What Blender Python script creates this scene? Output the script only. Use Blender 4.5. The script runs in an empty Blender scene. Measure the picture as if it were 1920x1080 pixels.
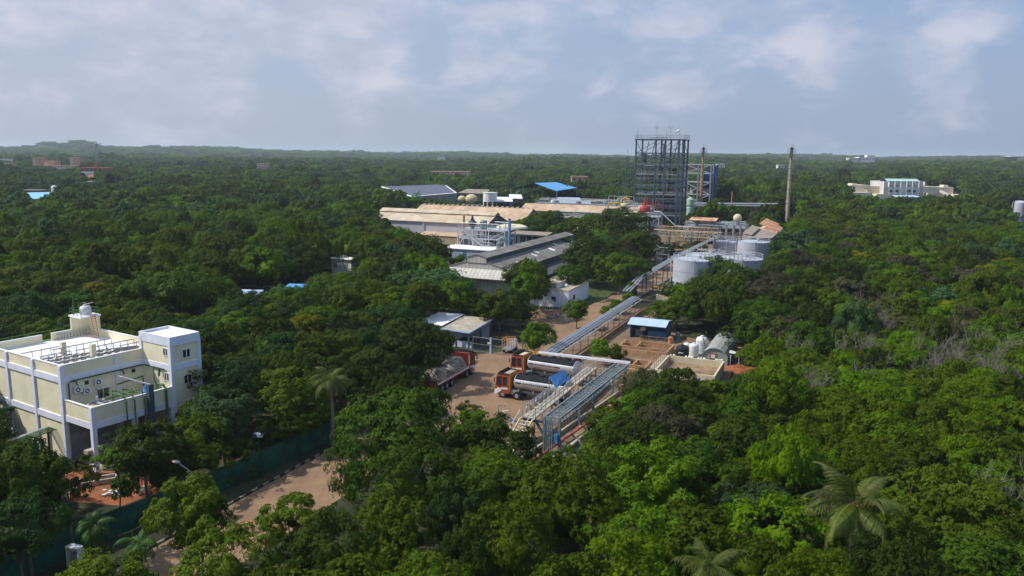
import bpy, math, random
import numpy as np
from mathutils import Vector, Matrix
S = bpy.context.scene
COL = S.collection
R = math.radians

# ------------------------------------------------------------ camera
CAMH = 32.0
FPX = 1480.0
PITCH = math.atan(248 / 1480.0)
ROLL = R(0.66)
_f = Vector((0, math.cos(PITCH), -math.sin(PITCH)))
_u0 = Vector((0, math.sin(PITCH), math.cos(PITCH)))
_r = Vector((1, 0, 0)) * math.cos(ROLL) + _u0 * math.sin(ROLL)
_u = Vector((1, 0, 0)) * -math.sin(ROLL) + _u0 * math.cos(ROLL)
cam_d = bpy.data.cameras.new('camera')
cam = bpy.data.objects.new('camera', cam_d)
COL.objects.link(cam)
cam.matrix_world = Matrix(((_r.x, _u.x, -_f.x, 0), (_r.y, _u.y, -_f.y, 0), (_r.z, _u.z, -_f.z, CAMH), (0, 0, 0, 1)))
cam_d.sensor_width = 36
cam_d.lens = FPX / 1920 * 36
cam_d.clip_start = 0.5
cam_d.clip_end = 40000
S.camera = cam

# ------------------------------------------------------------ light
SUN_EL, SUN_AZ = R(47), R(-89)        # azimuth clockwise from +Y
sd = Vector((math.sin(SUN_AZ) * math.cos(SUN_EL), math.cos(SUN_AZ) * math.cos(SUN_EL), math.sin(SUN_EL)))
sl = bpy.data.lights.new('sun', 'SUN')
sl.energy = 4.6
sl.angle = R(0.6)
sl.color = (1, 0.95, 0.87)
so = bpy.data.objects.new('sun', sl)
COL.objects.link(so)
so.rotation_euler = sd.to_track_quat('Z', 'Y').to_euler()
so.location = (0, 0, 200)

S.view_settings.view_transform = 'Standard'
S.view_settings.look = 'None'
S.view_settings.gamma = 1
S.view_settings.exposure = 0.1
S.view_settings.use_curve_mapping = False

W = bpy.data.worlds.new('World')
S.world = W
W.use_nodes = True


class NT:
    """tiny node helper"""
    def __init__(s, t):
        s.t = t
        s.n = t.nodes
        s.l = t.links
    def add(s, k, **kw):
        n = s.n.new(k)
        for a, b in kw.items():
            setattr(n, a, b)
        return n
    def set(s, sock, v):
        if hasattr(v, 'is_output'):
            s.l.new(v, sock)
        else:
            sock.default_value = v
    def math(s, op, a, b=0.0, c=None, clamp=False):
        n = s.add('ShaderNodeMath', operation=op, use_clamp=clamp)
        s.set(n.inputs[0], a)
        s.set(n.inputs[1], b)
        if c is not None:
            s.set(n.inputs[2], c)
        return n.outputs[0]
    def mix(s, f, a, b, kind='MIX'):
        n = s.add('ShaderNodeMix', data_type='RGBA', blend_type=kind)
        s.set(n.inputs[0], f)
        s.set(n.inputs[6], a)
        s.set(n.inputs[7], b)
        return n.outputs[2]
    def noise(s, vec, scale, detail=3, rough=0.55, dist=0.0):
        n = s.add('ShaderNodeTexNoise')
        if vec is not None:
            s.l.new(vec, n.inputs['Vector'])
        n.inputs['Scale'].default_value = scale
        n.inputs['Detail'].default_value = detail
        n.inputs['Roughness'].default_value = rough
        n.inputs['Distortion'].default_value = dist
        return n.outputs[0]
    def smooth(s, v, a, b):
        n = s.add('ShaderNodeMapRange', interpolation_type='SMOOTHSTEP')
        s.set(n.inputs[0], v)
        n.inputs[1].default_value = a
        n.inputs[2].default_value = b
        return n.outputs[0]


def cam_dir(px, py):
    return (_f * FPX + _r * (px - 960) + _u * (540 - py)).normalized()


w = NT(W.node_tree)
w.n.clear()
out = w.add('ShaderNodeOutputWorld')
bg = w.add('ShaderNodeBackground')
bg.inputs[1].default_value = 0.093
w.l.new(bg.outputs[0], out.inputs[0])
sky = w.add('ShaderNodeTexSky', sky_type='NISHITA', sun_disc=False)
sky.sun_elevation = SUN_EL
sky.sun_rotation = SUN_AZ
sky.altitude = 30
sky.air_density = 1.2
sky.dust_density = 2.2
sky.ozone_density = 1.6
tc = w.add('ShaderNodeTexCoord')
D = tc.outputs['Generated']
sep = w.add('ShaderNodeSeparateXYZ')
w.l.new(D, sep.inputs[0])
mp = w.add('ShaderNodeMapping')
w.l.new(D, mp.inputs[0])
mp.inputs['Scale'].default_value = (1, 1, 2.0)
n1 = w.noise(mp.outputs[0], 8.0, 9, 0.6, 0.25)
n2 = w.noise(mp.outputs[0], 2.2, 4, 0.5, 0.2)
# soft cumulus banks standing in fixed directions of the sky
tot = None
for (px, py, rad, st) in [(560, 30, .10, .85), (690, 70, .13, .75), (860, 105, .10, .6), (760, 20, .10, .7), (330, 60, .20, .35), (60, 30, .22, .3), (1300, 40, .10, .5), (1400, 90, .10, .45), (1520, 70, .11, .8), (1560, 20, .06, .6),
                          (1780, 110, .10, .75), (1850, 80, .08, .6), (1120, 20, .07, .5), (1100, 140, .09, .55), (300, 150, .16, .4), (180, 90, .22, .5), (950, 130, .14, .5), (430, 110, .16, .45), (1700, 10, .08, .5), (1010, 40, .12, .5), (1290, 170, .1, .3), (1320, -150, .3, .5), (500, -200, .4, .5), (2300, 50, .3, .5), (-500, 60, .4, .5)]:
    d = cam_dir(px, py)
    vn = w.add('ShaderNodeVectorMath', operation='DISTANCE')
    w.l.new(D, vn.inputs[0])
    vn.inputs[1].default_value = d
    g = w.math('MULTIPLY', w.math('SUBTRACT', 1, w.smooth(vn.outputs['Value'], 0, rad)), st)
    tot = g if tot is None else w.math('MAXIMUM', tot, g)
cl = w.smooth(w.math('ADD', w.math('MULTIPLY', tot, 0.75), w.math('MULTIPLY', w.math('SUBTRACT', n1, 0.5), 2.4)), .08, 0.7)
veil = w.smooth(w.math('ADD', n2, w.math('MULTIPLY', sep.outputs[0], -0.35)), 0.35, 0.85)
lp_shade = w.smooth(w.noise(mp.outputs[0], 9, 5, 0.55, 0.2), 0.3, 0.7)
cloudcol = w.mix(lp_shade, (4.9, 5.4, 6.8, 1), (8.0, 7.9, 8.7, 1))
hz = w.math('POWER', w.math('SUBTRACT', 1, w.math('MAXIMUM', sep.outputs[2], 0), clamp=True), 7)
left = w.smooth(sep.outputs[0], 0.75, -0.75)
hazecol = w.mix(left, (3.5, 4.15, 5.9, 1), (5.0, 5.6, 7.0, 1))
upper = w.mix(left, (3.1, 4.6, 7.3, 1), (4.4, 5.5, 7.7, 1))
base = w.mix(hz, upper, hazecol)
base = w.mix(0.8, sky.outputs[0], base)
base = w.mix(w.math('MULTIPLY', veil, 0.55), base, (4.6, 5.1, 6.4, 1))
fin = w.mix(w.math('MULTIPLY', cl, 0.6), base, cloudcol)
w.l.new(fin, bg.inputs[0])

# ------------------------------------------------------------ places
def at(px, py, z=0.0):
    """the point at height z seen at photo pixel px, py"""
    d = cam_dir(px, py)
    t = (z - CAMH) / d.z
    return Vector((d.x * t, d.y * t, z))


def atY(px, py, Y):
    d = cam_dir(px, py)
    return Vector((0, 0, CAMH)) + d * (Y / d.y)


def proj(p):
    v = Vector(p) - Vector((0, 0, CAMH))
    k = v.dot(_f)
    if k < 1:
        return (-9999, -9999, k)
    return (960 + FPX * v.dot(_r) / k, 540 - FPX * v.dot(_u) / k, k)


PA = R(-23)                       # the plant stands on one grid, turned 23 degrees
PC, PS = math.cos(PA), math.sin(PA)
def pl(x, y, z=0.0):
    return Vector((x * PC - y * PS, x * PS + y * PC, z))
def unpl(p):
    return (p[0] * PC + p[1] * PS, -p[0] * PS + p[1] * PC)


def elev(x, y):
    """gentle rise of the land far from the plant"""
    r = math.hypot(x, y)
    if r < 700 or y < 0:
        return 0.0
    a = math.atan2(y, x)
    k = min(1, (r - 700) / 1000)
    k = k * k * (3 - 2 * k)
    side = .5 + .5 * math.tanh((R(84) - a) * 6)
    h = k * (5 + 11 * side) * (1 + .25 * math.sin(9 * a + 1) + .15 * math.sin(25 * a))
    if r > 2400:
        e = min(1, (r - 2400) / 1500)
        h = h * (1 - e) + e * (27 + 6 * math.sin(7 * a) + 5 * math.sin(19 * a + 2) + 3 * math.sin(43 * a))
        e2 = math.exp(-((r - 3900) / 420) ** 2)
        h += e2 * (26 * math.exp(-((a - R(118.4)) / .013) ** 2) + 20 * math.exp(-((a - R(120.0)) / .010) ** 2))
    return h


FOOT = []          # ground taken by far buildings: x, y, radius
# ------------------------------------------------------------ materials
M = {}
def mat(name, col, rough=0.75, metal=0.0, var=0.18, scale=1.5, col2=None, amt=0.5, lines=None, bump=0.0, spec=0.3, streak=0.0, grain=0.0, tracks=0.0):
    m = bpy.data.materials.new(name)
    m.use_nodes = True
    t = NT(m.node_tree)
    b = t.n['Principled BSDF']
    b.inputs['Roughness'].default_value = rough
    b.inputs['Metallic'].default_value = metal
    b.inputs['Specular IOR Level'].default_value = spec
    c = t.add('ShaderNodeTexCoord').outputs['Object']
    n = t.noise(c, scale, 5, 0.6)
    dark = tuple(v * (1 - var) for v in col) + (1,)
    lite = tuple(min(1, v * (1 + var)) for v in col) + (1,)
    o = t.mix(t.smooth(n, 0.3, 0.7), dark, lite)
    if col2:
        k = t.smooth(t.noise(c, scale * 0.6, 6, 0.65, 0.6), 0.62 - 0.3 * amt, 0.78 - 0.3 * amt)
        o = t.mix(t.math('MULTIPLY', k, 0.85), o, tuple(col2) + (1,))
    if streak:
        q = t.add('ShaderNodeMapping')
        t.l.new(c, q.inputs[0])
        q.inputs['Scale'].default_value = (3, 3, 0.25)
        k = t.smooth(t.noise(q.outputs[0], 1.3, 5, 0.65), 0.5, 0.8)
        o = t.mix(t.math('MULTIPLY', k, streak), o, tuple(v * 0.45 for v in col) + (1,))
    if grain:
        k = t.smooth(t.noise(c, 14, 4, 0.7), 0.35, 0.7)
        o = t.mix(t.math('MULTIPLY', k, grain), o, tuple(v * 0.5 for v in col) + (1,))
    if tracks:
        q = t.add('ShaderNodeMapping')
        t.l.new(c, q.inputs[0])
        q.inputs['Rotation'].default_value = (0, 0, R(23))
        q.inputs['Scale'].default_value = (1.5, .07, 1)
        k = t.smooth(t.noise(q.outputs[0], 1.0, 5, 0.7, .6), .45, .75)
        o = t.mix(t.math('MULTIPLY', k, tracks), o, tuple(v * .62 for v in col) + (1,))
        k = t.smooth(t.noise(c, .12, 4, 0.6, .8), .5, .7)
        o = t.mix(t.math('MULTIPLY', k, tracks), o, tuple(v * 1.25 for v in col) + (1,))
    if lines:
        ax, per, wd, lc = lines
        s = t.add('ShaderNodeSeparateXYZ')
        t.l.new(c, s.inputs[0])
        fr = t.math('FRACT', t.math('MULTIPLY', s.outputs[ax], 1.0 / per))
        k = t.math('LESS_THAN', fr, wd)
        o = t.mix(t.math('MULTIPLY', k, 0.8), o, tuple(lc) + (1,))
    t.l.new(o, b.inputs['Base Color'])
    if bump:
        bn = t.add('ShaderNodeBump')
        bn.inputs['Strength'].default_value = bump
        bn.inputs['Distance'].default_value = 0.1
        t.l.new(t.noise(c, scale * 4, 5, 0.6), bn.inputs['Height'])
        t.l.new(bn.outputs[0], b.inputs['Normal'])
    M[name] = m
    return m


mat('cream', (.76, .70, .50), .85, scale=.5, var=.07, streak=.3)
mat('lilac_white', (.70, .72, .82), .8, scale=.6, var=.07, streak=.28)
mat('white_roof', (.85, .83, .83), .8, scale=.4, var=.08, col2=(.5, .48, .46), amt=.2)
mat('bitumen', (.075, .073, .075), .9, scale=2.5, var=.4, col2=(.2, .19, .19), amt=.2)
mat('glass', (.02, .025, .035), .15, spec=.6)
mat('dark', (.02, .022, .025), .8)
mat('white_paint', (.72, .72, .70), .6, var=.06, scale=.8)
mat('green_pipe', (.07, .16, .05), .5, var=.2)
mat('dark_green', (.02, .06, .04), .6)
mat('steel_grey', (.28, .31, .34), .5, metal=.2, var=.2, scale=1)
mat('steel_light', (.48, .50, .53), .5, metal=.2, var=.15, scale=1)
mat('steel_blue', (.045, .075, .105), .55, var=.3, scale=.5, col2=(.10, .13, .15), amt=.3)
mat('steel_teal', (.13, .185, .21), .55, var=.25, scale=.8)
mat('galv', (.42, .44, .45), .4, metal=.5, var=.2, scale=1)
mat('rust_pipe', (.40, .16, .08), .7, var=.3, scale=1, col2=(.42, .35, .28), amt=.5)
mat('rust_red', (.33, .06, .03), .7, var=.3)
mat('orange', (.55, .22, .04), .6, var=.15)
mat('cab_orange', (.34, .062, .022), .45, var=.12, scale=1.5, spec=.4)
mat('cab_yellow', (.38, .17, .035), .5, var=.12)
mat('cab_red', (.19, .022, .016), .5, var=.2)
mat('tank_black', (.018, .019, .022), .85, spec=.1, var=.3, scale=1)
mat('tyre', (.02, .02, .02), .85)
mat('silver', (.55, .56, .58), .35, metal=.4, var=.12, scale=1)
mat('tank_paint', (.42, .45, .52), .5, var=.1, scale=.3, streak=.4)
mat('tarp', (.30, .26, .20), .95, var=.3, scale=1.6, col2=(.07, .07, .055), amt=.55, bump=.9)
mat('concrete', (.36, .32, .26), .9, var=.2, scale=.8, streak=.3)
mat('concrete_brown', (.36, .22, .12), .9, var=.25, scale=.7, streak=.35)
mat('beige', (.55, .49, .34), .8, var=.12, scale=.5, streak=.15)
mat('blue_roof', (.10, .32, .62), .5, var=.08, scale=.3, lines=(0, 1.0, .08, (.08, .26, .5)))
mat('pale_blue', (.42, .55, .72), .5, var=.1, scale=.5, lines=(0, .5, .12, (.3, .42, .58)), col2=(.3, .32, .33), amt=.2)
mat('blue_wall', (.06, .15, .26), .6, var=.2, lines=(0, .4, .15, (.04, .11, .2)))
mat('blue_plant', (.02, .08, .22), .6, var=.15, lines=(2, 1.5, .1, (.02, .05, .12)))
mat('blue_plastic', (.03, .22, .55), .4)
mat('black_plastic', (.015, .015, .017), .4)
mat('white_plastic', (.62, .62, .62), .4)
mat('vessel_red', (.32, .02, .03), .5, var=.2)
mat('vessel_cream', (.52, .45, .26), .6, var=.15, streak=.15)
mat('yellow_pipe', (.6, .33, .03), .5)
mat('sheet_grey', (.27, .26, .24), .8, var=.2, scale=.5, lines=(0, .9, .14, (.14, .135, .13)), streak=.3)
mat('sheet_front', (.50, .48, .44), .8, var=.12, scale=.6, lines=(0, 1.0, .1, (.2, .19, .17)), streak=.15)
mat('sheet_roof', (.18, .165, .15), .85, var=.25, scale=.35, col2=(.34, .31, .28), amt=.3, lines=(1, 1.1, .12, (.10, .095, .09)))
mat('sheet_tan', (.50, .42, .31), .8, var=.18, scale=.25, lines=(0, 1.6, .1, (.47, .38, .26)), col2=(.42, .30, .18), amt=.25)
mat('sheet_orange', (.44, .31, .21), .8, var=.2, scale=.3, lines=(0, 1.2, .12, (.42, .29, .19)), col2=(.56, .45, .33), amt=.5)
mat('sheet_stripe', (.50, .47, .50), .8, var=.08, scale=.4, lines=(0, 2.2, .18, (.42, .48, .50)), streak=.1)
mat('sheet_dark', (.08, .08, .085), .8, var=.2)
mat('corr_brown', (.26, .22, .18), .85, var=.2, scale=.5, lines=(0, .9, .2, (.18, .15, .13)))
mat('corr_rust', (.45, .20, .10), .8, var=.3, scale=.5, col2=(.55, .42, .28), amt=.5)
mat('solar', (.07, .085, .12), .55, var=.15, scale=.2, lines=(1, 3.2, .12, (.26, .29, .34)))
mat('pink', (.52, .29, .22), .85, var=.1)
mat('brick_red', (.30, .12, .09), .85, var=.2)
mat('roof_red', (.42, .11, .07), .85, var=.2)
mat('inst', (.66, .58, .45), .85, var=.12, scale=.1, streak=.15)
mat('inst_grey', (.50, .49, .47), .85, var=.1, scale=.1)
mat('mint', (.38, .55, .50), .7)
mat('pond', (.24, .15, .09), .15, var=.35, scale=.9, spec=.5, col2=(.36, .26, .2), amt=.35)
mat('hut_sheet', (.30, .32, .29), .5, var=.12, scale=.6)
mat('mesh_green', (.008, .075, .048), .7, var=.5, scale=.6, streak=.6)
mat('kerb_white', (.26, .23, .17), .9)
mat('kerb_yellow', (.5, .32, .06), .9)
mat('lamp_pink', (.50, .38, .36), .5)
mat('ladder_orange', (.55, .18, .06), .6)
mat('stone', (.42, .38, .33), .9, var=.3, scale=2)
mat('soil_red', (.27, .095, .04), .95, var=.3, scale=.8, bump=.6, grain=.3)
mat('soil_brown', (.19, .125, .075), .95, var=.3, scale=.5, bump=.5, grain=.35, col2=(.27, .20, .14), amt=.4)
mat('paving', (.245, .155, .092), .95, tracks=.5, var=.14, scale=.25, grain=.25, bump=.2, col2=(.25, .165, .115), amt=.3)
mat('floor', (.030, .036, .014), .95, var=.5, scale=.25, col2=(.075, .05, .028), amt=.35, bump=.5)
mat('far_woods', (.040, .060, .028), .95, var=.5, scale=.012, col2=(.06, .085, .03), amt=.5)
mat('trunk', (.12, .09, .065), .9, var=.3, scale=2)
mat('trunk_pale', (.20, .18, .155), .9, var=.3, scale=2)


def leafmat(name, col, col2, tr=0.22, gloss=.10, ns=1.1):
    m = bpy.data.materials.new(name)
    m.use_nodes = True
    t = NT(m.node_tree)
    b = t.n['Principled BSDF']
    o = t.n['Material Output']
    b.inputs['Roughness'].default_value = .62
    b.inputs['Specular IOR Level'].default_value = gloss
    g = t.add('ShaderNodeNewGeometry')
    oi = t.add('ShaderNodeObjectInfo')
    tcn = t.add('ShaderNodeTexCoord').outputs['Object']
    k = t.smooth(t.noise(tcn, ns * 3, 3, .6), .3, .7)
    k2 = t.math('ADD', t.math('MULTIPLY', k, .6), t.math('MULTIPLY', g.outputs['Random Per Island'], .4))
    c = t.mix(k2, tuple(col) + (1,), tuple(col2) + (1,))
    h = t.add('ShaderNodeHueSaturation')
    t.l.new(c, h.inputs['Color'])
    t.l.new(t.math('ADD', t.math('MULTIPLY', oi.outputs['Random'], .022), .489), h.inputs['Hue'])
    t.l.new(t.math('ADD', t.math('MULTIPLY', oi.outputs['Random'], .74), .52), h.inputs['Value'])
    h.inputs['Saturation'].default_value = 1.1
    t.l.new(h.outputs[0], b.inputs['Base Color'])
    tl = t.add('ShaderNodeBsdfTranslucent')
    t.l.new(t.mix(1.0, h.outputs[0], (1.3, 1.5, .5, 1), 'MULTIPLY'), tl.inputs[0])
    mx = t.add('ShaderNodeMixShader')
    mx.inputs[0].default_value = tr
    t.l.new(b.outputs[0], mx.inputs[1])
    t.l.new(tl.outputs[0], mx.inputs[2])
    t.l.new(mx.outputs[0], o.inputs[0])
    M[name] = m


leafmat('leaf_dark', (.027, .054, .007), (.058, .098, .011))
leafmat('leaf_deep', (.018, .044, .012), (.036, .078, .018))
leafmat('leaf_mid', (.047, .088, .008), (.092, .145, .014))
leafmat('leaf_bright', (.058, .112, .007), (.125, .190, .012), tr=.3)
leafmat('leaf_olive', (.048, .076, .008), (.090, .118, .012))
leafmat('leaf_yellow', (.13, .15, .014), (.20, .19, .02), tr=.3)
leafmat('leaf_bluish', (.036, .074, .026), (.068, .116, .044))
leafmat('leaf_silver', (.18, .24, .20), (.30, .36, .32))
leafmat('leaf_brown', (.050, .052, .026), (.088, .082, .046))
leafmat('leaf_palm', (.045, .085, .012), (.13, .135, .025), tr=.3, gloss=.4)
leafmat('leaf_palm_green', (.035, .09, .014), (.07, .15, .025), tr=.3, gloss=.3)


# ------------------------------------------------------------ mesh tools
class MB:
    def __init__(s):
        s.v = []
        s.f = []
        s.mi = []
        s.cur = 0
    def _add(s, vs, fs):
        o = len(s.v)
        s.v += [tuple(p) for p in vs]
        s.f += [tuple(i + o for i in q) for q in fs]
        s.mi += [s.cur] * len(fs)
        return s
    def m(s, i):
        s.cur = i
        return s
    def box(s, x0, y0, z0, x1, y1, z1):
        x0, x1 = min(x0, x1), max(x0, x1)
        y0, y1 = min(y0, y1), max(y0, y1)
        z0, z1 = min(z0, z1), max(z0, z1)
        vs = [(x0, y0, z0), (x1, y0, z0), (x1, y1, z0), (x0, y1, z0), (x0, y0, z1), (x1, y0, z1), (x1, y1, z1), (x0, y1, z1)]
        return s._add(vs, [(0, 3, 2, 1), (4, 5, 6, 7), (0, 1, 5, 4), (1, 2, 6, 5), (2, 3, 7, 6), (3, 0, 4, 7)])
    def bar(s, p, q, w, h=None):
        h = w if h is None else h
        p, q = Vector(p), Vector(q)
        d = (q - p)
        if d.length < 1e-6:
            return s
        d.normalize()
        up = Vector((0, 0, 1)) if abs(d.z) < .95 else Vector((1, 0, 0))
        a = d.cross(up).normalized() * (w / 2)
        b = a.cross(d).normalized() * (h / 2)
        vs = [p - a - b, p + a - b, p + a + b, p - a + b, q - a - b, q + a - b, q + a + b, q - a + b]
        return s._add(vs, [(0, 3, 2, 1), (4, 5, 6, 7), (0, 1, 5, 4), (1, 2, 6, 5), (2, 3, 7, 6), (3, 0, 4, 7)])
    def tube(s, pts, r, n=8, r2=None):
        pts = [Vector(p) for p in pts]
        rings = []
        for i, p in enumerate(pts):
            d = (pts[min(i + 1, len(pts) - 1)] - pts[max(i - 1, 0)])
            d.normalize()
            up = Vector((0, 0, 1)) if abs(d.z) < .9 else Vector((1, 0, 0))
            a = d.cross(up).normalized()
            b = a.cross(d).normalized()
            rr = r if r2 is None else r + (r2 - r) * i / max(1, len(pts) - 1)
            rings.append([p + (a * math.cos(t * 2 * math.pi / n) + b * math.sin(t * 2 * math.pi / n)) * rr for t in range(n)])
        vs = [v for g in rings for v in g]
        fs = []
        for i in range(len(pts) - 1):
            for t in range(n):
                u = (t + 1) % n
                fs.append((i * n + t, i * n + u, (i + 1) * n + u, (i + 1) * n + t))
        fs.append(tuple(range(n - 1, -1, -1)))
        fs.append(tuple((len(pts) - 1) * n + t for t in range(n)))
        return s._add(vs, fs)
    def lathe(s, prof, cx=0, cy=0, n=24, cap=True):
        vs = []
        for (r, z) in prof:
            for t in range(n):
                a = 2 * math.pi * t / n
                vs.append((cx + r * math.cos(a), cy + r * math.sin(a), z))
        fs = []
        for i in range(len(prof) - 1):
            for t in range(n):
                u = (t + 1) % n
                fs.append((i * n + t, i * n + u, (i + 1) * n + u, (i + 1) * n + t))
        if cap:
            fs.append(tuple(range(n - 1, -1, -1)))
            fs.append(tuple((len(prof) - 1) * n + t for t in range(n)))
        return s._add(vs, fs)
    def prism(s, poly, z0, z1):
        n = len(poly)
        vs = [(p[0], p[1], z0) for p in poly] + [(p[0], p[1], z1) for p in poly]
        ar = sum(poly[i][0] * poly[(i + 1) % n][1] - poly[(i + 1) % n][0] * poly[i][1] for i in range(n))
        fs = [tuple(range(n - 1, -1, -1)), tuple(range(n, 2 * n))] + [(i, (i + 1) % n, n + (i + 1) % n, n + i) for i in range(n)]
        if ar < 0:
            fs = [tuple(reversed(q)) for q in fs]
        return s._add(vs, fs)
    def extr(s, prof, axis, a, b):
        """profile (u, z) pushed along x (axis 0) or y (axis 1) from a to b"""
        n = len(prof)
        if axis == 0:
            vs = [(a, u, z) for u, z in prof] + [(b, u, z) for u, z in prof]
        else:
            vs = [(u, a, z) for u, z in prof] + [(u, b, z) for u, z in prof]
        fs = [tuple(range(n - 1, -1, -1)), tuple(range(n, 2 * n))] + [(i, (i + 1) % n, n + (i + 1) % n, n + i) for i in range(n)]
        return s._add(vs, fs)
    def slab(s, quad, t):
        """four corners of a sloping sheet, thickness t downwards"""
        q = [Vector(p) for p in quad]
        lo = [p - Vector((0, 0, t)) for p in q]
        return s._add(lo + q, [(3, 2, 1, 0), (4, 5, 6, 7), (0, 1, 5, 4), (1, 2, 6, 5), (2, 3, 7, 6), (3, 0, 4, 7)])
    def ball(s, c, r, n=12, sz=1.0):
        m = max(4, n // 2)
        prof = []
        for i in range(m + 1):
            a = -math.pi / 2 + math.pi * i / m
            prof.append((max(.01 * r, r * math.cos(a)), c[2] + r * sz * math.sin(a)))
        return s.lathe(prof, c[0], c[1], n)
    def build(s, name, mats, parent=None, smooth=False):
        me = bpy.data.meshes.new(name)
        me.from_pydata(s.v, [], s.f)
        if not isinstance(mats, (list, tuple)):
            mats = [mats]
        for q in mats:
            me.materials.append(M[q] if isinstance(q, str) else q)
        if len(mats) > 1:
            me.polygons.foreach_set('material_index', s.mi)
        bmf(me)
        if smooth:
            me.polygons.foreach_set('use_smooth', [True] * len(me.polygons))
            try:
                me.set_sharp_from_angle(angle=R(40))
            except Exception:
                pass
        me.update()
        o = bpy.data.objects.new(name, me)
        COL.objects.link(o)
        if parent is not None:
            o.parent = parent
        return o


import bmesh
def bmf(me):
    bm = bmesh.new()
    bm.from_mesh(me)
    bmesh.ops.recalc_face_normals(bm, faces=bm.faces)
    bm.to_mesh(me)
    bm.free()


def tag(o, label=None, cat=None, group=None, kind=None):
    if label:
        o['label'] = label
    if cat:
        o['category'] = cat
    if group:
        o['group'] = group
    if kind:
        o['kind'] = kind
    return o


def thing(name, label, cat, loc=(0, 0, 0), rz=0.0, group=None):
    o = bpy.data.objects.new(name, None)
    o.empty_display_size = .5
    COL.objects.link(o)
    o.location = loc
    o.rotation_euler = (0, 0, rz)
    return tag(o, label, cat, group)


def plthing(name, label, cat, x, y, z=0.0, group=None, rz=0.0):
    return thing(name, label, cat, pl(x, y, z), PA + rz, group)


def struct(name, mb, m, smooth=False):
    return tag(mb.build(name, m, None, smooth), kind='structure')


def copy_tree(o, parent=None):
    c = o.copy()
    COL.objects.link(c)
    c.parent = parent
    for ch in list(o.children):
        copy_tree(ch, c)
    return c


def rail(b, pts, h=1.05, r=.025, step=1.6, mid=True):
    """hand rail posts and bars along pts"""
    for p, q in zip(pts[:-1], pts[1:]):
        p, q = Vector(p), Vector(q)
        n = max(1, int((q - p).length / step))
        for i in range(n + 1):
            a = p.lerp(q, i / n)
            b.bar(a, a + Vector((0, 0, h)), r * 2)
        b.bar(p + Vector((0, 0, h)), q + Vector((0, 0, h)), r * 2)
        if mid:
            b.bar(p + Vector((0, 0, h * .55)), q + Vector((0, 0, h * .55)), r * 1.6)
    return b


def truss(b, p, q, h, w, n, side=None):
    """flat truss from p to q with height h"""
    p, q = Vector(p), Vector(q)
    H = Vector((0, 0, h))
    b.bar(p, q, w)
    b.bar(p + H, q + H, w)
    for i in range(n):
        a, c = p.lerp(q, i / n), p.lerp(q, (i + 1) / n)
        b.bar(a, a + H, w * .7)
        if i % 2:
            b.bar(a, c + H, w * .6)
        else:
            b.bar(a + H, c, w * .6)
    b.bar(q, q + H, w * .7)


def sheet(name, poly, z, m):
    """flat polygon sheet on the ground"""
    b = MB()
    b._add([(p[0], p[1], z) for p in poly], [tuple(range(len(poly)))])
    o = struct(name, b, m)
    if o.data.polygons[0].normal.z < 0:
        o.data.flip_normals()
    return o
# ============================================================ the ground
def ground():
    # one sheet: fine near the plant, gentle hills far off
    rings = [0, 60, 140, 300, 600, 1000, 1500, 2000, 2400, 2800, 3200, 3550, 3900, 4300, 4800, 5400, 6200, 7400]
    n = 360
    vs, fs = [], []
    for i, r in enumerate(rings):
        for t in range(n):
            a = 2 * math.pi * t / n
            hgt = elev(r * math.cos(a), r * math.sin(a))
            vs.append((r * math.cos(a), r * math.sin(a), hgt))
    for i in range(len(rings) - 1):
        for t in range(n):
            u = (t + 1) % n
            if i == 0:
                fs.append((t, n + t, n + u))
            else:
                fs.append((i * n + t, (i + 1) * n + t, (i + 1) * n + u, i * n + u))
    # separate near and far material by ring
    b = MB()
    b.v = vs
    b.f = fs
    b.mi = [0 if max(abs(vs[q[0]][0]), abs(vs[q[0]][1]), abs(vs[q[1]][0]), abs(vs[q[1]][1])) < 2600 else 1 for q in fs]
    # weld the hub
    o = struct('ground', b, ['floor', 'far_woods'])
    return o


ground()

def P2(*pts):
    return [at(px, py, 0) for px, py in pts]


road = [pl(-50.3, y) for y in (20, 60, 84)] + [pl(-50.3, 86), pl(-54.5, 88), pl(-54.5, 112), pl(-51.2, 116), pl(-50.6, 135), pl(-58, 141), pl(-60, 152), pl(-52, 158), pl(-49.8, 168), pl(-49, 250),
        pl(-43, 250), pl(-43.2, 168), pl(-42.6, 114), pl(-38, 108), pl(-29.5, 107), pl(-29.2, 84), pl(-33, 79), pl(-42, 77), pl(-42, 20)]
sheet('road', road, .02, 'paving')
sheet('yard', [pl(-29.2, 70), pl(-29.2, 107), pl(-38, 108), pl(-42.5, 114), pl(-42.6, 165), pl(-36, 165), pl(-26, 141), pl(-15, 137), pl(-14, 106), pl(-22, 104), pl(-23, 70)], .012, 'soil_brown')
sheet('worksite', [at(130, 940), at(300, 955), at(300, 905), at(235, 885), at(120, 880)], .016, 'soil_red')
b = MB()
for k in range(7):
    x = random.Random(k).uniform(-.5, .5)
    p = at(1380 + k * 8, 690 + 5 * math.sin(k * 2), 0)
    b.lathe([(2.1, 0), (1.3, .2 + .1 * x), (.3, .35 + .2 * x)], p.x, p.y, 9)
struct('soil_bank', b, 'soil_red')
sheet('plant_floor', [pl(-68, 236), pl(-44, 236), pl(-30, 250), pl(-28, 345), pl(-108, 345), pl(-108, 302), pl(-68, 300)], .014, 'soil_brown')
# kerbs
def kerb(name, pts, seg=.8):
    b = MB()
    k = 0
    for p, q in zip(pts[:-1], pts[1:]):
        p, q = Vector(p), Vector(q)
        n = max(1, int((q - p).length / seg))
        for i in range(n):
            a, c = p.lerp(q, i / n), p.lerp(q, (i + .97) / n)
            b.m(k % 2)
            k += 1
            b.bar(a + Vector((0, 0, .09)), c + Vector((0, 0, .09)), .16, .2)
    return struct(name, b, ['kerb_white', 'dark'])


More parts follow.
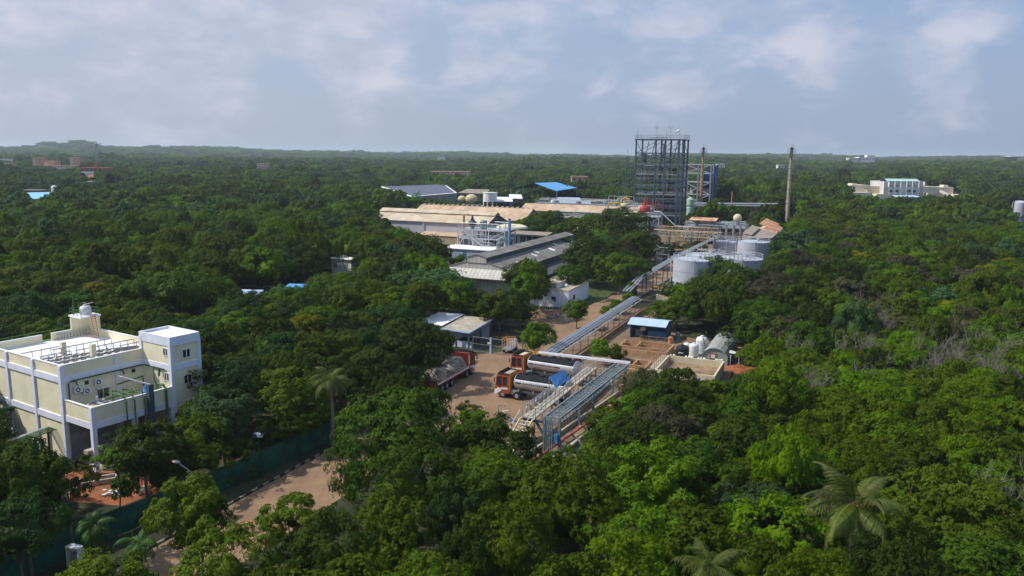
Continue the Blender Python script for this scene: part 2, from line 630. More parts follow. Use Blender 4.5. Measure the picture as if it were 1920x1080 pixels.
kerb('kerb', [pl(-50.45, y) for y in (30, 84)])
kerb('kerb', [pl(-58.2, 141.3), pl(-60.3, 152.1), pl(-52.4, 158.2), pl(-50, 168.2), pl(-49.2, 240)])
kerb('kerb', [pl(-42.4, 116), pl(-42.9, 168), pl(-42.8, 240)])

# ============================================================ the cream building
BO = Vector((-45.72, 77.53, 0))
BT = 1.01
def bpt(u, v, z):
    return Vector((BO.x + u * math.cos(BT) - v * math.sin(BT), BO.y + u * math.sin(BT) + v * math.cos(BT), z))


def cream_building():
    t = thing('plant_building', 'cream rendered building with pale lilac concrete frame and flat white roof, at the left edge', 'building', BO, BT)
    ZR, ZT, ZW = 10.46, 6.91, 12.37
    U, V = 12.0, 15.6
    # walls: panels
    b = MB()
    b.box(0, 0, 0, .18, V, ZR - .05)              # left wall
    b.box(.18, 0, 4.5, U, .18, ZR - .05)          # front wall over the terrace
    b.box(.18, V - .18, 0, 6.2, V, ZR - .05)
    b.box(7.3, V - .18, 0, U, V, ZR - .05)
    b.box(6.2, V - .18, 0, 7.3, V, 9.55)
    b.box(U - .18, .18, 0, U, V - .18, ZR - .05)
    b.box(9.7, V - .181, ZR - .05, U, V, 12.1)    # raised corner under the tank slab
    b.box(U - .181, 13.1, ZR - .05, U, V - .181, 12.1)
    b.build('wall', 'cream', t)
    b = MB()
    b.box(0.18, .18, 9.3, U - .18, V - .18, 9.55)
    b.build('roof', 'white_roof', t)
    b = MB()
    b.prism([(.4, .35), (11.6, .35), (11.6, 5.2), (9.4, 6.2), (.6, 8.4)], 9.552, 9.57)
    b.build('bitumen_sheet', 'bitumen', t)
    b = MB()
    for x0, y0, x1, y1 in ((-.04, -.04, U + .04, .22), (-.04, .22, .22, V + .04), (.22, V - .22, 6.2, V + .04), (7.3, V - .22, 9.7, V + .04), (U - .22, .22, U + .04, 13.1)):
        b.box(x0, y0, ZR - .05, x1, y1, ZR + .04)
    b.build('coping', 'white_paint', t)
    # frame: columns and beams
    for v in (-.15, 5.1, 10.5, 15.3):
        b = MB()
        b.box(-.17, v, 0, .3, v + .45, ZR - .06)
        b.build('column', 'lilac_white', t)
    for u in (5.7,):
        b = MB()
        b.box(u, -.1, 0, u + .5, .3, ZR - .06)
        b.build('column', 'lilac_white', t)
    b = MB()
    for z0, z1 in ((8.65, 9.3), (4.45, 5.1)):
        b.box(-.13, .3, z0, .1, 15.3, z1)
        b.box(.3, -.13, z0, 9.0, .1, z1)
    b.build('beam', 'lilac_white', t)
    # terrace
    te = MB()
    te.box(.12, -5.0, 4.75, 9.0, .0, 5.3)
    te.build('terrace_floor', 'concrete', t)
    b = MB()
    b.box(-.0, -5.09, 5.35, .15, -.15, ZT)
    b.box(.15, -5.09, 5.35, 9.0, -4.94, ZT)
    b.build('parapet', 'cream', t)
    b = MB()
    b.box(-.06, -5.15, ZT, .2, -.15, ZT + .07)
    b.box(.2, -5.15, ZT, 9.0, -4.88, ZT + .07)
    b.build('coping', 'white_paint', t)
    b = MB()
    b.box(-.05, -5.14, 4.7, .2, -.2, 5.35)
    b.box(.2, -5.14, 4.7, 9.0, -4.9, 5.35)
    b.build('beam', 'lilac_white', t)
    for u, v in ((-.1, -5.2), (4.3, -5.16), (8.6, -5.16)):
        b = MB()
        b.box(u, v, 0, u + .45, v + .45, ZT - .02 if u < 0 else 4.7)
        b.build('column', 'lilac_white', t)
    b = MB()
    b.box(1, -4.5, 0, 8.5, -.5, .15)
    b.box(-.6, -4.9, 2.2, 8.4, -4.2, 2.6)
    b.build('plinth', 'concrete', t)
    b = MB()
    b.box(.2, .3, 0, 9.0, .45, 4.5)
    b.build('shade_toned_wall', 'steel_grey', t)  # grey instead of cream: shade under the terrace put into the wall colour
    # stair tower
    b = MB()
    X0, X1, Y0, Y1 = 9.0, 12.6, -5.1, .35
    b.box(X0, Y0, 0, X1, Y1, ZW - .35)
    b.build('stair_tower', 'cream', t)
    b = MB()
    b.box(X0 - .05, Y0 - .05, ZW - .45, X1 + .05, Y0 + .12, ZW)
    b.box(X0 - .05, Y1 - .12, ZW - .45, X1 + .05, Y1 + .05, ZW)
    b.box(X0 - .05, Y0 + .12, ZW - .45, X0 + .12, Y1 - .12, ZW)
    b.box(X1 - .12, Y0 + .12, ZW - .45, X1 + .05, Y1 - .12, ZW)
    b.box(X0 - .07, Y0 - .07, ZW - 1.0, X1 + .07, Y1 + .05, ZW - .47)
    b.box(X0 - .07, Y0 - .07, 8.65, X1 + .07, Y1 + .02, 9.3)
    for x, y in ((X0 - .1, Y0 - .1), (X1 - .35, Y0 - .1), (X0 - .1, Y1 - .4), (X1 - .35, Y1 - .4)):
        b.box(x, y, 0, x + .45, y + .45, ZW - .48)
    b.box(X0 + .34, Y0 - .07, 2.6, X1 - .3, Y0 + .1, 3.2)
    b.build('tower_frame', 'lilac_white', t)
    b = MB()
    b.box(X0 + .12, Y0 + .12, ZW - .36, X1 - .12, Y1 - .12, ZW - .28)
    b.build('tower_roof', 'white_roof', t)
    def window(x0, z0, w_, h_, face, fixed):
        f = MB()
        g = MB()
        if face == 'f':
            f.box(x0 - .07, fixed - .05, z0 - .07, x0 + w_ + .07, fixed + .05, z0)
            f.box(x0 - .07, fixed - .05, z0 + h_, x0 + w_ + .07, fixed + .05, z0 + h_ + .07)
            f.box(x0 - .07, fixed - .05, z0, x0, fixed + .05, z0 + h_)
            f.box(x0 + w_, fixed - .05, z0, x0 + w_ + .07, fixed + .05, z0 + h_)
            f.box(x0 + w_ / 2 - .05, fixed - .05, z0, x0 + w_ / 2 + .05, fixed + .05, z0 + h_)
            g.box(x0, fixed - .02, z0, x0 + w_, fixed + .02, z0 + h_)
        else:
            f.box(fixed - .05, x0 - .07, z0 - .07, fixed + .05, x0 + w_ + .07, z0)
            f.box(fixed - .05, x0 - .07, z0 + h_, fixed + .05, x0 + w_ + .07, z0 + h_ + .07)
            f.box(fixed - .05, x0 - .07, z0, fixed + .05, x0, z0 + h_)
            f.box(fixed - .05, x0 + w_, z0, fixed + .05, x0 + w_ + .07, z0 + h_)
            f.box(fixed - .05, x0 + w_ / 2 - .05, z0, fixed + .05, x0 + w_ / 2 + .05, z0 + h_)
            g.box(fixed - .02, x0, z0, fixed + .02, x0 + w_, z0 + h_)
        o = f.build('window', 'white_paint', t)
        g.build('pane', 'glass', o)
    for z in (9.85, 6.95, 4.1):
        window(10.45, z, .85, .85, 'f', Y0 - .02)
    window(-4.6, 10.3, .7, .75, 's', X0 - .02)
    window(-4.6, 7.5, .7, .8, 's', X0 - .02)
    window(3.6, 6.1, 1.25, 1.0, 'f', -.02)
    b = MB()
    b.box(3.4, -.5, 7.2, 5.1, .0, 7.26)
    b.build('window_shade', 'white_paint', t)
    for u, z in ((2.35, 7.9), (7.6, 8.0)):
        b = MB()
        b.box(u, -.04, z, u + .4, .02, z + .4)
        b.build('vent_opening', 'dark', t)
    # corner slab with rails
    b = MB()
    b.box(9.6, 13.0, 12.1, 12.1, 15.7, 12.3)
    b.build('tank_slab', 'white_roof', t)
    b = MB()
    rail(b, [(9.7, 13.1, 12.3), (9.7, 15.6, 12.3), (12.0, 15.6, 12.3), (12.0, 13.1, 12.3)], .8, .025, .8)
    b.bar((9.9, 15.0, 12.3), (9.9, 15.0, 14.6), .06)
    b.build('railing', 'green_pipe', t)
    b = MB()
    for u in (11.0, 11.5):
        b.bar((u - .1, 12.6, 9.6), (u - .2, 12.95, 12.5), .06)
    for i in range(9):
        z = 9.8 + i * .3
        f_ = (z - 9.6) / 2.9
        b.bar((10.9 - .1 * f_, 12.6 + .35 * f_, z), (11.4 - .1 * f_, 12.6 + .35 * f_, z), .05)
    b.build('ladder', 'ladder_orange', t)
    # back stair rail outside the rear parapet
    b = MB()
    rail(b, [(-1, 16.6, 9.6), (9.3, 16.6, 9.6)], 1.0, .03, 1.3)
    b.box(-1, 15.65, 9.3, 9.3, 16.7, 9.55)
    b.build('rear_walkway', 'green_pipe', t)
    # roof stub posts
    for u, v in ((4.3, 7.6), (5.6, 4.0)):
        b = MB()
        b.box(u, v, 9.56, u + .5, v + .5, 11.0)
        b.build('roof_post', 'cream', t)
    b = MB()
    b.box(9.9, 1.0, 9.56, 10.0, 1.1, 9.6)
    # pale walk strips over the bitumen
    s = MB()
    for v in (3.4, 5.0, 6.5):
        s.box(.7, v, 9.572, 10.4 - v * .3, v + .28, 9.59)
        for k in range(9):
            u = 1.0 + k * .95
            s.box(u, v - .06, 9.59, u + .25, v + .34, 9.68)
    s.build('walk_strip', 'white_paint', t)
    # roof cable trays on legs
    for i, (u0, u1, v) in enumerate(((.6, 4.6, 8.6), (3.4, 10.0, 7.6), (4.6, 11.3, 5.2), (1.0, 4.2, 5.6), (8.6, 11.4, 3.4))):
        b = MB()
        b.bar((u0, v, 10.35), (u1, v, 10.35), .08, .05)
        b.bar((u0, v + .35, 10.35), (u1, v + .35, 10.35), .08, .05)
        n = int((u1 - u0) / .8)
        for k in range(n + 1):
            u = u0 + (u1 - u0) * k / n
            b.bar((u, v, 9.56), (u, v, 10.35), .06)
            b.bar((u, v, 10.35), (u, v + .35, 10.35), .05)
        b.build('cable_tray', 'steel_grey', t)
    # grille leaning on the rear parapet
    b = MB()
    b.bar((7.8, 15.2, 10.25), (11.6, 14.9, 10.25), .1)
    for k in range(10):
        u = 7.9 + k * .38
        b.bar((u, 15.15, 9.6), (u, 15.2, 10.25), .05)
    b.build('rail_frame', 'steel_grey', t)
    # pipes on the front wall
    b = MB()
    b.tube([(.55, -.25, 5.3), (.55, -.25, 8.5), (.9, -.3, 8.72), (8.6, -.3, 8.72), (8.85, -.5, 8.72), (8.85, -4.0, 8.72)], .07, 6)
    b.tube([(.95, -.3, 8.7), (1.2, -.5, 8.6), (1.3, -.5, 8.2)], .07, 6)
    b.tube([(6.0, -.3, 8.7), (6.25, -.45, 8.65), (6.4, -.5, 8.2)], .07, 6)
    b.tube([(8.8, -2.2, 8.7), (8.7, -2.3, 7.5), (8.75, -2.6, 6.6)], .05, 6)
    b.tube([(8.8, -3.2, 8.7), (8.7, -3.3, 7.9)], .09, 6)
    b.build('wall_pipe', 'dark_green', t)
    return t


cream_building()

ac = thing('air_conditioner', 'white outdoor air conditioning unit on the cream wall, leftmost of the three', 'air conditioner', bpt(1.05, 0, 7.35), BT, 'air conditioning units on the cream wall')
b = MB(); b.box(0, -.38, 0, .85, -.03, .62); b.build('casing', 'white_plastic', ac)
b = MB()
b.v = []; 
for k in range(18):
    a0, a1 = 2 * math.pi * k / 18, 2 * math.pi * (k + 1) / 18
    b._add([(.36 + .24 * math.cos(a0), -.39, .31 + .24 * math.sin(a0)), (.36 + .24 * math.cos(a1), -.39, .31 + .24 * math.sin(a1)), (.36 + .13 * math.cos(a1), -.39, .31 + .13 * math.sin(a1)), (.36 + .13 * math.cos(a0), -.39, .31 + .13 * math.sin(a0))], [(0, 1, 2, 3)])
b.build('fan_grille', 'dark', ac)
for x_ in (.1, .75):
    b = MB(); b.bar((x_, 0, -.03), (x_, -.4, -.03), .05); b.build('bracket', 'steel_grey', ac)
for (u, z, l) in ((2.0, 7.0, 'white outdoor air conditioning unit set lowest, middle of the three on the cream wall'), (3.25, 7.65, 'white outdoor air conditioning unit set highest, rightmost of the three on the cream wall')):
    c = copy_tree(ac); c.location = bpt(u, 0, z); c['label'] = l

# terrace equipment
t = thing('settling_vat', 'round grey concrete vat in the corner of the terrace with pipes over it', 'vat', bpt(1.9, -3.2, 5.3), BT)
b = MB(); b.lathe([(1.0, 0), (1.0, 1.1), (1.12, 1.15), (1.12, 1.3), (.95, 1.3), (.9, 1.2)], n=28); b.build('shell', 'stone', t)
b = MB(); b.box(-.2, -.9, 1.32, .1, .9, 1.42); b.tube([(.0, .3, 1.3), (0, .3, 2.0)], .12); b.box(.4, -.3, 1.3, .8, .2, 1.6); b.build('mixer', 'steel_light', t)
t = thing('pipework', 'bent green pipes looping over the terrace parapet', 'pipes', bpt(3.3, -3.4, 5.3), BT)
b = MB()
for k in range(3):
    x = k * .8 + .11 * k * k
    b.tube([(x, 1.6, .1), (x, 1.6, 1.9 - k * .1), (x + .1, .4, 2.0 - k * .1), (x + .2, -1.5, 1.95 - .1 * k), (x + .2, -1.95, 1.5), (x + .2, -1.95, -2.2)], .075, 7)
b.tube([(-1.2, .2, .1), (-1.2, .2, 1.4), (-.9, -.1, 1.65), (2.6, -.1, 1.7), (2.6, .8, 1.7)], .1, 7)
b.tube([(1.6, 1.8, 2.3), (4.6, 1.9, 2.5), (4.7, 1.9, .1)], .1, 7)
b.build('pipe', 'green_pipe', t)
t = thing('pipework', 'thick green pipe hooked over the terrace parapet beside the stair tower', 'pipes', bpt(8.0, -4.4, 5.3), BT)
b = MB(); b.tube([(0, .6, .1), (0, .6, 1.6), (.05, .3, 2.0), (.1, -.4, 2.0), (.1, -.85, 1.6), (.1, -.85, -1.2)], .14, 9); b.build('pipe', 'green_pipe', t)
t = thing('pump', 'bright blue motor pump standing on the terrace by the stair tower', 'pump', bpt(7.2, -3.1, 5.3), BT)
b = MB(); b.lathe([(.42, .3), (.45, .5), (.45, 1.3), (.3, 1.5), (.25, 1.8), (.05, 1.85)], n=18); b.lathe([(.58, .75), (.58, .95)], n=18); b.build('housing', 'blue_plastic', t)
b = MB(); b.box(-.4, -.4, 0, .4, .4, .3); b.build('base', 'steel_grey', t)
t = thing('pipe_rack', 'grey steel post with pale cable trays in front of the terrace', 'pipe rack', bpt(6.0, -5.6, 0), BT)
b = MB(); b.box(-.25, -.25, 0, .3, .25, 8.0); b.build('post', 'steel_blue', t)
b = MB()
for o_ in (0, .5):
    b.bar((0, -.1 + o_, 8.0), (-1.2, 2.8 + o_, 8.6), .12); b.bar((0, .15 + o_, 8.0), (-1.2, 3.0 + o_, 8.6), .12)
for k in range(8):
    f_ = k / 7
    b.bar((-1.2 * f_, -.1 + 2.9 * f_, 8 + .6 * f_), (-1.2 * f_, .65 + 2.9 * f_, 8 + .6 * f_), .06)
b.build('cable_tray', 'steel_light', t)
t = thing('water_tank', 'small white ribbed water tank on the roof slab of the cream building', 'water tank', bpt(10.9, 14.2, 12.3), BT)
b = MB(); b.lathe([(.62, 0), (.66, .15), (.62, .3), (.66, .45), (.62, .6), (.66, .75), (.62, .9), (.5, 1.05), (.2, 1.12), (.2, 1.2)], n=22); b.build('shell', 'white_plastic', t)
b = MB(); b.bar((-.3, 0, 1.25), (.9, -.3, 1.45), .06); b.bar((.6, 0, 1.2), (-.1, .2, 1.5), .06); b.build('pipe', 'white_plastic', t)
# green pipe rack arriving from the left edge
t = thing('pipe_rack', 'low green pipe rack running to the cream building from the bottom left', 'pipe rack', at(118, 800, 3.4), 0)
p0, p1 = Vector((0, 0, 0)), at(15, 838, 3.4) - at(118, 800, 3.4)
b = MB()
sd_ = Vector((p1.y, -p1.x, 0)).normalized()
for k, (m_, r_) in enumerate(((0, .09), (0, .07), (0, .08), (0, .06))):
    b.tube([p0 + sd_ * k * .33, p1 + sd_ * k * .33], r_ * .7, 6)
b.build('pipe', 'green_pipe', t)
b = MB()
b.tube([p0 + sd_ * 1.3, p1 + sd_ * 1.3], .09, 6)
b.tube([p0 + sd_ * 1.55, p1 + sd_ * 1.55], .07, 6)
b.build('pipe', 'silver', t)
b = MB()
for f_ in (.1, .5, .9):
    c = p0.lerp(p1, f_)
    b.bar(c + sd_ * -.2 - Vector((0, 0, .15)), c + sd_ * 1.8 - Vector((0, 0, .15)), .15)
    b.bar(c + sd_ * .2 - Vector((0, 0, .15)), c + sd_ * .2 - Vector((0, 0, 3.4)), .18)
    b.bar(c + sd_ * 1.4 - Vector((0, 0, .15)), c + sd_ * 1.4 - Vector((0, 0, 3.4)), .18)
b.build('support', 'dark_green', t)
t = thing('pipework', 'tangle of green pipes and a dark steel post at the left edge beside the building', 'pipes', at(20, 835, 0), .6)
b = MB()
for k in range(4):
    b.tube([(-2.5, -.3 + k * .25, 4.4 - k * .25), (.7, -.3 + k * .25, 4.4 - k * .25), (.95, -.3 + k * .25, 4.1 - k * .25), (.95, -.3 + k * .25, 2.6)], .1, 7)
b.build('pipe', 'green_pipe', t)
b = MB(); b.box(-.2, -.2, 0, .2, .2, 4); b.box(-2.6, -.25, 3.2, .3, .7, 3.35); b.build('post', 'steel_grey', t)
b = MB(); b.box(-1.6, -.4, 2.2, -.7, .1, 3.1); b.build('control_box', 'ladder_orange', t)
# debris at the red excavation
def slabs(name, label, cat, px, py, m, n, sp, s0, group=None):
    t = thing(name, label, cat, at(px, py), .3, group)
    rr = random.Random(px)
    b = MB()
    for k in range(n):
        x, y = rr.uniform(-sp, sp), rr.uniform(-sp * .5, sp * .5)
        a = rr.uniform(0, 3)
        l = rr.uniform(.5, 1) * s0
        c, s_ = math.cos(a), math.sin(a)
        z = rr.uniform(0, .3)
        b.prism([(x + (i * c - j * s_) * l, y + (i * s_ + j * c) * l * .7) for i, j in ((-.5, -.5), (.6, -.45), (.5, .5), (-.4, .55))], z, z + .06 + rr.uniform(0, .12))
    b.build('rubble', m, t)
    return t
slabs('rubble_pile', 'white broken sheets and sacks lying on the red soil beside the green fence', 'rubble', 238, 925, 'white_paint', 22, 2.0, .55)
slabs('rubble_pile', 'grey stone blocks stacked on the red soil under the feathery tree at the left', 'rubble', 100, 930, 'stone', 30, 2.2, .6)
t = thing('concrete_trough', 'low concrete channel wall crossing the red soil below the cream building', 'trough', at(165, 912), .5)
b = MB(); b.box(-2.6, -.2, 0, 2.6, 0, .5); b.box(-2.6, .9, 0, 2.6, 1.1, .5); b.box(2.4, -.2, .0, 2.6, 1.1, .5); b.build('wall', 'stone', t)

# ============================================================ green mesh fence, hedge, lamps
fp = [pl(-55.6, 30), pl(-55.0, 42.2), pl(-53.7, 49.7), pl(-52.6, 59.1), pl(-51.8, 69.9), pl(-51.6, 84)]
t = thing('mesh_fence', 'long dark green netting fence along the left side of the road', 'fence', fp[0])
b = MB()
for p, q in zip(fp[:-1], fp[1:]):
    n = max(2, int((q - p).length / .6))
    for i in range(n):
        a, c = p.lerp(q, i / n) - fp[0], p.lerp(q, (i + 1) / n) - fp[0]
        oa, oc = .06 * math.sin(i * 1.7), .06 * math.sin((i + 1) * 1.7)
        if i == 0: oa = 0
        if i == n - 1: oc = 0
        A0, A1 = a + Vector((oa, 0, .05)), a + Vector((0, 0, 2.4))
        C0, C1 = c + Vector((oc, 0, .05)), c + Vector((0, 0, 2.4))
        dn = Vector((.02, .0, 0))
        b._add([A0, C0, C1, A1], [(0, 1, 2, 3)])
b.build('net', 'mesh_green', t)
b = MB()
for p, q in zip(fp[:-1], fp[1:]):
    n = max(1, int((q - p).length / 2.5))
    for i in range(n):
        a = p.lerp(q, i / n) - fp[0]
        b.bar(a + Vector((-.08, 0, 0)), a + Vector((-.08, 0, 2.5)), .07)
    b.bar(p - fp[0] + Vector((-.05, 0, 2.44)), q - fp[0] + Vector((-.05, 0, 2.44)), .05)
b.build('fence_frame', 'dark_green', t)

def street_lamp(px, pyb, hz, d2, label, arm=1.7, m='lamp_pink', group='street lamps along the road'):
    """lamp with head reaching towards d2 (angle)"""
    p = at(px, pyb)
    t = thing('street_lamp', label, 'street lamp', p, d2, group)
    b = MB(); b.tube([(0, 0, 0), (0, 0, hz)], .07, 8, .05); b.build('pole', 'galv', t)
    b = MB(); b.tube([(0, 0, hz), (.4, 0, hz + .35), (arm, 0, hz + .9)], .035, 6); b.build('arm', 'galv', t)
    b = MB()
    b.ball((0, 0, 0), 1, 12, 1)
    me_v = [(arm + .35 + x * .42, y * .2, hz + 1.0 + z * .12) for x, y, z in b.v]
    b.v = me_v
    b.build('lamp_head', m, t, True)
    return t
p = at(365, 893, 4.0)
q = proj((p.x, p.y, 0))
street_lamp(q[0], q[1], 4.0, R(158), 'street lamp with pinkish head leaning out over the green fence')
p = at(720, 727, 4.0); q = proj((p.x, p.y, 0))
street_lamp(q[0], q[1], 4.0, R(160), 'street lamp among the trees beside the truck yard', 1.8)
p = at(1183, 492, 6.5); q = proj((p.x, p.y, 0))
street_lamp(q[0], q[1], 6.3, R(165), 'tall street lamp beside the road bend near the cable tray ramp', 1.9, 'galv')
t = thing('solar_lamp', 'green solar lamp post with small flat panel beside the netting fence', 'solar lamp', at(487, 872))
b = MB(); b.bar((0, 0, 0), (0, 0, 3.2), .09); b.build('pole', 'green_pipe', t)
b = MB(); b.slab([(-.55, -.35, 3.15), (.55, -.35, 3.15), (.55, .35, 3.45), (-.55, .35, 3.45)], .05); b.build('panel', 'solar', t)
b = MB(); b.box(-.35, -.1, 2.2, 0, .1, 2.45); b.build('lamp_head', 'green_pipe', t)
t = thing('safety_barrier', 'small orange barrier frame standing on the road edge', 'barrier', at(462, 1000), .6)
b = MB(); b.bar((-.5, 0, 0), (-.5, 0, .9), .09); b.bar((.5, 0, 0), (.5, 0, .9), .09); b.bar((-.6, 0, .9), (.6, 0, .9), .14); b.bar((-.6, 0, .45), (.6, 0, .45), .1); b.build('frame', 'ladder_orange', t)
t = thing('pump_cabinet', 'white cabinet with dark opening at the foot of the green netting fence', 'cabinet', at(143, 1062), -.3)
b = MB(); b.box(-.6, -.3, 0, -.5, .3, 1.6); b.box(.5, -.3, 0, .6, .3, 1.6); b.box(-.5, .2, 0, .5, .3, 1.6); b.box(-.62, -.32, 1.6, .62, .32, 1.7); b.build('casing', 'white_paint', t)
b = MB(); b.box(-.3, -.1, .1, .3, .19, 1.1); b.build('pump_body', 'steel_grey', t)

# ============================================================ vehicles
def wheels(t, xs, w_, r, name='wheel'):
    for x in xs:
        for s in (-1, 1):
            b = MB()
            n = 20
            y0, y1 = s * (w_ - .32), s * w_
            b.tube([(x, y0, r), (x, y1, r)], r, n)
            o = b.build(name, 'tyre', t)
            b = MB()
            b.tube([(x, s * (w_ - .02), r), (x, s * (w_ + .03), r)], r * .5, 12)
            b.build('rim', 'steel_grey', o)


def cab(t, L0, L1, wd, h, body, back, roofm):
    """cab between x = L0 (front) and L1 with front facing +x = L0 > L1"""
    # side outline in x,z
    prof = [(L0, .55), (L0, 1.35), (L0 - .25, h - .25), (L0 - .4, h), (L1, h), (L1, .95), (L1 + .1, .95)]
    b = MB()
    lo = [(L0 + .02, .55), (L0 + .02, 1.45), (L1, 1.45), (L1, .62)]
    b.extr(lo, 1, -wd, wd)
    up = [(L0 - .04, 1.45), (L0 - .22, h), (L1, h), (L1, 1.45)]
    # upper cab as four pillars and a roof so that the windows are real openings
    b.extr([(L0 - .22, h - .22), (L0 - .26, h), (L1, h), (L1, h - .22)], 1, -wd, wd)
    for s in (-1, 1):
        y0, y1 = s * wd, s * (wd - .09)
        b.bar((L0 - .04, s * (wd - .05), 1.45), (L0 - .2, s * (wd - .05), h - .2), .12)
        b.bar((L0 - .95, s * (wd - .05), 1.45), (L0 - .95, s * (wd - .05), h - .2), .12)
        b.box(L1, y0, 1.45, L1 + .28, y1, h - .2)
    o = b.build('cab', body, t)
    g = MB()
    g._add([(L0 - .02, -wd + .1, 1.45), (L0 - .02, wd - .1, 1.45), (L0 - .19, wd - .1, h - .22), (L0 - .19, -wd + .1, h - .22)], [(0, 1, 2, 3)])
    for s in (-1, 1):
        y = s * (wd - .05)
        g._add([(L0 - .1, y, 1.47), (L1 + .2, y, 1.47), (L1 + .2, y, h - .22), (L0 - .22, y, h - .22)], [(0, 1, 2, 3)])
    g.build('window', 'glass', o)
    b = MB()
    b.box(L1 - .14, -wd - .04, .9, L1 - .01, wd + .04, h + .28)
    for k in range(5):
        y = -wd + .15 + k * (2 * wd - .3) / 4
        b.box(L1 - .18, y - .03, .95, L1 - .13, y + .03, h + .2)
    b.build('headboard', back, t)
    b = MB()
    b.box(L0 - .9, -wd + .1, h + .01, L1 - .0, wd - .1, h + .07)
    b.build('roof_panel', roofm, t)
    b = MB()
    b.extr([(L0 - .15, h - .02), (L0 - .55, h + .38), (L0 - .62, h + .38), (L0 - .62, h - .0)], 1, -wd + .02, wd - .02)
    for s in (-1, 1):
        b.box(L0 - .6, s * wd, h + .0, L1, s * (wd - .06), h + .22)
    b.build('sun_visor', 'dark', t)
    b = MB()
    b.box(L0 - .05, -wd - .02, .4, L0 + .12, wd + .02, .95)
    for s in (-1, 1):
        b.extr([(L0 - .05, .42), (L0 - .05, .95), (L0 - .3, 1.2), (L1 + .2, 1.3), (L1 + .2, 1.1), (L0 - .75, 1.05), (L0 - .85, .9)], 1, s * (wd + .03), s * (wd - .02))
    b.build('bumper', 'white_paint', t)
    for s in (-1, 1):
        b = MB(); b.box(L0 + .1, s * (wd - .15), .6, L0 + .15, s * (wd - .45), .8); b.build('headlight', 'silver', t)
    for s in (-1, 1):
        b = MB(); b.bar((L0 - .1, s * wd, h - .4), (L0 + .05, s * (wd + .25), h - .45), .04); b.box(L0 + .0, s * (wd + .2), h - .85, L0 + .06, s * (wd + .36), h - .4); b.build('mirror', 'dark', t)
    return o


def tanker(label, back, body='cab_orange', roofm='concrete'):
    t = thing('tanker_truck', label, 'tanker truck', (0, 0, 0), 0, 'tanker trucks parked at the loading platform')
    cab(t, 0, -1.9, 1.2, 2.75, body, back, roofm)
    # tank: oval barrel, black above, silver below
    def barrel(a0, a1, x0, x1, mm, name, rr=1.0):
        b = MB()
        n = 14
        rings = [(x0, .86), (x0 - .12, 1.0), (x1 + .12, 1.0), (x1, .86)]
        vs = []
        for x, k in rings:
            for i in range(n + 1):
                a = a0 + (a1 - a0) * i / n
                vs.append((x, math.cos(a) * 1.2 * k * rr, 2.0 + math.sin(a) * .88 * k * rr))
        fs = [(j * (n + 1) + i, j * (n + 1) + i + 1, (j + 1) * (n + 1) + i + 1, (j + 1) * (n + 1) + i) for j in range(3) for i in range(n)]
        b._add(vs, fs)
        return b.build(name, mm, t, True)
    b = MB()
    vs = []
    n = 28
    for x, k in ((-2.38, .80), (-2.4, .84), (-2.52, .985), (-9.2, .985), (-9.32, .84), (-9.34, .8)):
        vs += [(x, math.cos(2 * math.pi * i / n) * 1.2 * k, 2.0 + math.sin(2 * math.pi * i / n) * .88 * k) for i in range(n)]
    fs = [(j * n + i, j * n + (i + 1) % n, (j + 1) * n + (i + 1) % n, (j + 1) * n + i) for j in range(5) for i in range(n)]
    fs += [tuple(range(n)), tuple(range(5 * n, 6 * n))]
    b._add(vs, fs)
    tk = b.build('tank', 'silver', t, True)
    barrel(R(28), R(152), -2.45, -9.27, 'tank_black', 'tank_top')
    b = MB()
    for x in (-3.6, -5.8, -8.0):
        b.lathe([(.32, 2.86), (.32, 3.02), (.2, 3.06)], x, 0, 14)
    b.box(-9, -.25, 2.86, -2.8, .25, 2.9)
    b.build('hatch', 'tank_black', tk)
    # dark bands and lettering blocks along the tank side (too small to read)
    b = MB()
    for s in (-1, 1):
        for x0, x1 in ((-2.7, -3.5), (-6.4, -7.3)):
            b._add([(x0, s * 1.19, 2.12), (x1, s * 1.19, 2.12), (x1, s * 1.195, 1.97), (x0, s * 1.195, 1.97)], [(0, 1, 2, 3)])
        rr = random.Random(5)
        x = -3.7
        while x > -6.2:
            w_ = rr.uniform(.1, .2)
            b._add([(x, s * 1.19, 2.12), (x - w_, s * 1.19, 2.12), (x - w_, s * 1.195, 1.97), (x, s * 1.195, 1.97)], [(0, 1, 2, 3)])
            x -= w_ + .1
    b.build('side_marking', 'dark', tk)
    b = MB()
    b.box(-.4, -.5, .75, -9.3, .5, 1.0)
    for x in (-3, -5, -7, -9):
        b.box(x, -1.1, .98, x - .15, 1.1, 1.25)
    b.box(-2.0, .55, .6, -2.9, 1.1, 1.1)
    b.box(-2.0, -1.1, .6, -2.9, -.55, 1.1)
    b.box(-9.35, -1.2, .55, -9.45, 1.2, .75)
    b.build('chassis', 'steel_grey', t)
    wheels(t, (-.95, -2.9, -7.0, -8.3), 1.17, .5)
    return t


HD = PA + R(180) + R(-3)
a = at(929, 743, 0)
t1 = tanker('orange cabbed tanker truck with black topped silver tank, nearest to the camera', 'cab_yellow')
t1.location = a + Vector((.6, .9, 0)); t1.rotation_euler.z = HD; t1.scale = (1.08, 1.14, 1.17)
t2 = tanker('orange tanker truck with yellow roof panel parked behind the nearest tanker', 'cab_yellow', roofm='beige')
t2.location = at(959, 704, 0) + Vector((.5, .6, 0)); t2.rotation_euler.z = HD + R(-2); t2.scale = (1.08, 1.14, 1.17)


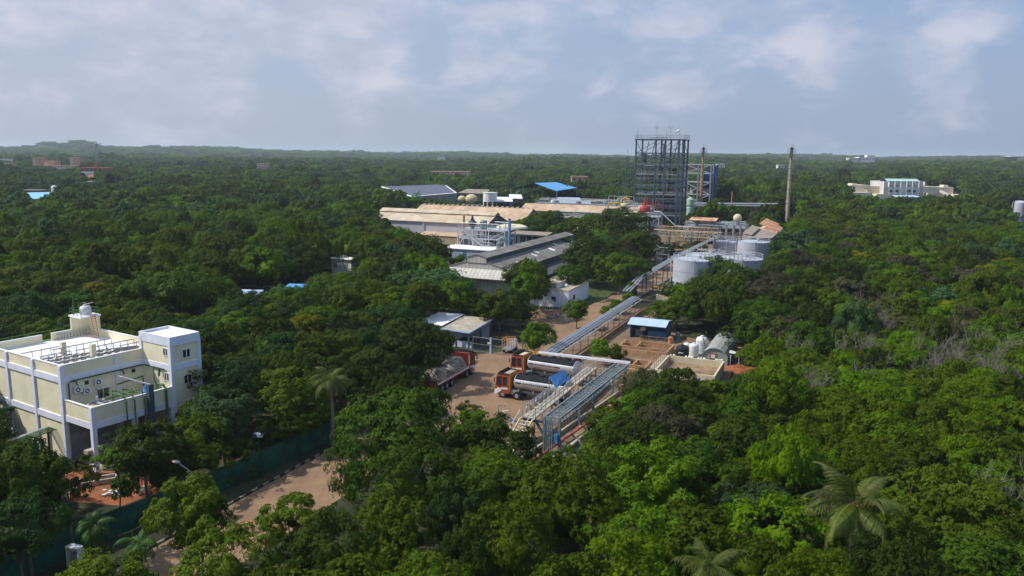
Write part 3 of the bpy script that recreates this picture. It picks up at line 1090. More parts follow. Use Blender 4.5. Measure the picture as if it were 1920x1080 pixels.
def lorry():
    p = pl(-50.7, 102.6)
    t = thing('cargo_lorry', 'long red lorry with tarpaulin covered load parked under the trees', 'lorry', p, PA + R(90) + R(1))
    t.scale = (1, 1.1, 1.16)
    cab(t, 0, -1.9, 1.2, 2.75, 'cab_red', 'cab_red', 'brick_red')
    b = MB()
    b.box(-.4, -.5, .7, -12.2, .5, 1.0)
    b.build('chassis', 'rust_red', t)
    b = MB()
    X0, X1 = -2.2, -12.2
    b.box(X0, -1.25, 1.0, X1, 1.25, 1.15)
    for s in (-1, 1):
        b.box(X0, s * 1.25, 1.15, X1, s * 1.19, 1.75)
    b.box(X1, -1.19, 1.15, X1 + .06, 1.19, 1.75)
    b.build('cargo_bed', 'cab_red', t)
    b = MB()
    for s in (-1, 1):
        for k in range(16):
            x = X0 - .1 - k * .62
            b.box(x, s * 1.26, 1.2, x - .5, s * 1.275, 1.5)
    b.build('side_stripe', 'white_paint', t)
    rr = random.Random(3)
    b = MB()
    nx, ny = 40, 18
    vs = []
    for i in range(nx + 1):
        f_ = i / nx
        x = X0 - .15 + (X1 - X0 + .1) * f_
        end = min(1, f_ * 9 + .1, (1 - f_) * 6 + .12)
        hump = 1.25 + .28 * math.cos((f_ - .22) * 9) - .15 * math.exp(-((f_ - .5) / .08) ** 2)
        for j in range(ny + 1):
            v = -1 + 2 * j / ny
            zz = 1.45 + end * hump * math.sqrt(max(0, 1 - abs(v) ** 2.4)) + rr.uniform(-.035, .035)
            vs.append((x, v * 1.31, max(1.42, zz)))
    b._add(vs, [(i * (ny + 1) + j, i * (ny + 1) + j + 1, (i + 1) * (ny + 1) + j + 1, (i + 1) * (ny + 1) + j) for i in range(nx) for j in range(ny)])
    b.build('tarpaulin', 'tarp', t, True)
    b = MB()
    b.bar((X0 - .1, -1.3, 1.2), (X0 - .1, -1.3, 2.9), .06)
    b.build('marker_pole', 'white_paint', t)
    wheels(t, (-1.0, -2.7, -7.6, -9.2, -10.5), 1.18, .52)


lorry()

# small truck half hidden behind the tree near the gate
t = thing('pickup_truck', 'small truck with orange open frame body half hidden behind the round tree', 'truck', at(962, 654), PA + R(95))
b = MB(); b.box(-1, -.85, .6, -3.6, .85, .75); b.build('cargo_bed', 'steel_grey', t)
b = MB()
for x in (-1.1, -2.3, -3.5):
    for s in (-.8, .8):
        b.bar((x, s, .75), (x, s, 2.3), .08)
for s in (-.8, .8):
    for z in (1.2, 1.75, 2.3):
        b.bar((-1.1, s, z), (-3.5, s, z), .07)
for x in (-1.1, -2.3, -3.5):
    b.bar((x, -.8, 2.3), (x, .8, 2.3), .07)
b.build('frame', 'orange', t)
b = MB(); b.extr([(0, .5), (0, 1.1), (-.4, 1.9), (-1.0, 1.95), (-1.0, .5)], 1, -.8, .8); b.build('cab', 'white_paint', t)
b = MB(); b._add([(-.02, -.7, 1.12), (-.02, .7, 1.12), (-.4, .7, 1.85), (-.4, -.7, 1.85)], [(0, 1, 2, 3)]); b.v = [(x + .03, y, z) for x, y, z in b.v]; b.build('window', 'glass', t)
wheels(t, (-.5, -2.8), .85, .34)
# ============================================================ loading platform and pipe rack
t = plthing('pipe_rack', 'blue grey steel pipe rack bridging over the soil beside the tanker bay', 'pipe rack', -28.5, 76.6)
b = MB()
b.bar((0, 0, 4.3), (.9, 25, 4.3), .18); b.bar((1.7, 0, 4.3), (2.6, 25, 4.3), .18)
b.bar((0, 0, 3.7), (.9, 25, 3.7), .14); b.bar((1.7, 0, 3.7), (2.6, 25, 3.7), .14)
for k in range(26):
    y = k * 1.0
    dx = .036 * y
    b.bar((dx, y, 4.3), (1.7 + dx, y, 4.3), .1)
    b.bar((dx, y, 3.7), (dx, y, 4.3), .07); b.bar((1.7 + dx, y, 3.7), (1.7 + dx, y, 4.3), .07)
b.build('truss', 'steel_teal', t)
b = MB()
for k, x in enumerate((.25, .5, .75, 1.0, 1.3)):
    b.tube([(x, -.1, 3.95 if k % 2 else 3.85), (x + .9, 25, 3.95 if k % 2 else 3.85)], .07, 6)
b.build('pipe', 'galv', t)
b = MB()
for k in range(5):
    b.tube([(.1 + k * .22, -.15, 3.95), (.1 + k * .22, -.25, 3.6), (.1 + k * .22, -.25, .1)], .075, 6)
b.build('pipe_bundle', 'steel_teal', t)
for x, y in ((0, 0), (1.7, 0), (.35, 11), (2.05, 11), (.85, 24), (2.5, 24)):
    b = MB(); b.box(x - .14, y - .14, 0, x + .14, y + .14, 4.25); b.box(x - .25, y - .25, 0, x + .25, y + .25, .12); b.build('leg', 'steel_teal', t)
b = MB(); b.bar((0, 0, 1.4), (1.7, 0, 1.4), .12); b.bar((0, 0, 2.7), (1.7, 0, 2.7), .12); b.bar((1.7, 0, 1.0), (1.7, 2.0, 1.0), .1); b.build('cross_beam', 'steel_teal', t)
b = MB(); b.box(1.25, -.35, 1.7, 1.6, -.1, 2.6); b.build('control_box', 'blue_plastic', t)

t = plthing('loading_platform', 'raised grey steel loading platform with railings and a steep stair beside the tankers', 'loading platform', -31.9, 80)
b = MB()
b.box(-.6, 0, 2.55, .9, 24, 2.7)
b.build('deck', 'concrete', t)
b = MB(); rail(b, [(-.6, 0, 2.7), (-.6, 24, 2.7)], 1.1, .03, 1.5); rail(b, [(.9, 2, 2.7), (.9, 24, 2.7)], 1.1, .03, 1.5); rail(b, [(.9, .2, 2.7), (2.6, .2, 2.7), (3.0, .6, 2.7)], 1.1, .04, 1.6); b.build('railing', 'steel_grey', t)
b = MB(); b.bar((.9, -.6, 2.7), (-.3 + .3, -4.2, 0), .14); b.bar((-.6, -.6, 2.7), (-1.3, -4.2, 0), .14)
for k in range(10):
    f_ = (k + .5) / 10
    b.bar((-.6 - .7 * f_, -.6 - 3.6 * f_, 2.6 - 2.6 * f_), (.9 - .9 * f_, -.6 - 3.6 * f_, 2.6 - 2.6 * f_), .25, .05)
b.bar((-.6, 0, 2.62), (-.6, -.6, 2.62), .12); b.bar((.9, 0, 2.62), (.9, -.6, 2.62), .12)
b.build('stair', 'beige', t)
b = MB(); b.bar((.95, -.5, 3.7), (.0, -4.2, 1.0), .05); b.bar((-.65, -.5, 3.7), (-1.35, -4.2, 1.0), .05)
for f_ in (0, .33, .66, 1):
    b.bar((.95 - .95 * f_, -.5 - 3.7 * f_, 2.7 - 2.7 * f_), (.95 - .95 * f_, -.5 - 3.7 * f_, 3.7 - 2.7 * f_), .05)
    b.bar((-.65 - .7 * f_, -.5 - 3.7 * f_, 2.7 - 2.7 * f_), (-.65 - .7 * f_, -.5 - 3.7 * f_, 3.7 - 2.7 * f_), .05)
b.build('handrail', 'steel_light', t)
for y in (.2, 6, 12, 18, 23.8):
    for x in (-.5, .8):
        b = MB(); b.bar((x, y, 0), (x, y, 2.55), .16); b.build('leg', 'steel_grey', t)
b = MB()
b.bar((2.9, -.5, 0), (.5, .8, 2.5), .22); b.box(-.6, .1, 2.2, 2.8, .35, 2.5)
b.build('brace', 'steel_blue', t)
b = MB()
for k in range(5):
    y = 2.2 + k * 1.5
    b.tube([(-1.0, y, .6), (-1.0, y, 3.0), (-1.0, y + .15, 3.25), (-1.0, y + 1.0, 3.25), (-1.0, y + 1.15, 3.0), (-1.0, y + 1.15, 1.2)], .08, 7)
b.tube([(-1.4, 0, 2.2), (-3.0, -.1, 2.4), (-3.0, -.1, 3.0), (-2.2, -.1, 3.2)], .07, 6)
b.tube([(-1.0, .2, 2.0), (-2.4, 0, 2.0)], .14, 8)
for k in range(6):
    b.tube([(1.2, 8 + k * 2.3, .5), (1.2, 8 + k * 2.3, 2.2), (2.0, 8 + k * 2.3, 2.4), (2.0, 9 + k * 2.3, 2.4), (2.0, 9 + k * 2.3, .6)], .08, 6)
b.build('loading_arm', 'galv', t)
t = plthing('inspection_mast', 'thin dark lamp mast standing at the edge of the yard', 'mast', -35.2, 79.4)
b = MB(); b.bar((0, 0, 0), (0, 0, 3.9), .09); b.bar((0, 0, 3.85), (.9, .2, 3.85), .07); b.build('pole', 'steel_grey', t)
t = thing('canopy', 'bright blue tilted sheet canopy over the loading platform', 'canopy', at(1046, 725, 2.7), PA)
b = MB(); q = [at(1030, 706, 4.9), at(1057, 694, 4.9), at(1068, 710, 3.7), at(1042, 727, 3.7)]
inv = t.matrix_basis.inverted() if False else (Matrix.Translation(at(1046, 725, 2.7)) @ Matrix.Rotation(PA, 4, 'Z')).inverted()
q = [inv @ p for p in q]
b.slab(q, .06); b.build('sheet', mat('blue_sheet', (.10, .33, .70), .45, var=.12, lines=(0, .5, .1, (.04, .18, .5))), t)
b = MB()
for p in q:
    b.bar((p.x, p.y, 0), p - Vector((0, 0, .08)), .07)
b.build('frame', 'steel_grey', t)
# ground level pipes beside the rack
t = plthing('ground_pipe', 'red painted pipe on concrete kerbs running under the pipe rack', 'pipe', -30.2, 70)
b = MB(); b.tube([(1.4, 0, .55), (5.0, 32, .55)], .13, 8); b.build('pipe', 'rust_red', t)
b = MB()
for k in range(11):
    b.box(.9 + k * .35, k * 3.1 + .2, 0, 2.0 + k * .35, k * 3.1 + .5, .42)
b.build('support', 'concrete', t)
for k, (x0, x1, lab) in enumerate(((-.2, 3.2, 'low concrete kerb wall left of the red pipe under the pipe rack'), (2.6, 6.2, 'low concrete kerb wall right of the red pipe under the pipe rack'))):
    t2_ = plthing('kerb_wall', lab, 'low wall', -30.2, 70)
    b = MB(); b.bar((x0, 0, .25), (x1, 32, .25), .25, .5); b.build('wall', 'concrete', t2_)
t = plthing('pump_pit', 'sunken dark concrete pump pit at the foot of the pipe rack', 'pit', -26.3, 76.5)
b = MB(); b.box(0, 0, 0, 3.4, .2, .6); b.box(0, 4.3, 0, 3.4, 4.5, .6); b.box(0, .2, 0, .2, 4.3, .6); b.box(3.2, .2, 0, 3.4, 4.3, .6); b.build('wall', 'concrete', t)
b = MB(); b.box(.2, .2, 0, 3.2, 4.3, .08); b.build('floor', 'sheet_dark', t)
b = MB(); b.tube([(.8, 1.5, .5), (2.0, 1.5, .5)], .3, 12); b.box(.8, 1.2, .08, 2.2, 1.8, .3); b.build('pump', 'steel_teal', t)

# branch bridge and long conveyor
t = plthing('pipe_bridge', 'white topped pipe bridge crossing behind the tankers', 'pipe bridge', -41.3, 107.9)
b = MB(); b.box(0, -.4, 2.75, 14, .5, 2.85); b.build('deck', 'white_roof', t)
b = MB()
for k in range(3):
    b.tube([(0, -.3 + k * .3, 2.95), (14, -.3 + k * .3, 2.95)], .08, 6)
b.build('pipe', 'silver', t)
b = MB(); b.bar((-.9, -.45, 2.8), (1.6, -.45, 2.8), .1); b.bar((-.9, .5, 2.8), (1.6, .5, 2.8), .1); b.bar((-.9, -.45, 2.8), (-.9, .5, 2.8), .1); b.build('end_frame', 'yellow_pipe', t)
for x in (2.1, 4.0, 7, 10, 13.5):
    b = MB(); b.bar((x, 0, 0), (x, 0, 2.75), .14); b.bar((x, -.5, 2.65), (x, .6, 2.65), .12); b.build('leg', 'steel_light', t)

t = plthing('conveyor_bridge', 'long straight elevated pipe conveyor running from the tanker yard to the tank farm', 'pipe bridge', -41.2, 108.6)
b = MB(); b.box(0, 0, 2.5, 1.7, 54, 2.6); b.build('deck', 'steel_grey', t)
b = MB()
for k, (x, r_) in enumerate(((.15, .1), (.45, .09), (.75, .13), (1.1, .1), (1.4, .09))):
    b.m(k % 2).tube([(x, 0, 2.6 + r_), (x, 54, 2.6 + r_)], r_, 7)
b.build('pipe', ['silver', 'steel_grey'], t)
b = MB(); b.bar((0, 0, 2.45), (0, 54, 2.45), .14, .2); b.bar((1.7, 0, 2.45), (1.7, 54, 2.45), .14, .2); b.bar((2.2, 2, 2.2), (2.2, 54, 2.2), .1, .12); b.build('side_beam', 'steel_light', t)
for k in range(14):
    y = 1.5 + k * 4
    b = MB(); b.bar((0, y, 0), (0, y, 2.4), .13); b.bar((1.9, y, 0), (1.9, y, 2.4), .13); b.bar((-.1, y, 2.3), (2.3, y, 2.3), .12)
    if k % 3 == 0:
        b.bar((0, y, .2), (1.9, y, 2.2), .08)
    b.build('support', 'steel_light', t)
b = MB()
for k in range(3):
    b.tube([(2.8 + k * .35, 2, .7 + .1 * k), (2.8 + k * .35, 52, .7 + .1 * k)], .1, 6)
b.build('low_pipe', 'rust_pipe', t)
t = plthing('kerb_wall', 'long low beige wall beside the elevated pipe conveyor', 'low wall', -38.4, 110)
b = MB(); b.box(0, 0, 0, .25, 24, 1.0); b.build('wall', 'concrete_brown', t)
# pipes and valves among the yard posts (between branch bridge and rack)
t = plthing('valve_manifold', 'cluster of grey pipes and valves behind the blue canopy', 'valve manifold', -37, 103)
b = MB()
rr = random.Random(8)
for k in range(22):
    x, y = rr.uniform(0, 8), rr.uniform(0, 4)
    h_ = rr.uniform(.7, 1.9)
    b.tube([(x, y, 0), (x, y, h_), (x + rr.uniform(-1.2, 1.2), y + rr.uniform(.5, 1.6), h_)], .07, 6)
b.build('pipe', 'galv', t)
b = MB()
for k in range(9):
    x, y = rr.uniform(0, 8), rr.uniform(0, 4)
    b.lathe([(.2, .1), (.24, .5), (.2, .9), (.05, 1)], x, y, 10)
b.build('valve', 'steel_light', t)
b = MB(); b.box(-2.0, 4.2, 0, -1.2, 4.8, 1.5); b.box(1.2, 4.4, 0, 1.8, 4.9, 1.2); b.build('hose_box', 'vessel_red', t)

# ============================================================ treatment basins
def basin(label, x0, y0, x1, y1, h, wt, m, inner=(), water=None, rails=()):
    t = plthing('treatment_basin', label, 'basin', x0, y0, 0, 'open concrete treatment basins')
    X, Y = x1 - x0, y1 - y0
    b = MB()
    b.box(0, 0, 0, X, wt, h); b.box(0, Y - wt, 0, X, Y, h); b.box(0, wt, 0, wt, Y - wt, h); b.box(X - wt, wt, 0, X, Y - wt, h)
    for (a, c, d, e) in inner:
        b.box(a, c, .05, d, e, h - .02)
    b.build('wall', m, t)
    b = MB(); b.box(wt, wt, .02, X - wt, Y - wt, .12 if water is None else water); b.build('water' if water else 'floor', 'pond' if water else 'concrete_brown', t)
    b = MB()
    for pts in rails:
        rail(b, [Vector(p) for p in pts], 1.0, .025, 1.3)
    if rails:
        b.build('railing', 'concrete_brown', t)
    return t
basin('large sunken brown basin in front of the blue shed', -33.6, 123.0, -25.2, 129.4, 1.1, .3, 'concrete_brown', [(.3, 2.0, 8.1, 2.3), (2.6, 2.3, 2.9, 6.1)], None, [[(.1, .1, 1.1), (8.2, .1, 1.1)], [(2.7, 2.4, 1.1), (2.7, 6.2, 1.1), (8.2, 6.2, 1.1)], [(.1, 2.1, 1.1), (8.2, 2.1, 1.1)]])
basin('small two celled basin beside the bright bush', -30.6, 111.5, -26.2, 117.6, 1.0, .3, 'concrete_brown', [(.3, 2.4, 4.1, 2.7), (2.0, 2.7, 2.25, 5.8)])
basin('long basin with pale rim and frothy brown water at the right of the ponds', -24.2, 110.2, -15.6, 119.4, 1.7, .28, 'beige', [], .75, [[(0, 0, 1.7), (0, 9.1, 1.7)]])
t = plthing('walkway', 'concrete walkway with railing between the treatment basins', 'walkway', -26.0, 111)
b = MB(); b.box(.2, 0, 0, 1.6, 11.5, .9); b.build('slab', 'concrete', t)
b = MB(); rail(b, [(.2, 0, .9), (.2, 11.4, .9)], 1.0, .03, 1.4); b.build('railing', 'rust_pipe', t)
t = plthing('froth_sack', 'sacks and white debris along the rim of the long basin', 'sacks', -24, 119.6, 1.7)
b = MB()
rr = random.Random(2)
for k in range(14):
    b.ball((rr.uniform(0, 8), rr.uniform(-.15, .05), .08), rr.uniform(.12, .25), 8, .6)
b.build('sack', 'white_roof', t, True)

t = plthing('blue_shed', 'blue metal shed with pale blue overhanging roof behind the basins', 'shed', -34.6, 135.6)
b = MB(); b.box(0, 4.3, 0, 6.6, 4.4, 2.9); b.box(6.5, .6, 0, 6.6, 4.3, 2.8); b.box(0, .6, 0, .1, 4.3, 2.8); b.box(3.2, .6, 0, 6.5, .65, 1.5); b.build('wall', 'blue_wall', t)
b = MB()
for x in (0.05, 2.2, 4.4, 6.55):
    b.box(x - .07, .5, 0, x + .07, .6, 2.75)
b.bar((0, .55, 1.6), (6.6, .55, 1.6), .06)
b.build('post', 'blue_plant', t)
b = MB(); b.slab([(-.15, -1.1, 2.75), (6.75, -1.1, 2.75), (6.75, 1.6, 3.45), (-.15, 1.6, 3.45)], .08); b.slab([(-.15, 1.6, 3.45), (6.75, 1.6, 3.45), (6.75, 4.6, 2.95), (-.15, 4.6, 2.95)], .08); b.build('roof', 'pale_blue', t)
b = MB(); b.box(1.9, .4, 1.5, 2.8, .46, 2.1); b.build('sign_board', 'beige', t)
b = MB(); b.box(.6, 2, 0, 2.0, 3.4, 1.3); b.lathe([(.4, 0), (.4, 1.1)], 4.6, 2.6, 12); b.build('pump_set', 'steel_grey', t)

def tank(name, label, x, y, r, h, m, z=0.0, group=None, cat='water tank'):
    t = plthing(name, label, cat, x, y, z, group)
    b = MB()
    prof = [(r, 0)]
    n = 5
    for k in range(n):
        prof += [(r, h * .8 * (k + .3) / n), (r * 1.03, h * .8 * (k + .5) / n), (r, h * .8 * (k + .7) / n)]
    prof += [(r, h * .82), (r * .75, h * .93), (r * .3, h * .97)]
    b.lathe(prof, 0, 0, 22); b.build('shell', m, t, True)
    b = MB(); b.lathe([(r * .3, h * .96), (r * .3, h * 1.02), (r * .1, h * 1.04)], 0, 0, 14); b.build('lid', m, t)
    return t
t = tank('water_tank', 'black plastic water tank on a concrete plinth beside the basins', -22.6, 122.6, 1.05, 2.3, 'black_plastic', .5)
b = MB()
for k, (x, w_) in enumerate(((-.42, .22), (-.16, .16), (.02, .2), (.24, .14))):
    a0 = R(-90 + x * 55)
    a1 = R(-90 + (x + w_) * 55)
    zz = 1.15 + (.05 if k % 2 else 0)
    b._add([(1.09 * math.cos(a0), 1.09 * math.sin(a0), zz), (1.09 * math.cos(a1), 1.09 * math.sin(a1), zz), (1.09 * math.cos(a1), 1.09 * math.sin(a1), zz + .16), (1.09 * math.cos(a0), 1.09 * math.sin(a0), zz + .16)], [(0, 1, 2, 3)])
b.build('script_mark', 'white_paint', t)
t = plthing('tank_plinth', 'cream concrete plinth carrying the black water tank', 'plinth', -24.0, 120.9)
b = MB(); b.box(0, 0, 0, 3.3, 3.2, .5); b.box(3.3, .2, 0, 4.1, 1.2, .8); b.build('block', 'beige', t)
g = 'white dosing tanks beside the black water tank'
tank('water_tank', 'white plastic tank just right of the black water tank', -21.4, 126.0, .8, 2.2, 'white_plastic', .3, g)
tank('water_tank', 'tallest white plastic tank with a rod leaning on it', -20.6, 128.6, .95, 2.9, 'white_plastic', .3, g)
tank('water_tank', 'small white plastic drum tank behind the black water tank', -22.9, 128.0, .6, 1.7, 'white_plastic', .3, g)
t = plthing('prop_rod', 'dark rod leaning against the tall white tank', 'rod', -20.0, 127.0)
b = MB(); b.bar((.9, -.6, .2), (-.3, .6, 3.2), .09); b.build('rod', 'dark', t)
tank('drum', 'rusty upright drum at the corner of the blue shed', -27.0, 134.8, .45, 1.2, 'rust_pipe', 0, None, 'drum')
tank('drum', 'teal upright drum beside the blue shed', -26.3, 137.6, .4, 1.5, 'steel_teal', 0, None, 'drum')

t = plthing('arched_hut', 'long grey hut with arched sheet roof right of the treatment basins', 'hut', -19.6, 122.6)
prof = [(0, 0), (0, 1.5), (.5, 2.2), (1.2, 2.65), (2.0, 2.8), (2.8, 2.65), (3.5, 2.2), (4.0, 1.5), (4.0, 0)]
b = MB(); b.extr(prof, 1, 0, .08); b.extr(prof, 1, 12.4, 12.48); b.box(.0, .08, 0, .06, 12.4, 1.45); b.box(3.94, .08, 0, 4.0, 12.4, 1.45); b.build('wall', 'hut_sheet', t)
b = MB()
arc = prof[1:-1]
for i in range(len(arc) - 1):
    (u0, z0), (u1, z1) = arc[i], arc[i + 1]
    for s in range(4):
        y0, y1 = -.15 + s * 3.2, -.15 + s * 3.2 + 3.15
        b._add([(u0 * 1.02 - .04, y0, z0 + .04), (u1 * 1.02 - .04, y0, z1 + .04), (u1 * 1.02 - .04, y1, z1 + .04), (u0 * 1.02 - .04, y1, z0 + .04)], [(0, 1, 2, 3)])
b.build('roof', 'hut_sheet', t)
b = MB()
for s in range(5):
    y = -.15 + s * 3.17
    for i in range(len(arc) - 1):
        (u0, z0), (u1, z1) = arc[i], arc[i + 1]
        b.bar((u0 * 1.02 - .04, y, z0 + .07), (u1 * 1.02 - .04, y, z1 + .07), .12, .05)
b.build('roof_rib', 'steel_light', t)
b = MB(); b.box(1.3, -.08, 1.0, 2.3, -.01, 2.0); f_ = b.build('window', 'brick_red', t)
b = MB(); b.box(1.5, -.1, 1.2, 2.1, -.085, 1.75); b.build('pane', 'white_paint', f_)
b = MB(); b.slab([(4.1, .6, 2.2), (5.8, .9, 1.9), (5.6, 2.6, 1.9), (4.0, 2.3, 2.2)], .07); b.build('awning', 'white_paint', t)
b = MB(); b.bar((5.6, .9, 0), (5.6, .9, 1.9), .1); b.bar((4.4, .3, 0), (4.4, .3, 1.9), .16); b.build('post', 'pale_blue', t)
t = plthing('pump', 'blue pump with pale outlet pipe at the corner of the arched hut', 'pump', -20.6, 120.6)
b = MB(); b.lathe([(.3, 0), (.3, 1.0), (.15, 1.2)], 0, 0, 12); b.build('housing', 'steel_teal', t)
b = MB(); b.tube([(0, 0, 1.2), (1.3, .3, 1.3)], .12, 8); b.build('outlet', 'white_paint', t)

# ============================================================ shed by the gate, the gate
t = plthing('gate_shed', 'low shed with white and grey sheet roofs beside the yard gate', 'shed', -67, 115)
b = MB(); b.slab([(-.5, 2.5, 3.3), (4.6, 1.6, 3.3), (4.9, 9.5, 3.9), (0, 9.0, 3.9)], .1); b.build('roof', 'white_roof', t)
b = MB(); b.slab([(4.7, 1.0, 2.9), (10.6, .2, 2.9), (11.0, 8.6, 3.7), (5.0, 9.4, 3.7)], .1); b.build('roof', 'concrete', t)
b = MB(); b.bar((4.7, .9, 2.9), (10.6, .12, 2.9), .1, .25); b.bar((10.65, .15, 2.9), (11.05, 8.6, 3.7), .1, .25); b.build('fascia', 'pale_blue', t)
b = MB(); b.box(0, 3, 0, .15, 8.5, 3.2); b.box(.15, 8.4, 0, 10.6, 8.55, 3.4); b.box(5.2, 2.0, 0, 5.35, 8.4, 3.0); b.box(0.15, 2.9, 0, 5.2, 3.05, 3.1); b.box(6.8, 1.2, 0, 10.4, 1.35, 1.1); b.build('wall', 'lilac_white', t)
for x, y in ((5.4, .9), (7.8, .7), (10.3, .4), (10.6, 4.4), (10.7, 8.2)):
    b = MB(); b.box(x - .12, y - .12, 0, x + .12, y + .12, 2.9); b.build('post', 'steel_blue', t)
t = plthing('yard_gate', 'open mesh gate with pale blue posts closing the yard from the shed', 'gate', -54.2, 114.3)
b = MB()
b.box(1.9, -.1, 0, 2.15, .12, 2.7)
b.build('gate_post', 'pale_blue', t)
b = MB()
for x0, x1 in ((-1.2, 1.9), (2.15, 4.1)):
    b.bar((x0, 0, 2.55), (x1, 0, 2.55), .09); b.bar((x0, 0, .15), (x1, 0, .15), .08); b.bar((x0, 0, .15), (x0, 0, 2.55), .08); b.bar((x1 - .04, 0, .15), (x1 - .04, 0, 2.55), .08); b.bar((x0, 0, 1.4), (x1, 0, 1.4), .06)
b.build('frame', 'galv', t)
b = MB()
for x0, x1 in ((-1.2, 1.9), (2.15, 4.1)):
    n = int((x1 - x0) / .22)
    for k in range(n):
        b.bar((x0 + k * .22, 0, .15), (x0 + k * .22, 0, 2.5), .02)
b.build('mesh', 'steel_teal', t)
b = MB(); b.box(1.5, -.14, 1.6, 2.1, -.11, 1.9); b.build('sign_board', 'white_paint', t)
t = plthing('motorcycle', 'motorcycle parked against the gate shed beside the lorry cab', 'motorcycle', -55.2, 112.0, 0)
b = MB()
for x in (0, 1.3):
    b.tube([(x, -.05, .3), (x, .05, .3)], .3, 14)
b.build('wheel', 'tyre', t)
b = MB(); b.ball((.55, 0, .78), .26, 10, .6); b.bar((0, 0, .3), (.25, 0, 1.0), .06); b.bar((.25, -.3, 1.05), (.25, .3, 1.05), .04); b.bar((.25, 0, .8), (1.3, 0, .35), .1); b.box(.8, -.12, .72, 1.4, .12, .82); b.build('frame', 'steel_grey', t)
# fence on the yard left
t = plthing('notice_board', 'pair of blank white boards on posts on the lawn in front of the small building', 'notice board', -58.9, 153.6, 0)
for x in (0, 1.75):
    b = MB(); b.box(x, 0, .7, x + 1.5, .06, 2.1); b.build('board', 'white_paint', t)
    b = MB(); b.bar((x + .1, .1, 0), (x + .1, .1, 2.1), .07); b.bar((x + 1.4, .1, 0), (x + 1.4, .1, 2.1), .07); b.build('post', 'galv', t)
p = at(1063, 615)
t = thing('traffic_mirror', 'round grey traffic mirror on a post at the road junction', 'traffic mirror', p, 0)
b = MB(); b.bar((0, 0, 0), (0, 0, 1.9), .07); b.build('pole', 'galv', t)
b = MB()
b.tube([(0, -.12, 1.95), (0, -.02, 1.95)], .55, 20); b.build('mirror', 'steel_light', t)
sheet('lawn', [pl(-66, 150), pl(-60.6, 152.6), pl(-52.4, 158.6), pl(-49.6, 170), pl(-49.4, 240), pl(-56, 240), pl(-70, 158)], .03, mat('grass', (.05, .08, .02), .95, var=.4, scale=1.2, bump=.5, grain=.3))

# ============================================================ warehouses
def gable_shed(name, label, x0, y0, x1, y1, ze, zr, wall, roof, monitor=None, skirt=0, ridge='y', over=.5, extra=None, cat='warehouse', front=None, z0=0):
    t = plthing(name, label, cat, x0, y0)
    X, Y = x1 - x0, y1 - y0
    b = MB()
    if ridge == 'y':
        xm = X / 2
        b.box(0, .1, z0, .15, Y - .1, ze); b.box(X - .15, .1, z0, X, Y - .1, ze)
        b.build('wall', wall, t)
        b = MB()
        g = [(0, z0), (0, ze), (xm, zr), (X, ze), (X, z0)]
        b.extr(g, 1, 0, .1); b.extr(g, 1, Y - .1, Y)
        b.build('gable_wall', front or wall, t)
        b = MB()
        sl = (zr - ze) / xm
        b.slab([(-over, -over, ze - sl * over + .1), (xm, -over, zr + .1), (xm, Y + over, zr + .1), (-over, Y + over, ze - sl * over + .1)], .12)
        b.slab([(xm, -over, zr + .1), (X + over, -over, ze - sl * over + .1), (X + over, Y + over, ze - sl * over + .1), (xm, Y + over, zr + .1)], .12)
        b.build('roof', roof, t)
    else:
        ym = Y / 2
        b.box(0.1, 0, z0, X - .1, .15, ze); b.box(.1, Y - .15, z0, X - .1, Y, ze)
        b.build('wall', wall, t)
        b = MB()
        g = [(0, z0), (0, ze), (ym, zr), (Y, ze), (Y, z0)]
        b.extr(g, 0, 0, .1); b.extr(g, 0, X - .1, X)
        b.build('gable_wall', front or wall, t)
        b = MB()
        sl = (zr - ze) / ym
        b.slab([(-over, -over, ze - sl * over + .1), (X + over, -over, ze - sl * over + .1), (X + over, ym, zr + .1), (-over, ym, zr + .1)], .12)
        b.slab([(-over, ym, zr + .1), (X + over, ym, zr + .1), (X + over, Y + over, ze - sl * over + .1), (-over, Y + over, ze - sl * over + .1)], .12)
        b.build('roof', roof, t)
    return t

WX, WY, WW, WL = -86.6, 164.0, 16.2, 62
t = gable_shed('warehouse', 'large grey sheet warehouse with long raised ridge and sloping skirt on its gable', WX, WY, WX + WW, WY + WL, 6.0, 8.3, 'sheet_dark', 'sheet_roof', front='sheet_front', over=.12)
b = MB()
xm = WW / 2
b.slab([(xm - 2.6, -.3, 8.75), (xm, -.3, 9.45), (xm, WL + .3, 9.45), (xm - 2.6, WL + .3, 8.75)], .1)
b.slab([(xm, -.3, 9.45), (xm + 2.6, -.3, 8.75), (xm + 2.6, WL + .3, 8.75), (xm, WL + .3, 9.45)], .1)
mo = b.build('ridge_monitor', 'sheet_roof', t)
b = MB(); b.extr([(xm - 2.4, 7.4), (xm - 2.4, 8.7), (xm, 9.33), (xm + 2.4, 8.7), (xm + 2.4, 7.4)], 1, -.04, -.14); b.build('monitor_end', 'sheet_front', mo)
b = MB(); b.box(xm - 2.4, 0, 7.6, xm - 2.3, WL, 8.7); b.box(xm + 2.3, 0, 7.6, xm + 2.4, WL, 8.7); b.build('monitor_side', 'sheet_dark', mo)
b = MB()
b.slab([(-.9, -2.4, 4.2), (WW + .2, -2.4, 4.2), (WW + .1, -.05, 6.0), (-.2, -.05, 6.0)], .1)
b.build('skirt_roof', 'sheet_front', t)
b = MB(); b.box(.2, -.3, 0, WW, -.12, 4.3); b.build('front_wall', 'sheet_front', t)
b = MB()
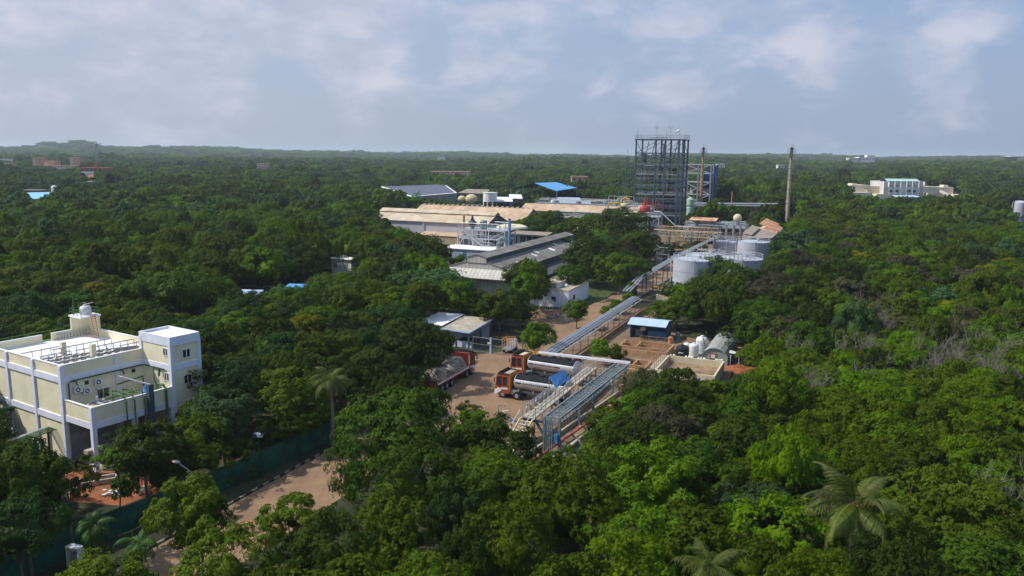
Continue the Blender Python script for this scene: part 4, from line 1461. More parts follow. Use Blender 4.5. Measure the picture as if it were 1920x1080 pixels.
for k, (u, v, w_, l_) in enumerate(((13.2, 23, .8, 2.0), (12.2, 27, .8, 1.6), (13, 36, .9, 4), (10.9, 44, .9, 2.5), (14.5, 10, .9, 1.5))):
    s_ = (8.3 - 6.0) / xm
    z = lambda x: 8.3 - (x - xm) * s_ + .13
    b.slab([(u - w_, v, z(u - w_)), (u + w_, v, z(u + w_)), (u + w_, v + l_ * .4, z(u + w_)), (u - w_, v + l_ * .4, z(u - w_))], .02)
b.build('roof_light', 'white_roof', t)
b = MB(); b.box(WW + 4.6, 8, 0, WW + 4.7, WL - 15, 3.6); b.slab([(WW - .3, 6, 4.6), (WW + 4.8, 6, 3.7), (WW + 4.8, WL - 14, 3.7), (WW - .3, WL - 14, 4.6)], .1); b.build('side_aisle', 'sheet_dark', t)

t = plthing('office_building', 'small flat roofed white building between the grey warehouse and the road', 'building', -62.6, 157.5)
b = MB(); b.box(0, 0, 0, 8.9, 14, 3.5); b.box(.2, 3, 3.5, 5.2, 15.5, 4.3); b.build('wall', 'lilac_white', t)
b = MB(); b.box(.3, .3, 3.5, 8.6, 2.9, 3.56); b.box(5.3, 2.9, 3.5, 8.6, 13.7, 3.56); b.box(.4, 3.2, 4.3, 5.0, 15.3, 4.36); b.build('roof', 'concrete', t)
b = MB()
for a in ((-.05, -.05, 3.45, 8.95, .2, 3.85), (8.7, .2, 3.45, 8.95, 14.05, 3.85), (-.05, .2, 3.45, .2, 3, 3.85), (5.1, 14.5, 4.25, 5.3, 15.6, 4.65), (.1, 2.95, 4.25, 5.3, 3.15, 4.65), (5.1, 3.15, 4.25, 5.3, 14.5, 4.65)):
    b.box(*a)
b.build('parapet', 'beige', t)
for x in (2, 5):
    b = MB(); b.box(x, -.04, 1.1, x + 1, .03, 2.2); b.build('window', 'glass', t)
b = MB(); b.box(8.87, 3, 1.2, 8.93, 4.2, 2.3); b.build('window', 'glass', t)
b = MB(); b.ball((6.3, 6.0, 3.8), .4, 10); b.build('roof_sack', 'white_paint', t)

t = gable_shed('warehouse', 'long tan roofed warehouse with pale striped wall left of the steel stair tower', -168, 257.5, -119.5, 275, 7.6, 10.6, 'sheet_stripe', 'sheet_tan', ridge='x', front='sheet_dark')
b = MB()
b.slab([(-.5, 6.2, 10.3), (49, 6.2, 10.3), (49, 8.75, 11.4), (-.5, 8.75, 11.4)], .1); b.slab([(-.5, 8.75, 11.4), (49, 8.75, 11.4), (49, 11.3, 10.3), (-.5, 11.3, 10.3)], .1)
b.build('ridge_monitor', 'sheet_tan', t)
b = MB(); b.box(22.3, -.3, 0, 22.9, -.05, 7.5); b.box(0, -.25, 0, .5, -.05, 7.5); b.build('downpipe', 'steel_light', t)
b = MB(); b.slab([(23, -4.4, 3.0), (40, -4.4, 3.0), (40, -.1, 4.0), (23, -.1, 4.0)], .12); b.box(23, -4.2, 0, 40, -4.05, 2.85); b.build('lean_to', 'sheet_orange', t)
t = gable_shed('warehouse', 'orange brown roofed warehouse standing behind the tan roofed one', -163, 279, -114, 297, 7.6, 11.6, 'sheet_grey', 'sheet_orange', ridge='x', front='corr_brown')
b = MB()
for k in range(22):
    b.box(k * 2.2 + .5, 8.7, 11.5, k * 2.2 + 1.5, 9.4, 12.1)
b.build('ridge_vent', 'sheet_tan', t)
t = gable_shed('warehouse', 'long low shed with orange roof behind the round tree and the white canopy', -131, 318, -79, 330, 9.0, 11.4, 'beige', 'sheet_orange', ridge='x')
t = gable_shed('shed', 'small sloping brown roofed shed at the left end of the tan warehouse', -176, 244, -166, 257, 4.5, 6.2, 'sheet_grey', 'corr_brown', ridge='y', cat='shed')
t = plthing('shelter', 'grey roofed shelter glimpsed over trees left of the tan warehouse', 'shelter', -195, 262)
b = MB(); b.slab([(0, 0, 6.0), (15, 0, 6.0), (15, 10, 7.6), (0, 10, 7.6)], .15); b.build('roof', 'sheet_roof', t)
b = MB()
for x in (.5, 7.5, 14.5):
    for y in (.5, 9.5):
        b.bar((x, y, 0), (x, y, 5.9 + y * .16), .2)
b.build('post', 'steel_grey', t)
# blue grey cabin in front of the stair tower
t = plthing('cabin', 'pale blue grey box cabin with flat pale roof below the steel stair tower', 'cabin', -110.3, 206)
b = MB(); b.box(0, 0, 0, 18, 9, 4.8); b.build('wall', mat('cabin_wall', (.36, .42, .50), .7, var=.12, scale=.5, lines=(0, 1.5, .1, (.28, .33, .40))), t)
b = MB(); b.box(-.3, -.3, 4.8, 18.3, 9.3, 5.0); b.build('roof', 'white_roof', t)
b = MB(); b.box(7, -.05, 2.2, 8.2, .03, 4.2); b.box(17, -.1, .2, 17.5, .0, 4.7); b.build('door', 'blue_wall', t)

def skid(name, label, cat, x, y, nx, ny, dx, dy, levels, m, seed, z=0, vessels=(), rails=True, brace=True, clutter=10, cm='galv', rz=0):
    """open steel structure: columns, decks, railings, bracing, vessels and pipe runs"""
    t = plthing(name, label, cat, x, y, z, rz=rz)
    rr = random.Random(seed)
    H = levels[-1]
    for i in range(nx + 1):
        for j in range(ny + 1):
            b = MB(); b.box(i * dx - .15, j * dy - .15, 0, i * dx + .15, j * dy + .15, H); b.build('column', m, t)
    for z_ in levels:
        b = MB()
        for i in range(nx + 1):
            b.bar((i * dx, 0, z_), (i * dx, ny * dy, z_), .2, .3)
        for j in range(ny + 1):
            b.bar((0, j * dy, z_), (nx * dx, j * dy, z_), .2, .3)
        b.box(.2, .2, z_ + .16, nx * dx - .2, ny * dy - .2, z_ + .2)
        o = b.build('deck', m, t)
        if rails:
            b = MB(); rail(b, [(0, 0, z_ + .2), (nx * dx, 0, z_ + .2), (nx * dx, ny * dy, z_ + .2), (0, ny * dy, z_ + .2), (0, 0, z_ + .2)], 1.1, .04, 1.5); b.build('railing', m, o)
    if brace:
        b = MB()
        zs = [0] + list(levels)
        for a, c in zip(zs[:-1], zs[1:]):
            i = rr.randrange(nx)
            for jj in (0, ny * dy):
                b.bar((i * dx, jj, a), ((i + 1) * dx, jj, c), .14)
            b.bar((0, 0, a), (0, dy, c), .14); b.bar((nx * dx, dy, a), (nx * dx, 0, c), .14)
        b.build('brace', m, t)
    for (vx, vy, vz, r, h, vm) in vessels:
        b = MB(); b.lathe([(r * .3, vz), (r * .8, vz + .15 * r), (r, vz + .5 * r), (r, vz + h - .5 * r), (r * .8, vz + h - .15 * r), (r * .25, vz + h)], vx, vy, 18); b.build('vessel', vm, t, True)
    b = MB()
    zs = [0] + list(levels)
    for k in range(clutter):
        li = rr.randrange(len(zs))
        zz = zs[li] + .2
        x0, y0 = rr.uniform(0, nx * dx), rr.uniform(0, ny * dy)
        h_ = rr.uniform(.8, 2.4)
        x1, y1 = rr.uniform(0, nx * dx), y0
        b.tube([(x0, y0, zz), (x0, y0, zz + h_), (x1, y1, zz + h_), (x1, y1, zz)], rr.uniform(.05, .13), 6)
    if clutter:
        b.build('pipe_run', cm, t)
    return t

t = skid('stair_structure', 'grey steel frame with zigzag stairs and hoppers in front of the tan warehouse', 'steel structure', -109, 214, 3, 2, 5.2, 4, (3.6, 7.2, 9.8), 'steel_light', 3, clutter=14)
b = MB()
for (x0, z0, x1, z1) in ((2, 9.8, 8.5, 5.2), (8.6, 5.2, 11.5, 5.2), (11.5, 5.2, 16.5, .8)):
    for y in (-.9, -.2):
        b.bar((x0, y, z0), (x1, y, z1), .15, .25)
        b.bar((x0, y, z0 + 1.1), (x1, y, z1 + 1.1), .07)
    n = 14
    for k in range(n + 1):
        f_ = k / n
        b.bar((x0 + (x1 - x0) * f_, -.9, z0 + (z1 - z0) * f_), (x0 + (x1 - x0) * f_, -.2, z0 + (z1 - z0) * f_), .12, .05)
        if k % 3 == 0:
            b.bar((x0 + (x1 - x0) * f_, -.9, z0 + (z1 - z0) * f_), (x0 + (x1 - x0) * f_, -.9, z0 + (z1 - z0) * f_ + 1.1), .06)
b.build('stair', 'steel_light', t)
b = MB(); b.lathe([(.5, 10), (1.3, 11.7), (1.3, 12), (.5, 12.8), (.2, 14)], 4, 2, 12); b.build('hopper', 'sheet_dark', t)
b = MB(); b.lathe([(1.1, 10), (1.1, 12.2), (.8, 12.6)], 7.5, 2.5, 16); b.build('vessel', 'steel_teal', t)
b = MB(); b.tube([(-1.0, -.5, 0), (-1.0, -.5, 5.2)], .28, 8); b.build('duct', 'orange', t)
b = MB(); b.tube([(1.6, 1, 9), (1.6, 1, 14), (3.2, 1, 14.3)], .35, 8); b.build('duct', 'orange', t)
t = plthing('blower_duct', 'pale blue bent duct on a blue braced frame beside the tall blue stack', 'duct', -94, 210)
b = MB(); b.tube([(0, 1, 4.6), (0, 1, 6.6), (.4, 1, 7.6), (1.4, 1, 8.1), (2.4, 1, 7.6), (2.8, 1, 6.6), (2.8, 1, 4.6)], .75, 14); b.build('duct', 'steel_teal', t, True)
b = MB()
for x in (-1.5, 2, 5.5):
    for y in (-1, 3):
        b.bar((x, y, 0), (x, y, 4.5), .22)
for y in (-1, 3):
    b.bar((-1.5, y, 4.5), (5.5, y, 4.5), .25); b.bar((-1.5, y, .3), (2, y, 4.4), .14); b.bar((2, y, .3), (-1.5, y, 4.4), .14); b.bar((2, y, .3), (5.5, y, 4.4), .14)
b.box(-1.5, -1, 4.62, 5.5, 3, 4.7)
rail(b, [(-1.5, -1, 4.7), (5.5, -1, 4.7), (5.5, 3, 4.7)], 1.1, .04)
b.build('frame', 'steel_light', t)
t = thing('stack', 'slim blue stack pipe rising beside the end of the tan warehouse', 'stack', atY(955, 440, 226).xy.to_3d(), 0)
b = MB(); b.tube([(0, 0, 0), (0, 0, 14.2)], .45, 14, .38); b.lathe([(.42, 14.1), (.5, 14.3)], 0, 0, 14); b.build('pipe', mat('stack_blue', (.16, .26, .40), .5, var=.2), t)
t = plthing('storage_tank', 'squat round tank with bright cream domed top behind the blue stack', 'storage tank', *unpl(atY(960, 420, 262)))
b = MB(); b.lathe([(5.2, 0), (5.2, 8.3)], 0, 0, 30); b.build('shell', 'sheet_dark', t)
b = MB(); b.lathe([(5.3, 8.3), (5.0, 8.9), (3.5, 9.4), (1.5, 9.6), (.1, 9.65)], 0, 0, 30); b.build('roof', mat('cream_dome', (.68, .62, .45), .7, var=.08), t, True)
t = plthing('steel_structure', 'dark latticed steel frame packed with pipes right of the blue stack', 'steel structure', *unpl(atY(962, 450, 246)))
b = MB()
for i in range(6):
    for y in (0, 4):
        b.bar((i * 2.2, y, 0), (i * 2.2, y, 7.6), .2)
for z in (2.5, 5, 7.6):
    for y in (0, 4):
        b.bar((0, y, z), (11, y, z), .2)
b.build('frame', 'steel_grey', t)
b = MB()
for k in range(8):
    b.tube([(k * 1.4, 1 + (k % 3), .2), (k * 1.4, 1 + (k % 3), 7.4)], .3, 8)
b.build('pipe', 'sheet_dark', t)
b = MB(); b.slab([(-1, -.5, 8.0), (11.5, -.5, 8.0), (11.5, 4.5, 8.6), (-1, 4.5, 8.6)], .1); b.build('roof', 'corr_brown', t)

# white canopy/ cream tarpaulin roof right of it
t = plthing('cream_shed', 'long low cream roofed shed seen above the ridge of the grey warehouse', 'shed', *unpl(atY(1062, 430, 268)))
b = MB(); b.slab([(0, 0, 7.2), (9, 0, 7.2), (9, 8, 8.8), (0, 8, 8.8)], .15); b.build('roof', 'vessel_cream', t)
b = MB(); b.box(0.2, .2, 0, 8.8, .4, 7.0); b.build('wall', 'beige', t)

# solar roofed warehouse (its own orientation)
q = [at(770, 369, 8.5), at(857, 362, 8.5)]
dv = (q[1] - q[0]); ang = math.atan2(dv.y, dv.x); Lx = dv.length
t = thing('warehouse', 'wide warehouse with solar panelled roof behind the palms', 'warehouse', (q[0].x, q[0].y, 0), ang)
ql = at(714, 353, 8.5) - q[0]
ca, sa = math.cos(-ang), math.sin(-ang)
lx, ly = ql.x * ca - ql.y * sa, ql.x * sa + ql.y * ca
Ly = ly
Q = []
for px_, py_, z_ in ((770, 368.5, 8.5), (857, 361.5, 8.5), (834, 345.5, 10.6), (714, 350, 10.6)):
    v_ = at(px_, py_, z_) - Vector((q[0].x, q[0].y, 0))
    Q.append(Vector((v_.x * ca - v_.y * sa, v_.x * sa + v_.y * ca, z_)))
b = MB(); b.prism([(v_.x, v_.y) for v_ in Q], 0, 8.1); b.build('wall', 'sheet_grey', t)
b = MB(); b.slab(Q, .3); b.build('roof', 'white_roof', t)
mid_ = (Q[0] + Q[1] + Q[2] + Q[3]) / 4
b = MB(); b.slab([mid_ + (v_ - mid_) * .93 + Vector((0, 0, .25)) for v_ in Q], .1); b.build('solar_array', 'solar', t)
b = MB(); b.box(Lx * .45, -.15, 0, Lx * .75, -.02, 4.5); b.build('door', 'dark', t)

t = thing('warehouse', 'long low grey roofed shed behind the round tanks and white canopies', 'warehouse', at(862, 382, 0), math.atan2(*(lambda a, c: (c.y - a.y, c.x - a.x))(at(862, 382), at(1070, 390))))
Ls = (at(1070, 390) - at(862, 382)).length
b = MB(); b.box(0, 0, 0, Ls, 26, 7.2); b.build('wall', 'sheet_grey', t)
b = MB(); b.slab([(-1, -1, 7.3), (Ls + 1, -1, 7.3), (Ls + 1, 13, 9.4), (-1, 13, 9.4)], .15); b.slab([(-1, 13, 9.4), (Ls + 1, 13, 9.4), (Ls + 1, 27, 7.3), (-1, 27, 7.3)], .15); b.build('roof', 'corr_brown', t)

def pxlen(px0, px1, Y):
    return abs(px1 - px0) * Y / FPX
# horizontal beige vessels on a gantry
p = atY(884, 373, 380)
t = thing('storage_vessel', 'fat beige round ended vessel lying on a steel gantry', 'vessel', (p.x, p.y, 0), PA)
b = MB(); b.ball((0, 0, 0), 2.3, 20, 1); b.v = [(x * 1.35, y * .95, z + p.z) for x, y, z in b.v]; b.build('shell', 'vessel_cream', t, True)
b = MB()
for x in (-4, 0, 4):
    for y in (-2, 2):
        b.bar((x, y, 0), (x, y, p.z - 2.4), .3)
b.bar((-6, -2, p.z - 2.6), (6, -2, p.z - 2.6), .3); b.bar((-6, 2, p.z - 2.6), (6, 2, p.z - 2.6), .3)
b.build('gantry', 'steel_grey', t)
p = atY(866, 373, 382)
t = thing('storage_vessel', 'smaller beige rounded vessel left of the fat one on the gantry', 'vessel', (p.x, p.y, 0), PA)
b = MB(); b.ball((0, 0, 0), 1.6, 18, 1); b.v = [(x * 1.3, y, z + p.z) for x, y, z in b.v]; b.build('shell', 'vessel_cream', t, True)
b = MB(); b.bar((-2, 0, 0), (-2, 0, p.z - 1.6), .3); b.bar((2, 0, 0), (2, 0, p.z - 1.6), .3); b.build('leg', 'steel_grey', t)
p = atY(919, 376, 372)
t = thing('elevated_tank', 'white round water tank standing on four tall legs beside the beige vessels', 'water tank', (p.x, p.y, 0), PA)
b = MB(); b.lathe([(3.3, p.z - .5), (3.3, p.z + 3.4), (3.45, p.z + 3.45), (3.45, p.z + 3.8), (3.0, p.z + 3.8)], 0, 0, 26); b.build('shell', 'white_paint', t)
for x in (-2.3, 2.3):
    for y in (-2.3, 2.3):
        b = MB(); b.bar((x, y, 0), (x, y, p.z - .5), .5); b.build('leg', 'white_paint', t)

def canopy_shed(label, pxs, Y, z, ztop, m, n=4, name='canopy_shed', depth=10, slope=0.8, frame='steel_blue'):
    """open shed: left and right pixel, distance, eave height"""
    a, c = atY(pxs[0], 370, Y), atY(pxs[1], 370, Y)
    w_ = (c - a).length
    t = thing(name, label, 'open shed', (a.x, a.y, 0), PA * .3)
    b = MB(); b.slab([(0, 0, z), (w_, 0, z), (w_ * 1.0 - 2, depth, ztop), (-2, depth, ztop)], .2); b.build('roof', m, t)
    b = MB()
    for i in range(n + 1):
        for y, zz in ((.5, z), (depth - .5, ztop)):
            b.bar((i * w_ / n, y, 0), (i * w_ / n, y, zz - .2), .3)
    b.bar((0, .4, z - .4), (w_, .4, z - .4), .35)
    b.build('frame', frame, t)
    return t
canopy_shed('small open shed with bright white roof, left one of the pair behind the orange roof', (930, 962), 370, 11.0, 12.4, 'white_roof', depth=12)
canopy_shed('small open shed with bright white roof, right one of the pair behind the orange roof', (956, 980), 384, 11.6, 13.0, 'white_roof', depth=12)
canopy_shed('low open shed with pale blue roof right of the large blue roof', (1049, 1092), 400, 8.8, 10.8, 'pale_blue', depth=16)
canopy_shed('long low shed with blue white roof between the blue roof and yellow pipes', (1075, 1112), 390, 8.4, 9.6, 'pale_blue', depth=14)
# large blue roof, mono ridge
p0, p1 = atY(965, 352, 430), atY(1080, 354, 430)
t = thing('blue_roof_shed', 'large open shed with bright blue gable roof behind the plant', 'open shed', (p0.x, p0.y, 0), 0)
W_ = p1.x - p0.x
A = (0, 6, p0.z); 
q0, q1, q2, q3 = atY(1003, 343, 440), atY(1043, 341.5, 452), atY(1082, 352, 440), atY(1044, 357.5, 420)
l0 = atY(958, 353, 440)
o_ = Vector((p0.x, p0.y, 0))
b = MB(); b.slab([q0 - o_, q1 - o_, q2 - o_, q3 - o_], .3); b.build('roof', 'blue_roof', t)
q5 = atY(1000, 357, 425)
l1 = atY(996, 351.6, 455)
b = MB(); b.slab([l0 - o_, q0 - o_ - Vector((0, 0, .05)), q1 - o_ - Vector((0, 0, .05)), l1 - o_], .3); b.build('roof', 'dark_green', t)
b = MB()
for q in (l0, l1, q3, q2, q1.lerp(q2, .5), l0.lerp(q0, .5)):
    v = q - o_
    b.bar((v.x, v.y, 0), (v.x, v.y, v.z - .4), .45)
b.build('post', 'steel_grey', t)
b = MB()
for k in range(16):
    f_ = k / 16
    b.box(4 + 28 * f_, 2, 0, 5.2 + 28 * f_, 4, 3 + 3 * ((k * 7) % 5) / 5)
b.build('stored_goods', 'steel_grey', t)

# ============================================================ process area in the middle
t = skid('process_deck', 'grey steel process deck with beige vessels and yellow pipes', 'steel structure', *unpl(atY(1134, 430, 332)), 4, 2, 4.6, 5, (5.5, 10.6), 'steel_light', 12, vessels=[(7.5, 2.5, 2.5, 1.8, 10.6, 'vessel_cream'), (14.5, 3, 6.2, 1.3, 6.0, 'vessel_cream'), (3, 6, 10.8, .9, 2.2, 'steel_teal')], clutter=26)
b = MB()
b.tube([(1, 0, 5.8), (1, 0, 12.2), (1.4, 0, 12.9), (5.0, 0, 13.1), (5, 3, 13.1)], .3, 8)
b.tube([(5.6, 4, 10.8), (5.6, 4, 14.0), (6.0, 4, 14.8), (7.6, 4, 15.0), (9.0, 4, 14.6), (9.2, 4, 13)], .36, 8)
b.tube([(12, 1, 5), (12, 1, 7), (18, 1, 7), (18, 1, 5)], .3, 8)
b.build('yellow_pipe', 'yellow_pipe', t, True)
b = MB()
for k in range(5):
    x = 13 + k * 1.9
    b.tube([(x, 6, 10.8), (x, 6, 13.2 + (k % 2)), (x + 1.2, 6, 13.2 + (k % 2)), (x + 1.2, 6, 11)], .22, 7)
b.build('red_pipe', 'rust_red', t)
b = MB()
b.bar((-1, 8, 8), (-1, 8, 15.5), .25); b.bar((10, 8, 8), (10, 8, 15.5), .25); b.bar((-1, 8, 15.5), (10, 8, 15.5), .25); b.bar((4.5, 8, 15.5), (4.5, 8, 8), .2)
for k in range(8):
    b.bar((k * 1.3, 9, 8.6), (k * 1.3, 9, 13 + (k * 3) % 4), .2)
b.build('pipe_portal', 'galv', t)
t = skid('process_deck', 'low grey pipe gallery stretching in front of the orange roofed shed', 'steel structure', *unpl(atY(1040, 430, 316)), 5, 1, 4.0, 4, (4.5, 8.0), 'steel_light', 15, clutter=24)
b = MB(); b.box(6, -3, 0, 13, -1, 5.5); b.build('cooling_cabinet', 'pale_blue', t)
t = skid('process_deck', 'cluttered steel gallery of small pipes behind the orange roofs', 'steel structure', -132, 336, 9, 1, 5.5, 6, (8.5, 11.0), 'steel_grey', 25, clutter=50, vessels=[(8, 3, 9, 1.2, 3.5, 'white_plastic'), (20, 3, 9, 1.2, 3.4, 'steel_teal'), (33, 3, 9, 1.6, 4.2, 'steel_teal'), (39, 3, 9, 1.4, 5.4, 'steel_teal')])
# red vessel and its scaffold
p = atY(1209, 397, 300)
t = thing('red_vessel', 'dark red domed vessel with a red pipe rising from its top', 'vessel', (p.x, p.y, 0), PA)
z = p.z
b = MB(); b.lathe([(.5, z - 2.3), (1.9, z - 2.1), (2.1, z - 1.6), (2.1, z + 1.4), (1.7, z + 2.0), (.8, z + 2.35), (.4, z + 2.4)], 0, 0, 26); b.build('shell', 'vessel_red', t, True)
b = MB(); b.lathe([(.38, z + 2.3), (.3, z + 4), (.2, z + 7)], 0, 0, 12); b.build('neck', 'rust_red', t)
b = MB()
for x, y in ((-1.4, -1.4), (1.4, -1.4), (-1.4, 1.4), (1.4, 1.4)):
    b.bar((x, y, 0), (x, y, z - 1.7), .3)
b.build('leg', 'vessel_red', t)
t = skid('scaffold_tower', 'pale grey steel stair tower in front of the red vessel', 'steel structure', -65.5, 262, 2, 1, 3.6, 4, (3.5, 6.3, 9.0, 12.3), 'steel_light', 31, clutter=12)
b = MB(); b.tube([(5.4, 0, 14.2), (7.6, 0, 14.2), (13, 0, 9.6), (24, 2, 9.3)], .22, 6); b.tube([(-12, 0, 12.3), (0, 0, 12.3)], .2, 6); b.bar((-12, 0, 12.5), (0, 0, 12.5), .2, .3); b.bar((-8, 0, 0), (-8, 0, 12.4), .3); b.build('pipe', 'steel_light', t)

# pipe bridge going right towards the tank farm
t = plthing('pipe_bridge', 'trussed pipe bridge with brown pipes in front of the process tower', 'pipe bridge', -56, 254, 7.0)
b = MB(); truss(b, (0, 0, 0), (18.5, 0, 0), 1.6, .2, 13); truss(b, (0, 2, 0), (18.5, 2, 0), 1.6, .2, 13)
rail(b, [(0, 0, 2.0), (18.5, 0, 2.0)], 1.0, .04, 2)
b.build('truss', 'beige', t)
b = MB()
for k in range(5):
    b.m(k % 2).tube([(-2, .2 + k * .4, 1.8), (19.5, .2 + k * .4, 1.8)], .18, 6)
b.tube([(-1, 1, 3.0), (18.5, 1, 3.1)], .14, 6)
b.build('pipe', ['rust_pipe', 'steel_light'], t)
for x in (3, 10, 17.5):
    b = MB(); b.bar((x, 0, -7), (x, 0, 0), .3); b.bar((x, 2, -7), (x, 2, 0), .3); b.build('leg', 'steel_teal', t)
t = plthing('pipe_bridge', 'long straight pale pipe running right from the process tower', 'pipe bridge', -69, 372, 11)
b = MB(); b.tube([(0, 0, 0), (38, 19, 0)], .45, 8); b.tube([(0, 1.5, -1), (38, 20.5, -1)], .35, 8); b.build('pipe', 'steel_light', t)
b = MB()
for k in range(6):
    x, y = k * 7.4, k * 3.7
    b.bar((x, y, -11), (x, y, -.6), .35); b.bar((x, y - 1, -1.2), (x, y + 2.5, -1.2), .3)
b.build('leg', 'steel_grey', t)
t = skid('process_deck', 'green and grey low pump deck at the foot of the process tower', 'steel structure', -57, 300, 5, 2, 4.5, 5, (3.5, 6.5), 'steel_grey', 44, clutter=44, vessels=[(4, 4, 6.8, 1.0, 2.4, 'steel_teal'), (12, 4, 3.5, 1.2, 3, 'steel_teal')])
b = MB(); b.slab([(2, -1, 9.0), (12, -1, 9.0), (12, 4, 9.8), (2, 4, 9.8)], .15); b.build('roof', 'corr_rust', t)
p = atY(1294, 394, 330)
t = thing('scrubber_vessel', 'pale green upright scrubber vessel between the tower and the rusty chimney', 'vessel', (p.x, p.y, 0), 0)
b = MB(); b.lathe([(1.5, 0), (1.5, p.z + 1), (1.2, p.z + 1.6), (1.6, p.z + 2), (1.6, p.z + 4.4), (1.1, p.z + 5), (.4, p.z + 5.4)], 0, 0, 18); b.build('shell', mat('pale_green', (.30, .42, .32), .6, var=.15), t)
b = MB(); rail(b, [(-2, -2, p.z + 1), (2, -2, p.z + 1), (2, 2, p.z + 1)], 1.1, .05, 1.3); b.build('railing', 'steel_light', t)

# ============================================================ process tower
DT = 385.0
def tower():
    c0 = atY(1274, 419, 378)          # front right corner direction
    x0, y0 = unpl((c0.x, c0.y))
    t = plthing('process_tower', 'tall dark blue grey open steel process tower of many decks, highest structure in the plant', 'process tower', x0 - 22.5, y0)
    WX_, WY_ = 22.5, 12.5
    H = 40.2
    cols = [0, 9.6, 14.2, 20.6, 22.5]
    for i, x in enumerate(cols):
        for y in (0, WY_):
            b = MB(); s = .36 if i != 3 else .45
            b.box(x - s, y - s * .8, 0, x + s, y + s * .8, H); b.build('column', 'steel_blue', t)
    b = MB(); b.box(-.3, -.3, 0, .3, .3, 1)
    lv = [4.5, 8, 11.2, 14.4, 17.6, 20.8, 24.0, 27.5]
    for k, z in enumerate(lv):
        b = MB()
        for y in (0, 4.2, 8.4, WY_):
            b.bar((0, y, z), (WX_, y, z), .35, .5)
        for x in (0, 4.8, 9.6, 14.2, 18, 22.5):
            b.bar((x, 0, z), (x, WY_, z), .3, .4)
        x1 = WX_ - .5 if k % 2 else 13.8
        b.box(.5, .5, z + .26, x1, WY_ - .5, z + .32)
        d = b.build('deck', 'steel_blue' if k % 3 else 'steel_grey', t)
        b = MB(); rail(b, [(0, -.2, z + .3), (WX_, -.2, z + .3), (WX_ + .2, WY_, z + .3)], 1.15, .06, 2.2); b.build('railing', 'steel_grey', d)
    b = MB()
    for z in (31.5, 34.0):
        for y in (0, WY_):
            b.bar((0, y, z), (WX_, y, z), .35, .5)
        for x in (0, WX_):
            b.bar((x, 0, z), (x, WY_, z), .3, .4)
    b.build('tie_beam', 'steel_blue', t)
    b = MB()
    zs = [0] + lv + [31.5, 34, 39.6]
    cs = [0, 9.6, 14.2, 20.6]
    for i in range(3):
        for k in range(len(zs) - 1):
            if (i + k) % 2 == 0 or k > 7:
                a, c = cs[i], cs[i + 1]
                m_ = (a + c) / 2
                for y in (0, WY_):
                    if k % 2:
                        b.bar((a, y, zs[k + 1]), (m_, y, zs[k]), .2); b.bar((c, y, zs[k + 1]), (m_, y, zs[k]), .2)
                    else:
                        b.bar((a, y, zs[k]), (c, y, zs[k + 1]), .2)
    for k in range(len(zs) - 1):
        for x in (0, WX_):
            b.bar((x, 0 if k % 2 else WY_, zs[k]), (x, WY_ if k % 2 else 0, zs[k + 1]), .2)
    for x in (3, 6, 11.5, 17):
        b.bar((x, 3, 28), (x + 1.5, 7, 39.5), .25)
    b.build('brace', 'steel_blue', t)
    b = MB()
    b.box(-.6, -.6, H, WX_ + .6, WY_ + .6, H + .45)
    b.build('top_deck', 'steel_blue', t)
    b = MB(); rail(b, [(-.5, -.5, H + .45), (WX_ + .5, -.5, H + .45), (WX_ + .5, WY_ + .5, H + .45), (-.5, WY_ + .5, H + .45), (-.5, -.5, H + .45)], 1.9, .05, 1.9); b.build('railing', 'steel_grey', t)
    b = MB(); b.tube([(6.5, 1.5, H + 1.3), (13.5, 1.5, H + 1.3), (14, 1.5, H + 2)], .38, 8); b.build('header_pipe', 'silver', t)
    for k, (x, h_) in enumerate(((.1, 5.2), (9.6, 9.0), (14.2, 5), (16.0, 6.6), (12.0, 3.4))):
        b = MB(); b.tube([(x, 1, H + .4), (x, 1, H + h_)], .16, 6, .05)
        if k in (1, 3):
            b.bar((x - .8, 1, H + 5.4), (x + .8, 1, H + 5.4), .12)
            for d_ in (-.8, -.4, .8):
                b.bar((x + d_, 1, H + 5.4), (x + d_, 1, H + 6.6), .12)
        b.build('antenna', 'steel_grey', t)
    b = MB(); b.bar((20.3, 1, H + .4), (20.3, 1, H + 4.4), .12); b.build('windsock_pole', 'steel_light', t)
    b = MB(); b.tube([(20.4, 1, H + 4.5), (19.4, 1, H + 4.1), (18.7, 1, H + 3.6)], .5, 10, .28); b.build('windsock', 'white_paint', t)
    # vessels and ducts inside
    rr = random.Random(9)
    for (x, y, z, r, h_, m_) in ((3.4, 4, 28, .9, 6.0, 'steel_blue'), (5.0, 4, 17.2, .55, 9, 'orange'), (6.5, 6, 20.8, 1.2, 3, 'rust_pipe'), (12, 5, 9.8, 1.3, 4, 'steel_teal'), (17.5, 5, 13.8, 1.5, 3.2, 'rust_red'), (12, 6, 13.8, 1.5, 2.6, 'rust_red'), (17, 4, 5.8, 1.6, 3.2, 'steel_teal'),
                               (7, 7, 5.8, 1.5, 3.2, 'steel_grey'), (11.8, 6, 24.3, 1.1, 3.0, 'steel_teal'), (18, 6, 24.3, 1.4, 2.6, 'sheet_dark'), (12.8, 4, 31.6, .6, 7, 'steel_grey'), (3, 7, 13.8, 1.3, 3, 'steel_teal'), (5.5, 3, 9.8, .6, 3, 'orange'), (17.4, 7, 17.3, 1.6, 3, 'steel_grey')):
        b = MB(); b.lathe([(r * .5, z), (r, z + .4), (r, z + h_ - .4), (r * .4, z + h_)], x, y, 12); b.build('vessel', m_, t)
